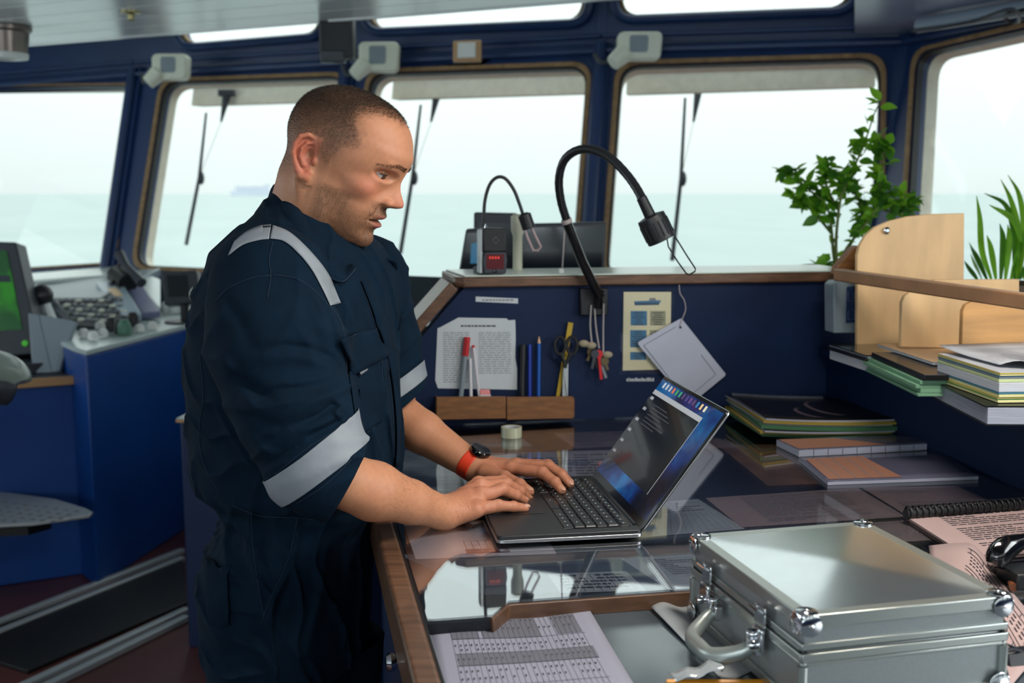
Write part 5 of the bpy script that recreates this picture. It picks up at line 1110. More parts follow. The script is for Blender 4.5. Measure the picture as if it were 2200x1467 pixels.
# ---- curling pink form behind the case
pts = [[(1995, 1172, .955), (2060, 1166, .972), (2095, 1172, .975), (2130, 1215, .965), (2190, 1290, .945), (2260, 1370, .935)], [(2015, 1290, .955), (2040, 1260, .965), (2080, 1300, .962), (2110, 1350, .945), (2130, 1410, .935), (2150, 1500, .93)]]
r0 = bez([PZ(*p) for p in pts[0]], 5); r1 = bez([PZ(*p) for p in pts[1]], 5)
o = thing('curled_form', 'pinkish printed form curling up behind the metal case', 'paper', r0[10])
mb = MB(); mb.grid([[a * (1 - t_) + b_ * t_ for a, b_ in zip(r0, r1)] for t_ in (0, .25, .5, .75, 1)]); mb.build('sheet', 'paper_pink', o, smooth=180, solid=0.0004)
mb = MB()
bs_ = lambda i, t_: r0[min(int(i), 24)] * (1 - t_) + r1[min(int(i), 24)] * t_ + Z * 0.0009
for t_ in (0.12, 0.2, 0.46, 0.52, 0.80): mb.tube([bs_(i, t_) for i in range(8, 25)], 0.0005, 4)
for i in range(9, 25, 4): mb.tube([bs_(i, t_) for t_ in (0.12, 0.2)], 0.0005, 4); mb.tube([bs_(i + 1, t_) for t_ in (0.52, 0.8)], 0.0005, 4)
for i in range(9, 24):
    for t_ in (0.26, 0.32, 0.38): mb.tube([bs_(i, t_) * 0.9 + bs_(i + 1, t_) * 0.1, bs_(i, t_) * 0.35 + bs_(i + 1, t_) * 0.65], 0.0009, 4)

x_ = mb.build('print', 'ink', o); x_['kind'] = 'stuff'
# ---- black hole punch and the small black clamp at the right edge
mat('warm_wood_handle', srgb(120, 70, 40), 0.4)
hb = PZ(2165, 1240, ZK); o = thing('hole_punch', 'black curved tool with two bright rivets at the right edge, above the curled form', 'tool', hb)
arm = bez([PZ(2138, 1215, 0.985), PZ(2148, 1190, 1.0), PZ(2175, 1172, 1.008), PZ(2215, 1160, 1.01), PZ(2275, 1160, 1.0)], 6)
mb = MB(); mb.tube(arm, [0.012 + 0.004 * math.sin(i * 0.25) for i in range(len(arm))], 12, flat=1.3); mb.build('handle', 'black_gloss', o)
mb = MB(); mb.lathe([(0.014, 0), (0.017, 0.004), (0.017, 0.02), (0.012, 0.034)], PZ(2146, 1238, ZK), Z, 16); mb.build('body', 'black_gloss', o)
mb = MB(); mb.box(PZ(2230, 1235, ZK + 0.012), (0.10, 0.05, 0.024), AX); mb.build('tray', 'black_plastic', o, bevel=0.003)
mb = MB(); mb.tube([PZ(2165, 1228, 0.962), PZ(2178, 1262, 0.958)], 0.006, 10); mb.build('lever', 'warm_wood_handle', o)
for x, y in ((2134, 1198), (2142, 1192)): mb = MB(); mb.ball(PY(x, y, PZ(2138, 1200, 0.99).y - 0.012), 0.0018, None, 8, 6); mb.build('rivet', 'chrome', o)
hb = PZ(2190, 1430, ZL); o = thing('bulldog_clip', 'small dark clamp lying at the right edge beside the metal case', 'clip', hb)
mb = MB(); mb.hexa([hb + cu * a + cv * b_ + Z * c_ for c_, k_ in ((0.004, 1), (0.022, 0.5)) for a, b_ in ((-0.025, -0.016 * k_), (0.03, -0.016 * k_), (0.03, 0.016 * k_), (-0.025, 0.016 * k_))]); mb.build('jaw', 'black_plastic', o, bevel=0.002)
for s_ in (-1, 1): mb = MB(); mb.tube([hb + Z * 0.02 + cv * 0.004 * s_, hb + Z * 0.028 - cu * 0.02 + cv * 0.012 * s_, hb + Z * 0.02 - cu * 0.036 + cv * 0.004 * s_], 0.0018, 6); mb.build('wire_loop', 'dark_plastic', o)

# ---- papers on the lower worktop
n_ = 16
def wavy_sheet(px_, z, m, name, label, fn=None, mp_=None, wav=0.003, cat='paper', group=None, lift=0.0):
    q = [PZ(x, y, z) for x, y in px_]; f_ = lambda s, t, dz=0: bil(q, s, t) + Z * (dz + 0.001 + wav * (0.5 + 0.5 * math.sin(s * 7 + t * 2)) * (1 - t) ** 2 + lift * max(0, 0.25 - s) * 4 * (1 - t))
    o = thing(name, label, cat, sum(q, Vector()) / 4, group)
    mb = MB(); mb.grid([[f_(i / n_, j / n_) for i in range(n_ + 1)] for j in range(n_ + 1)]); mb.build('sheet', m, o, smooth=180, solid=0.0003); return o, f_
mat('paper_lilac', srgb(156, 158, 176), 0.55, noise=0.04, nscale=6); mat('shade_grey', srgb(112, 114, 126), 0.6)
o, f_ = wavy_sheet([(914, 1308), (1252, 1294), (1392, 1520), (955, 1560)], ZL, 'paper_lilac', 'printed_table_sheet', 'lilac white sheet with a grey shaded table, near front corner of the worktop', wav=0.006)
def spatch(mb, s0, t0, s1, t1, dz, k=8):
    mb.grid([[f_(s0 + (s1 - s0) * i / k, t0 + (t1 - t0) * j / 4, dz) for i in range(k + 1)] for j in range(5)])
for (a, b_, c_, d_) in ((0.12, 0.09, 0.28, 0.35), (0.30, 0.09, 0.64, 0.35), (0.74, 0.09, 0.88, 0.34), (0.13, 0.48, 0.90, 0.58)):
    mb = MB(); spatch(mb, a, b_, c_, d_, 0.0006); mb.build('shaded_cells', 'shade_grey', o, smooth=180)
mb = MB()
for i in range(26): s_ = 0.12 + i * 0.0305; mb.grid([[f_(s_ + e_, 0.06 + 0.9 * j / 10, 0.0009) for e_ in (0, 0.0018)] for j in range(11)])
for t_ in (0.06, 0.35, 0.48, 0.58, 0.75, 0.9): mb.grid([[f_(0.12 + 0.78 * j / 14, t_ + e_, 0.0009) for j in range(15)] for e_ in (0, 0.0025)])
for i in range(25):
    for t_ in (0.09, 0.17, 0.25, 0.40, 0.44, 0.52, 0.62, 0.68, 0.80):
        if random.random() < 0.8: s_ = 0.128 + i * 0.0305; mb.grid([[f_(s_ + e_, t_ + g_, 0.0009) for e_ in (0, 0.008)] for g_ in (0, 0.016)])
x_ = mb.build('print', mat('ink_soft', srgb(72, 74, 84), 0.6), o, smooth=0); x_['kind'] = 'stuff'
wavy_sheet([(905, 1318), (925, 1316), (990, 1560), (925, 1570)], ZL - 0.0006, 'paper_cream', 'paper_sheet', 'thin cream sheet edge peeking out left of the lilac table sheet', wav=0.002, group=None)
wavy_sheet([(1398, 1312), (1500, 1302), (1660, 1420), (1560, 1470)], ZL, 'paper_grey', 'grey_folder', 'mauve grey sheet curling beneath the handle of the metal case', wav=0.010, cat='paper')
q = [PZ(x, y, ZL + 0.001) for x, y in ((1265, 1322), (1420, 1318), (1600, 1560), (1400, 1560))]
mb = MB(); mb.tube([PZ(1432, 1466, ZL + 0.004), PZ(1655, 1466, ZL + 0.004)], 0.004, 6); P_ = thing('pencil', 'orange pencil at the bottom edge in front of the metal case', 'pencil', PZ(1540, 1466, ZL)); mb.build('barrel', mat('pencil_orange', srgb(215, 140, 30), 0.4), P_)
mb = MB(); dd = (PZ(1655, 1466, ZL) - PZ(1432, 1466, ZL)).normalized(); mb.lathe([(0.004, 0), (0.0008, 0.018)], PZ(1655, 1466, ZL + 0.004), dd, 6); mb.build('tip', 'paper_cream', P_)
# ================================================================ ON THE PARTITION
def WQ(px, py, off=0.0): return PP(px, py, TF(0, VB - off, 0), V)
def flat(name, pts, m, off, th=0.0008, parent=None, **kw): mb = MB(); mb.prism([WQ(x, y, off) for x, y in pts], V * th); return mb.build(name, m, parent, smooth=0, **kw)
NT = thing('taped_notice', 'worn white notice with two printed columns taped on the blue partition', 'notice', WQ(1022, 760))
flat('sheet', [(940, 705), (946, 703), (985, 682), (1089, 684), (1092, 688), (1107, 687), (1108, 724), (1107, 768), (1111, 793), (1111, 837), (941, 834), (935, 817)], mat('notice_white', srgb(188, 196, 202), 0.6, noise=0.04, nscale=10), 0.002, parent=NT)
mb = MB()
def wline(mb, x0, x1, y, h, off): mb.add([WQ(x0, y, off), WQ(x1, y, off), WQ(x1, y + h, off), WQ(x0, y + h, off)], [(0, 1, 2, 3)])
rg = random.Random(5)
for i in range(23):
    y = 714 + i * 4.8
    for a, b_ in ((952, 1008), (1028, 1098)):
        if b_ > 1050 and i > 18: continue
        x = a
        while x < b_:
            w_ = rg.uniform(4, 16); wline(mb, x, min(x + w_, b_), y, 1.5, 0.0026); x += w_ + 2.5
x_ = mb.build('print', 'ink_light', NT, smooth=0); x_['kind'] = 'stuff'
mb = MB(); x = 990
while x < 1062: w_ = rg.uniform(4, 10); wline(mb, x, x + w_, 698.5, 3.2, 0.0027); x += w_ + 1.6
x_ = mb.build('heading', 'ink', NT, smooth=0); x_['kind'] = 'stuff'
LBL = thing('label_strip', 'narrow pale label strip high on the blue partition', 'label', WQ(1068, 643)); flat('strip', [(1022, 637), (1113, 641), (1113, 652), (1022, 648)], 'notice_white', 0.002, parent=LBL)
mb = MB(); x = 1036
while x < 1098: w_ = rg.uniform(3, 8); wline(mb, x, x + w_, 643, 3, 0.0026); x += w_ + 1.6
x_ = mb.build('print', 'ink_light', LBL, smooth=0); x_['kind'] = 'stuff'
PO = thing('ship_poster', 'cream poster with a blue ship and small blue squares in a clear sleeve', 'poster', WQ(1390, 710))
flat('sheet', [(1340, 627), (1442, 627), (1440, 793), (1338, 796)], 'paper_cream', 0.002, parent=PO)
flat('clear_sleeve', [(1334, 621), (1449, 622), (1447, 802), (1332, 804)], 'window_glass', 0.0034, 0.0005, parent=PO)
flat('ship_hull', [(1362, 647), (1421, 645), (1415, 655), (1364, 656)], 'ink_blue', 0.0024, 0.0002, parent=PO); flat('ship_bridge', [(1396, 640), (1408, 640), (1410, 646), (1394, 647)], 'ink_light', 0.0024, 0.0002, parent=PO)
mb = MB(); x = 1364
while x < 1412: wline(mb, x, x + 3.2, 650.5, 4.5, 0.0029); x += 4.8
x_ = mb.build('ship_name', 'ink', PO, smooth=0); x_['kind'] = 'stuff'
mat('ink_olive', srgb(140, 140, 118), 0.6)
for (a, b_, c_, d_), m in (((1355, 668, 1390, 699), 'ink_blue'), ((1397, 668, 1430, 699), 'ink_olive'), ((1354, 709, 1389, 746), 'ink_blue'), ((1396, 709, 1428, 744), 'ink_olive'), ((1354, 756, 1388, 773), 'ink_blue'), ((1395, 755, 1427, 772), 'ink_olive')):
    sq = flat('printed_square', [(a, b_), (c_, b_), (c_, d_), (a, d_)], m, 0.0024, 0.0002, parent=PO)
    mb = MB()
    for k in range(int((d_ - b_) / 5)):
        w_ = rg.uniform(6, 14); cx = (a + c_) / 2; wline(mb, cx - w_, cx + w_, b_ + 3 + k * 5, 1.6, 0.0028)
    x_ = mb.build('print', 'ink', sq, smooth=0); x_['kind'] = 'stuff'
LT2 = thing('stuck_lettering', 'small line of white lettering stuck below the ship poster', 'lettering', WQ(1375, 815))
mb = MB(); x = 1346
while x < 1404: w_ = rg.uniform(1.5, 4); h_ = rg.choice((5, 5, 7)); mb.add([WQ(x, 818 - h_, .0022), WQ(x + w_, 818 - h_ + 0.5, .0022), WQ(x + w_, 819, .0022), WQ(x, 819, .0022)], [(0, 1, 2, 3)]); x += w_ + 1
x_ = mb.build('letters', 'notice_white', LT2, smooth=0); x_['kind'] = 'stuff'
HC = thing('hanging_card', 'white laminated card hanging aslant from a cord, in front of the ship poster', 'card', WQ(1462, 684, 0.02))
flat('card', [(1459, 686), (1464, 684), (1477, 700), (1559, 803), (1557, 808), (1484, 868), (1478, 866), (1372, 741), (1371, 735)], mat('card_white', srgb(176, 182, 200), 0.4, noise=0.03), 0.016, 0.0015, parent=HC)
for a, b_ in (((1383, 742), (1452, 702)), ((1383, 742), (1474, 858)), ((1476, 856), (1538, 804)), ((1538, 804), (1506, 762))): mb = MB(); mb.tube([WQ(*a, 0.0165), WQ(*b_, 0.0165)], 0.0008, 4); mb.build('border_line', 'ink_light', HC)
mb = MB(); mb.tube(bez([WQ(1459, 612, 0.012), WQ(1461, 630, 0.014), WQ(1470, 645, 0.016), WQ(1473, 665, 0.018), WQ(1467, 682, 0.019), WQ(1461, 700, 0.019)], 5), 0.0012, 6); mb.build('cord', 'rope', HC)
mb = MB(); mb.ball(WQ(1462, 703, 0.0175), 0.003, None, 8, 6); mb.build('knot', 'ink', HC)
# pen box
PB = thing('pen_box', 'low brown wooden pen box in two sections fixed on the partition', 'box', WQ(1085, 876, 0.03))
yb0, yb1 = 853, 902
for x0, x1 in ((938, 1087), (1089, 1232)): mb = MB(); mb.prism([WQ(x0, yb0, 0.045), WQ(x1, yb0 - 1, 0.045), WQ(x1, yb1 - 3, 0.045), WQ(x0, yb1, 0.045)], V * 0.008); mb.build('front_board', 'wood_box', PB, bevel=0.001)
mb = MB(); mb.prism([WQ(938, 900, 0.037), WQ(1232, 897, 0.037), WQ(1232, 893, 0.037), WQ(938, 896, 0.037)], V * 0.036); mb.build('bottom', 'wood_box', PB)
for x in (939, 1230): mb = MB(); mb.prism([WQ(x, 856, 0.037), WQ(x + 4, 856, 0.037), WQ(x + 4, 896, 0.037), WQ(x, 896, 0.037)], V * 0.036); mb.build('end_board', 'wood_box', PB)
def pen(name, label, a, b_, r_, m, cat='pen', off=0.02, off2=0.012, extra=None, group='pens in the wooden pen box'):
    p, q_ = WQ(a[0], a[1], off), WQ(b_[0], b_[1], off2); q0 = p + (p - q_).normalized() * 0.03; o = thing(name, label, cat, p, group); mb = MB(); mb.tube([q0, q_], r_, 12); mb.build('barrel', m, o)
    if extra: extra(o, p, q_, (q_ - p).normalized())
    return o
mat('pen_grey', srgb(120, 132, 140), 0.35); mat('pen_white', srgb(200, 198, 204), 0.35); mat('blue_pen', srgb(20, 50, 150), 0.35); mat('pencil_blue', srgb(10, 80, 165), 0.4); mat('wood_tip', srgb(205, 165, 125), 0.6); mat('eraser_pink', srgb(225, 140, 140), 0.7); mat('ruler_yellow', srgb(180, 150, 40), 0.5)
def redcap(o, p, q_, d):
    mb = MB(); mb.tube([q_ - d * 0.045, q_], 0.0075, 12); c_ = mb.build('cap', 'red_plastic', o, bevel=0.001); mb = MB(); mb.tube([q_ - d * 0.004 - V * 0.009, q_ - d * 0.04 - V * 0.010], 0.0015, 6); mb.build('clip', 'red_plastic', c_)
pen('marker_pen', 'pen with a big red cap in the wooden pen box', (990, 853), (1004, 724), 0.0058, 'pen_grey', extra=redcap)
pen('ballpoint_pen', 'white pen leaning with a tiny red end, beside the red capped pen', (1030, 853), (1017, 745), 0.004, 'pen_white', extra=lambda o, p, q_, d: MB().ball(q_, 0.0045, None, 10, 6).build('end_button', 'red_plastic', o))
pen('ballpoint_pen', 'short white pen standing between the red capped pen and the pink eraser', (1012, 853), (1010, 770), 0.004, 'pen_white', off=0.026)
pen('marker_pen', 'black marker just right of the taped notice', (1122, 853), (1124, 742), 0.006, 'black_plastic', extra=lambda o, p, q_, d: MB().tube([q_ - d * 0.04, q_ + d * 0.002], 0.007, 12).build('cap', 'seal_black', o))
pen('ballpoint_pen', 'dark blue pen left of the bright blue pencil', (1138, 853), (1138, 740), 0.0048, 'blue_pen', extra=lambda o, p, q_, d: MB().tube([q_ - d * 0.002, q_ - d * 0.035 - V * 0.005], 0.0013, 6).build('clip', 'blue_pen', o))
pen('pencil', 'bright blue pencil with a bare wooden point standing upwards', (1157, 853), (1158, 737), 0.0046, 'pencil_blue', 'pencil', extra=lambda o, p, q_, d: MB().lathe([(0.0046, 0), (0.0008, 0.016)], q_, d, 10).build('tip', 'wood_tip', o))
E0 = thing('eraser', 'pink and white eraser in the wooden pen box', 'eraser', WQ(1043, 853, 0.02)); mb = MB(); mb.prism([WQ(1032, 860, .026), WQ(1054, 860, .026), WQ(1053, 838, .026), WQ(1031, 838, .026)], V * 0.012); mb.build('block', 'eraser_pink', E0, bevel=0.002)
mb = MB(); mb.prism([WQ(1031.5, 848, .0265), WQ(1054.5, 848, .0265), WQ(1054.5, 860, .0265), WQ(1031.5, 860, .0265)], V * 0.013); mb.build('sleeve', 'pen_white', E0)
RL = thing('folding_rule', 'yellow rule behind the scissors in the pen box', 'ruler', WQ(1197, 853, 0.018)); mb = MB(); mb.prism([WQ(1193, 862, .014), WQ(1201, 862, .014), WQ(1232, 694, .010), WQ(1221, 692, .010)], V * 0.003); mb.build('blade', 'ruler_yellow', RL)
MR = thing('steel_rule', 'short grey steel blade standing next to the yellow rule', 'ruler', WQ(1214, 853, 0.022)); mb = MB(); mb.prism([WQ(1208, 862, .024), WQ(1220, 862, .024), WQ(1221, 775, .018), WQ(1212, 775, .018)], V * 0.002); mb.build('blade', 'steel_rail', MR)
SC = thing('scissors', 'black handled scissors standing in the pen box, handles up', 'scissors', WQ(1215, 853, 0.03))
for s_, cx in ((-1, 1203), (1, 1229)):
    mb = MB(); mb.tube([WQ(cx + 11 * math.cos(a) * (1 if s_ > 0 else 1), 742 + 19 * math.sin(a), 0.028) for a in [2 * math.pi * k / 18 for k in range(18)]], 0.0038, 8, closed=True); h_ = mb.build('handle', 'black_plastic', SC)
    mb = MB(); mb.tube([WQ(cx + s_ * -3, 760, 0.028), WQ(1214 - s_ * 2, 790, 0.028)], [0.005, 0.0035], 8); mb.build('shank', 'black_plastic', h_)
    mb = MB(); mb.prism([WQ(1214 - s_ * 4, 788, 0.027 + s_ * .001), WQ(1214 + s_ * 4, 788, 0.027 + s_ * .001), WQ(1214 + s_ * 6, 862, 0.027 + s_ * .001)], V * 0.0015); mb.build('blade', 'steel_rail', SC)
# large gooseneck lamp
GL = thing('gooseneck_lamp', 'large black gooseneck lamp curving high over the chart table', 'lamp', WQ(1288, 640, 0.02))
mb = MB(); mb.prism([WQ(1243, 618, .0), WQ(1302, 618, .0), WQ(1302, 676, .0), WQ(1243, 676, .0)], V * -0.018); mb.build('base', 'black_plastic', GL, bevel=0.003)
mb = MB(); mb.tube([WQ(1285, 660, 0.02), WQ(1287, 625, 0.03)], 0.012, 12); mb.build('socket', 'black_gloss', GL)
Yb = WQ(1288, 640, 0.035).y
mb = MB(); mb.tube([PY(1289, 638, Yb), PY(1250, 560, Yb - 0.03), PY(1218, 478, Yb - 0.06)], 0.0115, 14); mb.build('rigid_tube', 'black_gloss', GL)
mb = MB(); mb.tube([PY(1219, 479, Yb - 0.06), PY(1216, 471, Yb - 0.062)], 0.0125, 14); mb.build('collar_ring', 'rope', GL)
nk_ = bez([PY(x, y, Yb - 0.06 - k * 0.025) for k, (x, y) in enumerate([(1217, 472), (1205, 430), (1201, 385), (1212, 345), (1240, 323), (1275, 322), (1312, 340), (1345, 373), (1368, 405), (1385, 437)])], 6)
mb = MB(); mb.tube(nk_, [0.0095 + 0.0004 * (i % 2) for i in range(len(nk_))], 12); mb.build('gooseneck', 'black_plastic', GL, smooth=180)
ye = Yb - 0.30; pa, pb = PY(1378, 424, ye), PY(1398, 466, ye); ad = (PY(1423, 518, ye) - pb).normalized()
mb = MB(); mb.tube([pa, pb], [0.011, 0.0125], 14); mb.build('neck_sleeve', 'black_plastic', GL)
rr_ = 31 / FPX * ye; ln = (PY(1420, 513, ye) - PY(1399, 462, ye)).length
mb = MB(); mb.lathe([(rr_ * 0.4, -0.004), (rr_ * 0.97, 0.0), (rr_, 0.006), (rr_, ln), (rr_ * 0.93, ln + 0.001), (rr_ * 0.9, ln * 0.3), (0.0001, ln * 0.3)], pb, ad, 36); hd = mb.build('lamp_shade', 'black_plastic', GL)
for k in range(18):
    a = 2 * math.pi * k / 18; u_ = ad.orthogonal().normalized(); v_ = ad.cross(u_); d_ = u_ * math.cos(a) + v_ * math.sin(a); mb = MB(); mb.tube([pb + d_ * rr_ + ad * 0.012, pb + d_ * rr_ + ad * (ln - 0.008)], 0.0016, 5); mb.build('rib', 'black_plastic', hd)
mb = MB(); mb.ball(pb + ad * ln * 0.45, (0.012, 0.012, 0.015), None, 12, 8); mb.build('bulb', 'white_plastic', GL)
mb = MB(); mb.tube([PY(x, y, ye + dy) for x, y, dy in ((1432, 506, 0), (1436, 530, 0), (1456, 562, 0), (1474, 587, 0), (1481, 590, 0), (1493, 583, 0), (1494, 577, 0), (1475, 548, 0), (1449, 506, 0), (1444, 496, 0))], 0.0016, 6); mb.build('wire_guard', 'black_gloss', GL)
# keys and cords hung below the lamp
KY = thing('key_bunch', 'bunch of keys with tags on pale cords hanging under the gooseneck lamp', 'keys', WQ(1282, 740, 0.02))
for pts in ([(1270, 655), (1268, 700), (1272, 742)], [(1277, 655), (1280, 700), (1287, 748)], [(1297, 652), (1296, 705), (1296, 765)]): mb = MB(); mb.tube(bez([WQ(x, y, 0.022) for x, y in pts], 4), 0.0022, 6); mb.build('cord', 'rope', KY)
mat('key_brass', srgb(120, 105, 80), 0.35, metal=0.8)
for k, (x0, y0, x1, y1, m) in enumerate([(1274, 748, 1262, 775, 'key_brass'), (1276, 750, 1284, 790, 'black_plastic'), (1284, 752, 1302, 812, 'grey_plastic'), (1286, 752, 1292, 815, 'red_plastic'), (1297, 768, 1306, 795, 'key_brass'), (1280, 752, 1272, 792, 'dark_plastic')]):
    a, b_ = WQ(x0, y0, 0.02 + k * .003), WQ(x1, y1, 0.02 + k * .003); d_ = (b_ - a).normalized(); s_ = d_.cross(V); mb = MB()
    mb.lathe([(0.0001, 0), (0.010, 0), (0.010, 0.0025), (0.0001, 0.0025)], a + d_ * 0.01, V, 14); mb.box((a + b_) / 2 + V * 0.001, ((b_ - a).length, 0.0025, 0.007), (d_, V, s_)); mb.build('key', m, KY)
for x, y in ((1254, 738), (1270, 742), (1305, 762)): mb = MB(); mb.ball(WQ(x, y, 0.024), (0.013, 0.006, 0.009), None, 12, 8); mb.build('key_tag', mat('tag_tan', srgb(150, 140, 118), 0.6), KY)

# ---- on the shelf above the partition
ZS = ZR + 0.0056
def SY(px, v): """point on the shelf top"""; d = PD(px, 590); p = PP(px, 590, TF(0, VB + v, 0), V); return Vector((p.x, p.y, ZS))
rb = SY(1064, 0.03)
def SB(x, y, v=0.03): return PP(x, y, TF(0, VB + v, 0), V)
HR = thing('handheld_radio', 'small black device with red lit display on the shelf, beside the small lamp', 'radio', rb)
bz = lambda pts, v0, dp: (lambda mb: mb.prism([SB(x, y, v0) for x, y in pts], V * dp))(MB())
yb = 733.5 - FPX * math.tan(PITCH - math.atan((CAMZ - ZS) / (rb.y)));
bz([(1040, 588), (1037, 560), (1041, 541), (1087, 541), (1090, 560), (1087, 588)], 0.0, 0.05).build('charger_body', 'dark_plastic', HR, bevel=0.003)
bz([(1038, 541), (1038, 490), (1087, 490), (1089, 541)], 0.0, 0.04).build('head_unit', 'black_plastic', HR, bevel=0.003)
mat('display_red', srgb(70, 20, 26), 0.2, emit=srgb(120, 20, 26), estr=0.15); mat('digit_red', srgb(220, 60, 50), 0.3, emit=srgb(220, 60, 50), estr=0.4); mat('mark_grey', srgb(130, 135, 138), 0.4)
bz([(1045, 578), (1045, 546), (1083, 546), (1083, 578)], -0.001, 0.001).build('display', 'display_red', HR, smooth=0)
for x in (1051, 1057, 1063, 1069): bz([(x, 556), (x, 551), (x + 4, 551), (x + 4, 556)], -0.0016, 0.0005).build('digit', 'digit_red', HR, smooth=0)
mb = MB(); mb.tube([SB(x, y, -0.001) for x, y in ((1058, 516), (1065, 509), (1072, 516), (1065, 523))], 0.0008, 4, closed=True); mb.build('arrow_mark', 'mark_grey', HR)
mb = MB(); mb.lathe([(0.0001, 0), (0.006, 0), (0.005, 0.004), (0.0001, 0.005)], SB(1064, 582, 0), -V, 14); mb.build('knob', 'black_gloss', HR)
mb = MB(); mb.tube([SB(x, y, 0.02) for x, y in ((1041, 490), (1043, 481), (1047, 489))], 0.001, 6); mb.build('hook', 'chrome', HR)
for x0, x1 in ((1029, 1037),): bz([(x0, 587), (x0, 494), (x1, 492), (x1, 587)], 0.005, 0.03).build('side_bracket', 'steel_rail', HR, bevel=0.002)
SLp = thing('small_gooseneck_lamp', 'small thin gooseneck lamp behind the little radio on the shelf', 'lamp', SY(1038, 0.10))
Ys = SY(1040, 0.10).y
mb = MB(); mb.lathe([(0.022, 0), (0.022, 0.012), (0.012, 0.016), (0.010, 0.10)], SY(1036, 0.10), Z, 16); mb.build('base', 'dark_plastic', SLp)
k_ = bez([PY(x, y, Ys) for x, y in ((1035, 520), (1039, 470), (1042, 430), (1052, 397), (1068, 381), (1086, 384), (1104, 408), (1116, 438), (1124, 462))], 6); mb = MB(); mb.tube(k_, 0.0042, 10); mb.build('gooseneck', 'black_plastic', SLp, smooth=180)
ad = (PY(1137, 490, Ys) - PY(1126, 458, Ys)).normalized(); mb = MB(); mb.lathe([(0.008, -0.003), (0.0165, 0.002), (0.0165, 0.036), (0.013, 0.038)], PY(1126, 460, Ys), ad, 20); mb.build('lamp_shade', 'black_plastic', SLp)
mb = MB(); mb.tube([PY(x, y, Ys) for x, y in ((1126, 488), (1134, 512), (1146, 538), (1156, 538), (1162, 530), (1152, 510), (1140, 484))], 0.0028, 8); mb.build('wire_guard', mat('guard_pink', srgb(200, 170, 172), 0.4), SLp)
VT = thing('pale_tube', 'blurred pale upright tube behind the small lamp on the shelf', 'tube', SY(1112, 0.16)); mb = MB(); mb.lathe([(0.012, 0), (0.012, 0.085), (0.017, 0.10), (0.017, 0.135), (0.010, 0.14)], SY(1112, 0.16), Z, 16); mb.build('body', mat('tube_pale', srgb(190, 190, 170), 0.4), VT)
WC = thing('hanging_cable', 'thin brown cord with a white plug hanging at the big lamp, above the shelf', 'cord', SY(1207, 0.02)); pY = SY(1207, 0.02).y
mb = MB(); mb.tube([PY(1213, 482, pY), PY(1211, 530, pY), PY(1208, 575, pY)], 0.0018, 6); mb.build('cord', 'rope', WC); mb = MB(); mb.box(SY(1206, 0.02) + Z * 0.006, (0.012, 0.012, 0.012)); mb.build('plug', 'white_plastic', WC, bevel=0.002)

# ================================================================ CONSOLES BEYOND
C2 = thing('centre_console', 'blue centre console beyond the partition with a pale top full of controls', 'console', (0.4, 4.1, 0))
mb = MB(); mb.hexa([Vector(p) for p in ((-0.44, 3.45, 0), (1.42, 2.92, 0), (1.42, 4.1, 0), (-0.44, 4.8, 0), (-0.44, 3.45, 0.93), (1.42, 2.92, 0.93), (1.42, 4.1, 0.93), (-0.44, 4.8, 0.93))]); mb.build('cabinet', 'console_blue', C2, bevel=0.01)
mb = MB(); mb.hexa([Vector(p) for p in ((-0.46, 3.43, 0.93), (1.44, 2.90, 0.93), (1.44, 4.12, 0.93), (-0.46, 4.82, 0.93), (-0.46, 3.43, 0.95), (1.44, 2.90, 0.95), (1.44, 4.12, 0.95), (-0.46, 4.82, 0.95))]); mat('console_top', srgb(185, 200, 200), 0.25, spec=0.7); mb.build('top', 'console_top', C2, bevel=0.004)
def knobs(parent, pts, z, m, r_=0.016, h_=0.03, name='control_knob'):
    for x, y in pts: mb = MB(); mb.lathe([(r_, 0), (r_, h_ * 0.6), (r_ * 0.6, h_)], PZ(x, y, z), Z, 12); mb.build(name, m, parent)
knobs(C2, [(838, 672), (852, 684), (868, 676), (884, 690), (846, 700), (862, 712), (878, 705), (893, 672), (845, 728), (858, 738)], 0.95, 'white_plastic'); knobs(C2, [(836, 690), (856, 662), (874, 662), (872, 726)], 0.95, 'black_plastic')
knobs(C2, [(832, 662), (829, 680)], 0.95, 'red_plastic', 0.014)
def monitor(name, label, quad, Y, depth, m_scr, inset=(0.10, 0.12, 0.90, 0.85), foot=None, tilt=0.0, group=None, body='dark_plastic', zb=None):
    q = [PY(x, y, Y + (tilt if i < 2 else 0)) for i, (x, y) in enumerate(quad)]      # tl tr br bl
    c_ = sum(q, Vector()) / 4; nn_ = (q[1] - q[0]).cross(q[3] - q[0]).normalized(); nn_ = nn_ if nn_.y < 0 else -nn_
    o = thing(name, label, 'monitor', c_ if zb is None else Vector((c_.x, c_.y + depth, zb)), group); mb = MB(); mb.prism(q, -nn_ * depth); mb.build('casing', body, o, bevel=0.006)
    s_ = [bil(q, a, b_) + nn_ * 0.001 for a, b_ in ((inset[0], inset[1]), (inset[2], inset[1]), (inset[2], inset[3]), (inset[0], inset[3]))]; mb = MB(); mb.prism(s_, nn_ * 0.002); mb.build('screen', m_scr, o, smooth=0)
    if zb is not None:
        f0 = bil(q, 0.5, 0.85) - nn_ * depth * 0.5; mb = MB(); mb.tube([f0, Vector((f0.x, f0.y, zb + 0.01))], 0.02, 10); mb.build('stand', 'black_plastic', o)
        mb = MB(); mb.lathe([(0.09, 0), (0.09, 0.008), (0.03, 0.014)], Vector((f0.x, f0.y, zb)), Z, 20); mb.build('foot', 'black_plastic', o)
    return o, q, nn_
mat('screen_off', srgb(16, 26, 36), 0.15, coat=0.3); mat('screen_grey', srgb(46, 58, 66), 0.3)
g_ = 'monitors behind the partition'
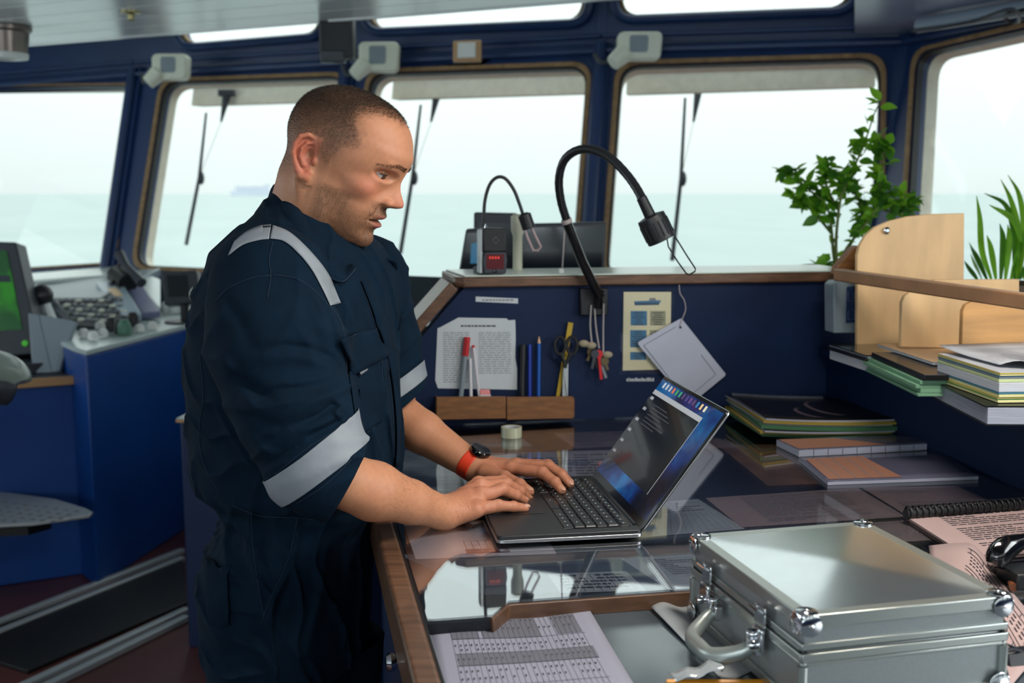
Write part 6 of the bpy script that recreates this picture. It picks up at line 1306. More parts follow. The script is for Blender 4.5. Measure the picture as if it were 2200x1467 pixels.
monitor('monitor', 'wide dark monitor behind the big gooseneck lamp', [(1112, 481), (1303, 477), (1296, 640), (1112, 640)], 3.30, 0.05, 'screen_off', (0.03, 0.05, 0.97, 0.92), group=g_, zb=0.95)
o, q, n0 = monitor('monitor', 'upper dark monitor behind the small gooseneck lamp', [(1018, 456), (1112, 458), (1108, 640), (1016, 640)], 3.45, 0.06, 'screen_grey', (0.1, 0.12, 0.9, 0.5), group=g_, zb=0.95)
mat('screen_blue', srgb(40, 90, 120), 0.3, emit=srgb(60, 130, 170), estr=0.3)
o, q, n0 = monitor('monitor', 'slanted monitor with a light blue patch, left of the small radio', [(1001, 492), (1045, 490), (1042, 640), (976, 640)], 3.28, 0.05, 'screen_off', (0.08, 0.06, 0.95, 0.9), group=g_, zb=0.95)
s_ = [bil(q, a, b_) + n0 * 0.004 for a, b_ in ((0.35, 0.22), (0.9, 0.16), (0.9, 0.5), (0.4, 0.5))]; mb = MB(); mb.prism(s_, n0 * 0.001); mb.build('lit_patch', 'screen_blue', o, smooth=0)
monitor('instrument_display', 'dark tilted display standing beyond the face of the man, left of the partition', [(858, 590), (956, 594), (966, 655), (840, 655)], 4.0, 0.06, 'screen_grey', (0.15, 0.15, 0.68, 0.85), tilt=0.05, zb=0.95)
o, q, n0 = monitor('instrument_display', 'small dark pillar display just below the chin of the man', [(795, 548), (812, 552), (820, 600), (795, 600)], 3.9, 0.05, 'screen_off', zb=0.95)
# ---- left console
A_, B_ = PZ(185, 752, 0.92), PZ(425, 690, 0.92); C1 = thing('port_console', 'large blue bridge console on the left with pale top and instruments', 'console', Vector((-1.8, 5.2, 0)))
top = [A_, B_, Vector((-1.1, 5.25, 0.92)), Vector((-2.2, 5.65, 0.92)), Vector((-3.3, 6.1, 0.92)), Vector((-2.35, 5.2, 0.92)), PZ(160, 745, 0.92)]
mb = MB(); mb.prism([Vector((p.x, p.y, 0)) for p in top], (0, 0, 0.90)); mb.build('cabinet', 'console_blue', C1, bevel=0.008)
cc = sum(top, Vector()) / len(top); mb = MB(); mb.prism([Vector((cc.x + (p.x - cc.x) * 1.012, cc.y + (p.y - cc.y) * 1.012, 0.90)) for p in top], (0, 0, 0.02)); mb.build('top', 'console_top', C1, bevel=0.003)
# raised instrument bank in front of the windows
mat('bank_grey', srgb(135, 148, 158), 0.4)
def slab(name, pxs, zs, m, parent, th=0.03, bevel=0.004, Ys=None):
    q = [PZ(x, y, z) for (x, y), z in zip(pxs, zs)] if Ys is None else [PY(x, y, Y_) for (x, y), Y_ in zip(pxs, Ys)]
    n0 = (q[1] - q[0]).cross(q[-1] - q[0]).normalized(); n0 = n0 if n0.z > 0 else -n0; mb = MB(); mb.prism(q, n0 * -th); o = mb.build(name, m, parent, bevel=bevel); return o, q, n0
slab('instrument_bank', [(20, 640), (215, 640), (345, 576), (60, 600)], None, 'bank_grey', C1, 0.05, Ys=[5.1, 5.2, 6.0, 6.2])
slab('sill_board', [(60, 603), (253, 588), (250, 572), (60, 587)], None, mat('sill_white', srgb(225, 235, 228), 0.25), C1, 0.02, Ys=[5.9, 5.95, 6.15, 6.3])
slab('keyboard_panel', [(165, 700), (300, 708), (262, 640), (112, 640)], None, 'dark_plastic', C1, 0.04, Ys=[4.75, 4.85, 5.25, 5.15])
for i in range(5):
    for j in range(8):
        q = [PY(x, y, Y_) for (x, y), Y_ in zip([(172, 696), (292, 703), (256, 644), (122, 644)], [4.74, 4.84, 5.24, 5.14])]
        c_ = bil(q, (j + .5) / 8, (i + .5) / 5); mb = MB(); mb.box(c_ + Z * 0.008, (0.022, 0.03, 0.012)); mb.build('button', 'grey_plastic' if (i + j) % 3 else 'pale_plastic', C1, smooth=0)
slab('lit_panel', [(264, 678), (304, 674), (262, 604), (206, 606)], None, mat('panel_pale', srgb(170, 190, 205), 0.3), C1, 0.03, Ys=[4.95, 5.0, 5.6, 5.55])
slab('chart_patch', [(247, 636), (264, 634), (250, 617), (230, 619)], None, mat('patch_orange', srgb(205, 165, 110), 0.4), C1, 0.004, Ys=[5.15, 5.18, 5.38, 5.36])
slab('side_panel', [(305, 672), (345, 668), (305, 610), (270, 612)], None, mat('panel_lilac', srgb(120, 125, 160), 0.35), C1, 0.03, Ys=[5.1, 5.15, 5.65, 5.6])
slab('cover_plate', [(345, 665), (345, 600), (300, 582), (290, 600)], None, 'console_top', C1, 0.02, Ys=[5.3, 5.8, 5.95, 5.7])
PH = thing('telephone_handset', 'dark telephone handset propped up at the window pillar on the left console', 'handset', PY(275, 600, 5.6))
mb = MB(); mb.tube([PY(256, 545, 5.6), PY(272, 572, 5.55), PY(305, 608, 5.45)], [0.028, 0.018, 0.026], 10); mb.build('grip', 'dark_plastic', PH)
mb = MB(); mb.tube([PY(250, 590, 5.62), PY(275, 610, 5.5)], 0.05, 10); mb.build('cradle', 'black_plastic', PH); mb = MB(); mb.tube(bez([PY(262, 560, 5.6), PY(245, 585, 5.6), PY(240, 610, 5.5)], 4), 0.008, 6); mb.build('cord', 'black_plastic', PH)
JS = thing('control_lever', 'black round lever knob beside the green screen monitor', 'lever', PY(92, 700, 4.6)); mb = MB(); mb.ball(PY(90, 634, 4.6), 0.045, None, 16, 10); mb.build('knob', 'black_plastic', JS); mb = MB(); mb.tube([PY(94, 645, 4.6), PY(108, 690, 4.6)], [0.02, 0.03], 10); mb.build('shaft', 'steel_rail', JS)
o, q, n0 = monitor('instrument_display', 'small square display on legs, left of the man on the blue console', [(345, 583), (422, 580), (432, 650), (352, 655)], 5.0, 0.07, 'screen_off', (0.16, 0.14, 0.72, 0.78), tilt=0.04, zb=0.92)
knobs(C1, [(357, 672), (372, 672), (388, 671), (404, 670)], 0.925, 'white_plastic', 0.022, 0.055)
mb = MB(); mb.ball(PY(424, 632, 4.95), 0.035, None, 14, 8); mb.build('round_knob', 'pale_plastic', C1)
knobs(C1, [(180, 722), (200, 728), (222, 722), (215, 706), (300, 712), (328, 706)], 0.925, 'white_plastic', 0.02, 0.03); knobs(C1, [(240, 712), (258, 716), (286, 700)], 0.925, 'black_plastic', 0.025, 0.06); knobs(C1, [(268, 718)], 0.925, mat('green_knob', srgb(70, 120, 100), 0.4), 0.028, 0.06)
# lower desk with the green screen
DK = thing('low_desk', 'low blue desk with a wooden edge under the green screen monitor', 'desk', PZ(60, 830, 0.8)); zD = 0.80
dA, dB = PZ(165, 806, zD), PZ(-260, 835, zD); dn = Vector((-(dA - dB).y, (dA - dB).x, 0)).normalized()
mb = MB(); mb.prism([Vector((p.x, p.y, 0)) for p in (dB, dA, Vector((-1.73, 4.36, 0)), Vector((-2.35, 5.1, 0)), dB + dn * 0.8)], (0, 0, zD - 0.03)); mb.build('cabinet', 'console_blue', DK, bevel=0.006)
mb = MB(); mb.prism([Vector((p.x, p.y, zD - 0.03)) for p in (dB - dn * 0.01, dA - dn * 0.01, Vector((-1.73, 4.36, 0)), Vector((-2.35, 5.1, 0)), dB + dn * 0.8)], (0, 0, 0.03)); mb.build('desktop', 'dark_plastic', DK)
mb = MB(); mb.prism([Vector((p.x, p.y, zD - 0.032)) for p in (dB - dn * 0.03, dA - dn * 0.03, dA - dn * 0.01, dB - dn * 0.01)], (0, 0, 0.034)); mb.build('wooden_edge', mat('edge_tan', srgb(190, 150, 105), 0.4), DK, bevel=0.004)
mat('screen_green', srgb(20, 60, 20), 0.3, emit=srgb(28, 110, 30), estr=0.7, noise=0.0)
t = MATS['screen_green'].node_tree; b = t.nodes['Principled BSDF']; co = t.nodes.new('ShaderNodeTexCoord'); n = t.nodes.new('ShaderNodeTexNoise'); n.inputs['Scale'].default_value = 9; rp = t.nodes.new('ShaderNodeValToRGB'); e = rp.color_ramp.elements; e[0].position = 0.42; e[0].color = srgb(18, 62, 32); e[1].position = 0.6; e[1].color = srgb(36, 120, 24)
t.links.new(co.outputs['Object'], n.inputs[0]); t.links.new(n.outputs[0], rp.inputs[0]); t.links.new(rp.outputs[0], b.inputs['Emission Color'])
o, q, n0 = monitor('radar_monitor', 'large monitor with a green chart on its screen at the left edge', [(-200, 512), (34, 520), (88, 760), (-200, 778)], 4.42, 0.10, 'screen_green', (0.06, 0.08, 0.90, 0.78), tilt=0.10, zb=zD)
s_ = [bil(q, a, b_) + n0 * 0.004 for a, b_ in ((0.06, 0.30), (0.89, 0.30), (0.89, 0.36), (0.06, 0.36))]; mb = MB(); mb.prism(s_, n0 * 0.001); mb.build('menu_bar', 'screen_grey', o, smooth=0)
s_ = [bil(q, a, b_) + n0 * 0.004 for a, b_ in ((0.06, 0.36), (0.66, 0.36), (0.70, 0.78), (0.06, 0.78))]; mb = MB(); mb.prism(s_, n0 * 0.001); mb.build('dark_field', 'screen_off', o, smooth=0)
mb = MB(); mb.lathe([(0.0001, 0), (0.012, 0), (0.012, 0.006), (0.0001, 0.007)], bil(q, 0.90, 0.90), n0, 12); mb.build('power_light', mat('led_green', srgb(60, 140, 40), 0.3, emit=srgb(60, 160, 40), estr=0.5), o)
GB = thing('grey_stand', 'grey folded metal stand right of the green screen monitor', 'stand', PZ(120, 790, zD))
for nm, pts, ys in (('front_plate', [(84, 675), (163, 690), (128, 798), (112, 800)], [4.45, 4.42, 4.34, 4.32]), ('side_plate', [(60, 672), (84, 675), (112, 800), (70, 800)], [4.45, 4.45, 4.32, 4.32])):
    slab(nm, pts, None, 'bank_grey', GB, 0.02, Ys=ys)
mb = MB(); q_ = [PZ(x, y, zD) for x, y in ((40, 806), (130, 798), (150, 770), (40, 775))]; mb.prism(q_, (0, 0, 0.04)); mb.build('base', 'dark_plastic', GB, bevel=0.005)
# helmsman's chair, mostly out of the frame
CH = thing('helm_chair', 'grey helm chair at the left edge, with padded armrest and dimpled footplate', 'chair', (-2.05, 3.5, 0))
mb = MB(); mb.tube(bez([PY(-120, 800, 3.3), PY(-40, 792, 3.35), PY(5, 800, 3.4), PY(22, 815, 3.42), PY(25, 828, 3.42)], 5), [0.062] * 18 + [0.055, 0.045, 0.03], 16); mb.build('armrest', mat('armrest_grey', srgb(130, 145, 138), 0.3, coat=0.3), CH, smooth=180)
mb = MB(); mb.tube(bez([PY(-120, 830, 3.3), PY(-30, 828, 3.35), PY(18, 838, 3.4)], 5), 0.05, 12); mb.build('armrest_underside', 'dark_plastic', CH, smooth=180)
mb = MB(); mb.tube(bez([PY(-60, 838, 3.36), PY(-90, 900, 3.42), Vector((-2.0, 3.5, 0.70)), Vector((-2.2, 3.55, 0.66))], 5), 0.028, 10); mb.build('armrest_bracket', 'dark_plastic', CH)
mb = MB(); mb.tube([Vector((-2.1, 3.7, 0.55)), Vector((-1.95, 3.75, 0.34))], 0.03, 10); mb.build('footplate_arm', 'dark_plastic', CH)
fp = [PZ(x, y, 0.36) for x, y in ((-120, 1052), (20, 1064), (120, 1078), (185, 1098), (200, 1106), (192, 1113), (70, 1130), (-120, 1140))]
mb = MB(); mb.prism(fp, (0, 0, 0.012)); fo = mb.build('footplate', 'steel_rail', CH, bevel=0.003)
mb = MB()
for i in range(13):
    for j in range(5):
        x, y = -100 + i * 22 + j * 5, 1068 + i * 2.6 + j * 10
        if x < 165 - j * 4 and y < 1122: mb.lathe([(0.009, 0), (0.009, 0.003)], PZ(x, y, 0.372), Z, 8)
x_ = mb.build('dimples', 'grey_plastic', fo); x_['kind'] = 'stuff'
mb = MB(); mb.prism([PZ(x, y, 0.33) for x, y in ((-120, 1140), (60, 1132), (110, 1118), (-120, 1100))], (0, 0, -0.03)); mb.build('footplate_bracket', 'black_plastic', CH)
mb = MB(); mb.tube([Vector((-2.25, 3.75, 0.0)), Vector((-2.25, 3.75, 0.62))], 0.07, 16); mb.build('pedestal', 'dark_plastic', CH)
mb = MB(); mb.box((-2.35, 3.6, 0.68), (0.50, 0.52, 0.12)); mb.build('seat', 'black_plastic', CH, bevel=0.04, seg=4)
# floor rails of the chair
for k, (a, b_, lab) in enumerate([((-160, 1392), (392, 1178), 'pair of silver floor rails nearer the blue console, left of the man'), ((40, 1472), (402, 1304), 'front pair of silver floor rails, running to the small blue cabinet')]):
    FR = thing('floor_rail', lab, 'rail', PZ((a[0] + b_[0]) / 2, (a[1] + b_[1]) / 2, 0), 'chair rails on the floor')
    for dy in (0, 21):
        p, q_ = PZ(a[0] + dy * 0.4, a[1] + dy, 0.02), PZ(b_[0], b_[1] + dy * 0.8, 0.02); d_ = (q_ - p).normalized(); mb = MB(); mb.box((p + q_) / 2 - Z * 0.010, ((p - q_).length, 0.03, 0.022), (d_, Vector((-d_.y, d_.x, 0)), Z)); mb.build('rail', 'steel_rail', FR, bevel=0.004)
mq = [PZ(x, y, 0.001) for x, y in ((-120, 1392), (392, 1205), (402, 1300), (60, 1448))]; mb = MB(); mb.prism(mq, (0, 0, 0.012)); o = mb.build('floor_mat', 'rubber_mat', None, bevel=0.002); tag(o, 'black ribbed rubber mat between the silver floor rails', 'mat')
# small cabinet behind the man
SB0 = PZ(386, 897, 0.78); SC_ = thing('low_cabinet', 'low dark blue cabinet with a pale top directly behind the man', 'cabinet', SB0)
mb = MB(); mb.hexa([Vector((x, y, z)) for z in (0, 0.765) for x, y in ((SB0.x, SB0.y), (-0.52, SB0.y - 0.05), (-0.52, SB0.y + 0.42), (SB0.x + 0.05, SB0.y + 0.42))]); mb.build('cabinet', 'cabinet_blue', SC_, bevel=0.005)
mb = MB(); mb.hexa([Vector((x, y, z)) for z in (0.766, 0.775) for x, y in ((SB0.x - 0.01, SB0.y - 0.01), (-0.45, SB0.y - 0.06), (-0.45, SB0.y + 0.42), (SB0.x + 0.04, SB0.y + 0.42))]); mb.build('top_edge', 'edge_tan', SC_)
mb = MB(); mb.hexa([Vector((x, y, z)) for z in (0.7755, 0.78) for x, y in ((SB0.x - 0.008, SB0.y - 0.008), (-0.45, SB0.y - 0.058), (-0.45, SB0.y + 0.418), (SB0.x + 0.042, SB0.y + 0.418))]); mb.build('top', 'console_top', SC_)

# ================================================================ SHELF ON THE RIGHT
def VQ(px, py, v): return PP(px, py, TF(0, v, 0), V)
SU = thing('plywood_shelf', 'wall shelf with pale plywood dividers and a long wooden front rail on the right', 'shelf', TF(1.35, 0.4, 1.1)); ZB = 1.115
mb = MB(); tbox(mb, 1.14, 1.62, -0.45, 0.84, ZB - 0.018, ZB); mb.build('base_board', 'navy_panel', SU, bevel=0.002)
def divider(pts, v, nm='divider', m='plywood'): mb = MB(); mb.prism([VQ(x, y, v) for x, y in pts], V * 0.012); return mb.build(nm, m, SU, bevel=0.0015)
d1 = divider([(1842, 742), (1842, 548), (1848, 526), (1860, 506), (1880, 488), (1910, 475), (1950, 465), (2000, 460), (2072, 458), (2070, 742)], 0.62)
divider([(1936, 745), (1938, 650), (1944, 636), (1958, 626), (1985, 610), (2010, 601), (2190, 600), (2190, 752)], 0.42)
divider([(2065, 775), (2069, 668), (2075, 655), (2090, 647), (2140, 640), (2330, 640), (2330, 790)], 0.24, 'divider', 'plywood_dark')
mb = MB(); mb.lathe([(0.008, 0), (0.008, 0.006), (0.004, 0.009), (0.0001, 0.009)], VQ(1903, 495, 0.62), -V, 14); mb.build('screw_cap', 'chrome', d1)
pf, pn = PZ(1800, 588, 1.314), PZ(2205, 645, 1.314); rd = (pn - pf).normalized(); rs_ = Vector((-rd.y, rd.x, 0)); pn = pn + rd * 0.5
mb = MB(); mb.hexa([p + rs_ * a + Z * c_ for p in (pf, pn) for a, c_ in ((-0.012, -0.016), (0.012, -0.016), (0.012, 0.012), (-0.012, 0.012))]); mb.build('front_rail', mat('shelf_rail', srgb(150, 110, 76), 0.4, noise=0.25, nscale=9), SU, bevel=0.003)
mb = MB(); mb.prism([VQ(x, y, 0.72) for x, y in ((1795, 590), (1800, 572), (1832, 535), (1846, 527), (1846, 590))], V * 0.03); mb.build('rail_bracket', 'wood_box', SU, bevel=0.002)
mb = MB(); tbox(mb, 1.60, 1.62, -0.45, 0.84, ZB, ZB + 0.08); mb.build('back_board', 'plywood_dark', SU)
# grey box with a dark label beside the shelf
EB = thing('switch_box', 'slim grey box with a dark blue symbol label, left of the plywood dividers', 'box', VQ(1815, 720, 0.72))
mb = MB(); mb.prism([VQ(x, y, 0.70) for x, y in ((1792, 716), (1791, 612), (1800, 604), (1841, 602), (1841, 716))], V * 0.05); mb.build('casing', mat('box_grey', srgb(130, 145, 155), 0.45), EB, bevel=0.003)
mb = MB(); mb.prism([VQ(x, y, 0.699) for x, y in ((1817, 694), (1819, 616), (1840, 614), (1840, 692))], V * -0.001); lb = mb.build('label_plate', 'navy_paint', EB)
for y in (628, 668): mb = MB(); mb.tube([VQ(x_, y_, 0.697) for x_, y_ in ((1822, y), (1836, y - 1), (1836, y + 18), (1822, y + 18))], 0.0008, 4, closed=True); mb.build('symbol', 'panel_lilac', lb)
# book and document stacks
def block(name, label, cat, near, far, w_, z0, layers, group=None, slant=0.0, wob=0.0):
    n_, f_ = PZ(near[0], near[1], z0), PZ(far[0], far[1], z0); o = thing(name, label, cat, (n_ + f_) / 2, group); z = 0; dr = (f_ - n_); sd = Vector((dr.y, -dr.x, 0)).normalized()
    for k, (nm, h_, m, ins) in enumerate(layers):
        n1, f1 = n_ + sd * (ins + wob * math.sin(k * 2.1)) + dr * 0.01 * math.sin(k), f_ + sd * (ins + wob * math.cos(k * 1.7)); mb = MB(); mb.prism([p + Z * (z + 0.0002) for p in (n1, n1 + sd * w_, f1 + sd * w_, f1)], (0, 0, h_ - 0.0004)); mb.build(nm, m, o, bevel=0.0008 if h_ > 0.003 else 0); z += h_
    return o
P3 = lambda c_, n_, amt=0.18: mat(n_, c_, 0.6, noise=amt, nscale=40, stretch=(0.4, 0.4, 26))
P3(srgb(188, 192, 200), 'pages_white'); P3(srgb(112, 156, 126), 'pages_mint', 0.3); P3(srgb(214, 208, 150), 'pages_cream'); P3(srgb(186, 200, 150), 'pages_lime'); P3(srgb(150, 155, 170), 'pages_slate', 0.2)
mat('cover_tan', srgb(196, 165, 132), 0.5); mat('band_blue', srgb(60, 115, 135), 0.5); mat('band_yellow', srgb(205, 180, 70), 0.5); mat('band_green', srgb(80, 140, 60), 0.5)
g_ = 'documents on the plywood shelf'
block('document_folder', 'black folder with white pages at the far left end of the shelf', 'folder', (1860, 799), (1777, 771), 0.26, ZB, [('pages', 0.022, 'pages_white', 0.006), ('cover', 0.008, 'cover_black', 0.0), ('pages', 0.004, 'pages_slate', 0.004), ('cover', 0.003, 'black_gloss', 0.0)], g_)
block('green_document_bundle', 'thick bundle of mint green sheets hanging over the shelf edge', 'papers', (1972, 852), (1857, 797), 0.20, ZB, [('pages', 0.006, 'pages_mint', 0.0), ('pages', 0.009, 'pages_mint', 0.004), ('pages', 0.008, 'pages_mint', -0.002), ('pages', 0.008, 'pages_mint', 0.003)], g_, wob=0.002)
block('black_binder', 'thin black binder on top of the mint green bundle', 'binder', (1985, 818), (1872, 768), 0.19, ZB + 0.032, [('spine', 0.012, 'cover_black', 0.0)], g_)
block('tan_notepad', 'tan topped notepad on the thin black binder', 'notepad', (2005, 785), (1885, 745), 0.16, ZB + 0.045, [('pages', 0.006, 'pages_white', 0.0), ('cover', 0.001, 'cover_tan', -0.001)], g_)
block('grey_manual', 'thick grey paged manual at the bottom of the nearest stack on the shelf', 'book', (2118, 915), (1993, 850), 0.34, ZB - 0.012, [('cover', 0.002, 'cover_black', 0.0), ('pages', 0.030, 'pages_slate', 0.003), ('cover', 0.003, 'cover_black', -0.002)], g_)
block('striped_manual', 'thick cream book with yellow, green and blue page stripes on the shelf', 'book', (2144, 866), (2012, 818), 0.34, ZB + 0.0235, [('pages', 0.005, 'pages_cream', 0), ('divider', 0.0016, 'band_green', -0.0006), ('pages', 0.002, 'pages_cream', 0), ('divider', 0.0014, 'band_yellow', -0.0006), ('pages', 0.006, 'pages_cream', 0), ('divider', 0.003, 'band_blue', -0.0006), ('pages', 0.017, 'pages_white', 0),
      ('pages', 0.006, 'pages_lime', 0), ('pages', 0.004, 'pages_slate', 0.001), ('divider', 0.0016, 'band_blue', -0.0006), ('pages', 0.004, 'pages_cream', 0), ('divider', 0.0016, 'band_yellow', -0.001), ('cover', 0.001, 'pages_white', 0.0)], g_)
# loose curled white sheet on top
q = [PZ(x, y, ZB + 0.081) for x, y in ((2148, 786), (2330, 800), (2200, 745), (2016, 752))]; o = thing('loose_sheet', 'curled white sheet on top of the striped book', 'paper', sum(q, Vector()) / 4)
mb = MB(); mb.grid([[bil(q, i / 12, j / 8) + Z * (0.002 + 0.010 * (1 - j / 8) ** 2 * abs(math.sin(i * 0.5)) + 0.008 * (j / 8) ** 3) for i in range(13)] for j in range(9)]); mb.build('sheet', 'pages_white', o, smooth=180, solid=0.0005)

# ================================================================ PLANTS
mat('leaf_green', srgb(96, 160, 40), 0.5, noise=0.4, nscale=14); mat('leaf_dark', srgb(52, 104, 36), 0.5, noise=0.4, nscale=14); mat('stem_green', srgb(96, 110, 60), 0.7); mat('pot_brown', srgb(90, 76, 60), 0.7)
for n_ in ('leaf_green', 'leaf_dark'):
    b = MATS[n_].node_tree.nodes['Principled BSDF']; b.inputs['Transmission Weight'].default_value = 0.0; b.inputs['Subsurface Weight'].default_value = 0.35; b.inputs['Subsurface Scale'].default_value = 0.02; b.inputs['Subsurface Radius'].default_value = (0.5, 1.0, 0.2)
for n_ in ('leaf_green', 'leaf_dark'):      # light shines through the leaves
    t = MATS[n_].node_tree; b = t.nodes['Principled BSDF']; tr = t.nodes.new('ShaderNodeBsdfTranslucent'); tr.inputs[0].default_value = srgb(170, 220, 60) if n_ == 'leaf_green' else srgb(110, 170, 50); x_ = t.nodes.new('ShaderNodeMixShader'); x_.inputs[0].default_value = 0.5
    t.links.new(b.outputs[0], x_.inputs[1]); t.links.new(tr.outputs[0], x_.inputs[2]); t.links.new(x_.outputs[0], t.nodes['Material Output'].inputs[0]); b.inputs['Subsurface Weight'].default_value = 0
def leaf_mesh(L_, W_, m, fold=0.25):
    mb = MB(); rows = []
    for i in range(6):
        t_ = i / 5; w_ = W_ * math.sin(math.pi * (t_ ** 0.8)) * 0.5 + 0.0004; rows.append([Vector((L_ * t_, -w_, fold * w_ - 0.15 * L_ * t_ * t_)), Vector((L_ * t_, 0, -0.15 * L_ * t_ * t_)), Vector((L_ * t_, w_, fold * w_ - 0.15 * L_ * t_ * t_))])
    mb.grid(rows); me = bpy.data.meshes.new('leaf'); me.from_pydata([tuple(p) for p in mb.v], [], mb.f); me.materials.append(MATS[m]); me.shade_smooth(); return me
def put_leaf(me, p, d, par, sc_=1.0, roll=0.0):
    d = Vector(d).normalized(); s_ = d.cross(Vector((0.1, -0.2, 1))).normalized(); u_ = s_.cross(d); M = Matrix((d, s_ * -1, u_)).transposed().to_4x4() @ Matrix.Rotation(roll, 4, 'X') @ Matrix.Scale(sc_, 4)
    o = bpy.data.objects.new('leaf', me); COL.objects.link(o); o.parent = par; M.translation = p - WL[par.name]; o.matrix_local = M; return o
YP = 3.4; p0 = PY(1800, 600, YP); p0.z = 0.952
PL = thing('leafy_plant', 'tall leafy houseplant with small bright green leaves at the window, left of the plywood shelf', 'plant', p0)
mb = MB(); mb.lathe([(0.075, 0), (0.10, 0.30), (0.112, 0.30), (0.112, 0.33), (0.098, 0.33), (0.096, 0.30), (0.0001, 0.30)], p0, Z, 24); mb.build('pot', 'pot_brown', PL)
lv = [leaf_mesh(0.046, 0.027, 'leaf_green'), leaf_mesh(0.044, 0.026, 'leaf_dark')]
stems = [[(1798, 590), (1790, 540), (1786, 490), (1775, 440), (1740, 410), (1705, 380), (1685, 365)], [(1800, 590), (1796, 530), (1800, 470), (1808, 420), (1830, 370), (1850, 325), (1865, 285), (1880, 240), (1890, 222)],
         [(1802, 590), (1815, 540), (1845, 500), (1880, 455), (1905, 420), (1930, 430)], [(1786, 500), (1760, 470), (1730, 440), (1700, 420)], [(1805, 560), (1830, 520), (1850, 470), (1845, 430), (1820, 400), (1790, 380)], [(1800, 450), (1780, 410), (1770, 375), (1775, 350)],
         [(1870, 460), (1890, 420), (1890, 390), (1900, 330), (1885, 300)], [(1795, 585), (1780, 575), (1762, 572)], [(1880, 440), (1915, 455), (1945, 445), (1960, 430)]]
rl = random.Random(11)
for k, st in enumerate(stems):
    dyy = rl.uniform(-0.10, 0.10); pts = bez([PY(x, y, YP + dyy * min(1, i / 3)) for i, (x, y) in enumerate(st)], 6); mb = MB(); mb.tube(pts, [0.0055 - 0.0042 * i / len(pts) for i in range(len(pts))], 6); mb.build('stem', 'stem_green', PL, smooth=180)
    n0_ = 6 if k < 3 else 2
    for i in range(n0_, len(pts)):
        for _ in range(3 if i > len(pts) * 0.35 else 1):
            if i < len(pts) * 0.3 and rl.random() < 0.6: continue
            if k == 1 and i > len(pts) * 0.72 and rl.random() < 0.7: continue
            d_ = Vector((rl.uniform(-1, 1), rl.uniform(-0.8, 0.8), rl.uniform(-0.5, 0.9))); put_leaf(lv[0 if rl.random() < 0.6 else 1], pts[i] + Vector((rl.uniform(-.012, .012), rl.uniform(-.02, .02), rl.uniform(-.012, .012))), d_, PL, rl.uniform(0.7, 1.25), rl.uniform(-1, 1))
p0 = PY(2165, 600, 3.0); p0.z = 0.952
P2 = thing('spiky_plant', 'spiky palm-like plant with long narrow leaves at the right edge, behind the shelf', 'plant', p0)
mb = MB(); mb.lathe([(0.08, 0), (0.105, 0.28), (0.115, 0.28), (0.115, 0.31), (0.10, 0.31), (0.098, 0.28), (0.0001, 0.28)], p0, Z, 24); mb.build('pot', 'pot_brown', P2)
bl_ = [((2120, 600), (2095, 545), (2082, 520)), ((2130, 600), (2110, 540), (2105, 470), (2098, 420)), ((2140, 600), (2130, 540), (2120, 505)), ((2150, 600), (2155, 520), (2148, 480)), ((2160, 600), (2168, 520), (2165, 482)), ((2172, 600), (2190, 540), (2205, 480)), ((2180, 600), (2178, 500), (2160, 440), (2115, 415)), ((2185, 600), (2188, 500), (2172, 430), (2150, 385)), ((2190, 600), (2200, 500), (2190, 420), (2165, 375)),
       ((2100, 602), (2085, 580), (2072, 560)), ((2110, 602), (2100, 580), (2085, 545)), ((2200, 600), (2230, 520), (2240, 440)), ((2190, 600), (2215, 560), (2235, 530)), ((2195, 520), (2175, 470), (2125, 440))]
for k, st in enumerate(bl_):
    dyy = rl.uniform(-0.08, 0.08); pts = bez([PY(x, y, 3.0 + dyy * i) for i, (x, y) in enumerate(st)], 6); m_ = len(pts); rows = []
    for i, p in enumerate(pts):
        w_ = 0.010 * math.sin(math.pi * min(0.12 + 0.88 * i / (m_ - 1), 0.995)) + 0.0008; t_ = (pts[min(i + 1, m_ - 1)] - pts[max(i - 1, 0)]).normalized(); s_ = t_.cross(Vector((0.3, -1, 0.2))).normalized(); rows.append([p - s_ * w_, p + Vector((0, w_ * 0.4, 0)), p + s_ * w_])
    mb = MB(); mb.grid(rows); mb.build('leaf', 'leaf_green' if k % 3 else 'leaf_dark', P2, smooth=180)

# ================================================================ OVERHEAD AND OUTSIDE
def floodlight(label, cx, cy, w_, h_, Y, first):
    c_ = PY(cx, cy, Y); k = Y / FPX; o = thing('floodlight', label, 'lamp', c_, 'pale floodlights over the windows')
    prof = roundpoly([(-w_ / 2, -h_ / 2), (w_ / 2, -h_ / 2), (w_ / 2 + 4, h_ / 2), (-w_ / 2, h_ / 2)], 14)
    mb = MB(); mb.prism([c_ + Vector((p.x * k, 0, p.y * k)) for p in prof], (0, 0.09, 0)); mb.build('housing', 'pale_plastic', o, bevel=0.012, seg=3)
    mb = MB(); mb.prism([c_ + Vector((p.x * k * 0.42 - w_ * 0.02 * k, -0.003, p.y * k * 0.6 + 4 * k)) for p in prof], (0, 0.004, 0)); mb.build('dark_window', 'bank_grey', o)
    mb = MB(); mb.tube([c_ + Vector((-w_ * .35 * k, 0.02, -h_ * 0.25 * k)), c_ + Vector((-w_ * .62 * k, 0.0, -h_ * 0.62 * k))], [0.045, 0.035], 12); mb.build('gland', 'pale_plastic', o)
    mb = MB(); mb.tube(bez([c_ + Vector((-w_ * .55 * k, 0.02, -h_ * 0.5 * k)), c_ + Vector((-w_ * .85 * k, 0.06, -h_ * 0.55 * k)), c_ + Vector((-w_ * 1.0 * k, 0.12, -h_ * 0.2 * k))], 4), 0.010, 8); mb.build('cable', 'dark_plastic', o)
    mb = MB(); mb.box(c_ + Vector((0, 0.12, 0)), (0.05, 0.10, 0.05)); mb.build('mount', 'dark_plastic', o)
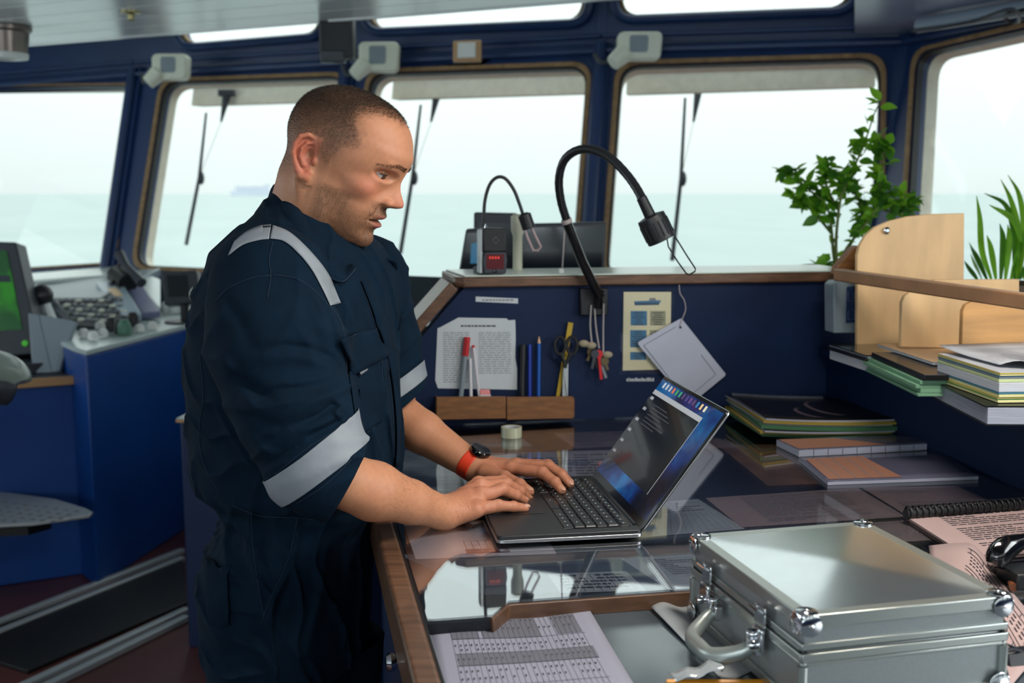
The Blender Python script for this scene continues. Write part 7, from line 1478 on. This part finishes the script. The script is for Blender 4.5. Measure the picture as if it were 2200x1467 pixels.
floodlight('pale floodlight above the left window, left of the black speaker', 362, 143, 72, 54, 6.0, True)
floodlight('pale floodlight just right of the hanging black speaker', 812, 122, 82, 62, 5.65, False)
floodlight('pale floodlight above the big gooseneck lamp', 1374, 98, 90, 58, 5.15, False)
SP_ = thing('black_speaker', 'black unit hanging from the ceiling above the head of the man', 'speaker', PY(720, 2, 4.7)); k = 4.7 / FPX
c_ = PY(718, 55, 4.7); mb = MB(); mb.prism([c_ + Vector((x * k, y * k * 1.0, 55 * k)) for x, y in roundpoly([(-34, 0), (38, 0), (38, 60), (-34, 60)], 12)], (0, 0, -120 * k)); mb.build('housing', 'seal_black', SP_, bevel=0.004)
mb = MB(); mb.tube([PY(715, 10, 4.75), PY(715, -10, 4.75)], 0.05, 12); mb.build('ceiling_mount', 'navy_paint', SP_); mb = MB(); mb.box(PY(716, 122, 4.72), (0.10, 0.06, 0.05)); mb.build('lower_bracket', 'dark_plastic', SP_, bevel=0.006)
mb = MB(); mb.tube([PY(690, 130, 4.75), PY(735, 128, 4.75), PY(752, 118, 4.75)], 0.012, 8); mb.build('clamp_bar', 'steel_rail', SP_)
mb = MB(); mb.tube([PY(752, 0, 4.85), PY(756, 130, 4.85)], 0.018, 8); mb.build('cable_duct', 'navy_paint', SP_)
TH_ = thing('wall_gauge', 'small white square gauge in a tan frame over the middle window', 'gauge', PY(1003, 109, 5.45))
mb = MB(); mb.prism([PY(x, y, 5.45) for x, y in ((973, 88), (1034, 86), (1034, 132), (973, 133))], (0, 0.04, 0)); mb.build('frame', 'edge_tan', TH_, bevel=0.006); mb = MB(); mb.prism([PY(x, y, 5.445) for x, y in ((983, 92), (1022, 91), (1022, 124), (983, 125))], (0, -0.008, 0)); mb.build('dial_plate', 'white_plastic', TH_, bevel=0.004)
DL = thing('ceiling_downlight', 'round silver downlight hanging below the ceiling at top left corner', 'lamp', PZ(5, 70, 2.2)); c_ = PZ(8, 56, 2.2)
mb = MB(); mb.lathe([(0.095, 0.0), (0.112, -0.004), (0.112, -0.02), (0.100, -0.028), (0.088, -0.12), (0.070, -0.128), (0.062, -0.122), (0.06, -0.03)], c_, Z, 28); mb.build('housing', mat('lamp_metal', srgb(120, 110, 104), 0.3, metal=0.7), DL)
mb = MB(); mb.lathe([(0.09, -0.112), (0.093, -0.116), (0.090, -0.135), (0.06, -0.138), (0.06, -0.13)], c_, Z, 28); mb.build('rim', 'white_plastic', DL)
SK = thing('ceiling_sprinkler', 'tiny brass sprinkler on the ceiling right of the round downlight', 'sprinkler', PZ(280, 26, 2.2)); c_ = PZ(281, 25, 2.2); mb = MB(); mb.lathe([(0.04, 0), (0.04, -0.006), (0.014, -0.012), (0.012, -0.03), (0.022, -0.034), (0.0001, -0.037)], c_, Z, 14); mb.build('head', mat('brass_dull', srgb(150, 140, 100), 0.35, metal=0.6), SK)
PI_ = thing('overhead_pipe', 'pale blue grey pipe under the ceiling in the top right corner', 'pipe', PZ(2080, 30, 2.15)); pp0 = PZ(1975, 55, 2.17); pp1 = PZ(2420, -20, 2.17); mb = MB(); mb.tube([pp0, pp1], 0.030, 14); mb.build('pipe', mat('pipe_paint', srgb(150, 165, 180), 0.35), PI_)
mb = MB(); mb.tube(bez([PZ(1960, 66, 2.14), PZ(2080, 48, 2.14), PZ(2170, 20, 2.14), PZ(2190, 42, 2.12), PZ(2175, 48, 2.12), PZ(2165, 30, 2.14), PZ(2300, 0, 2.14)], 6), 0.007, 6); mb.build('cable', 'dark_plastic', PI_)
# unseen housing added over the table to go with the key light
CL_ = thing('key_light_housing', 'unseen flat housing added above the chart table for the key light', 'lamp', (0.9, 1.3, 2.2)); mb = MB(); mb.box((0.9, 1.3, 2.19), (0.66, 0.36, 0.02)); mb.build('housing', 'white_plastic', CL_, bevel=0.003)
# wipers outside the windows
def wiper(label, a, b_, c0, c1, Y, knot):
    o = thing('wiper', label, 'wiper', PY(c0[0], c0[1], Y), 'wipers outside the windows')
    mb = MB(); mb.tube([PY(*a, Y), PY(*knot, Y), PY(*b_, Y)], [0.007, 0.010, 0.012], 8); mb.build('blade', 'dark_plastic', o)
    mb = MB(); mb.ball(PY(knot[0] + 4, knot[1], Y), (0.02, 0.02, 0.04), None, 10, 6); mb.build('joint', 'dark_plastic', o)
    k = Y / FPX; p = PY(c0[0], c0[1], Y); mb = MB(); mb.box(p - Z * 0.02, (34 * k, 0.05, 14 * k)); mb.build('motor_bracket', 'dark_plastic', o, bevel=0.004)
    mb = MB(); mb.tube([p - Z * 0.03, PY(*c1, Y)], [0.026, 0.006], 8); mb.build('arm_root', 'dark_plastic', o)
    mb = MB(); mb.tube([PY(*c1, Y), PY(*knot, Y)], 0.0018, 5); mb.build('arm_rod', 'pale_plastic', o)
wiper('wiper outside the window left of the head of the man', (443, 242), (400, 526), (487, 192), (475, 262), 6.45, (428, 382))
wiper('wiper outside the window seen past the nose of the man', (904, 225), (860, 545), (942, 176), (926, 262), 6.05, (886, 382))
wiper('wiper outside the window behind the big gooseneck lamp', (1472, 210), (1444, 560), (1504, 160), (1490, 262), 5.75, (1463, 384))
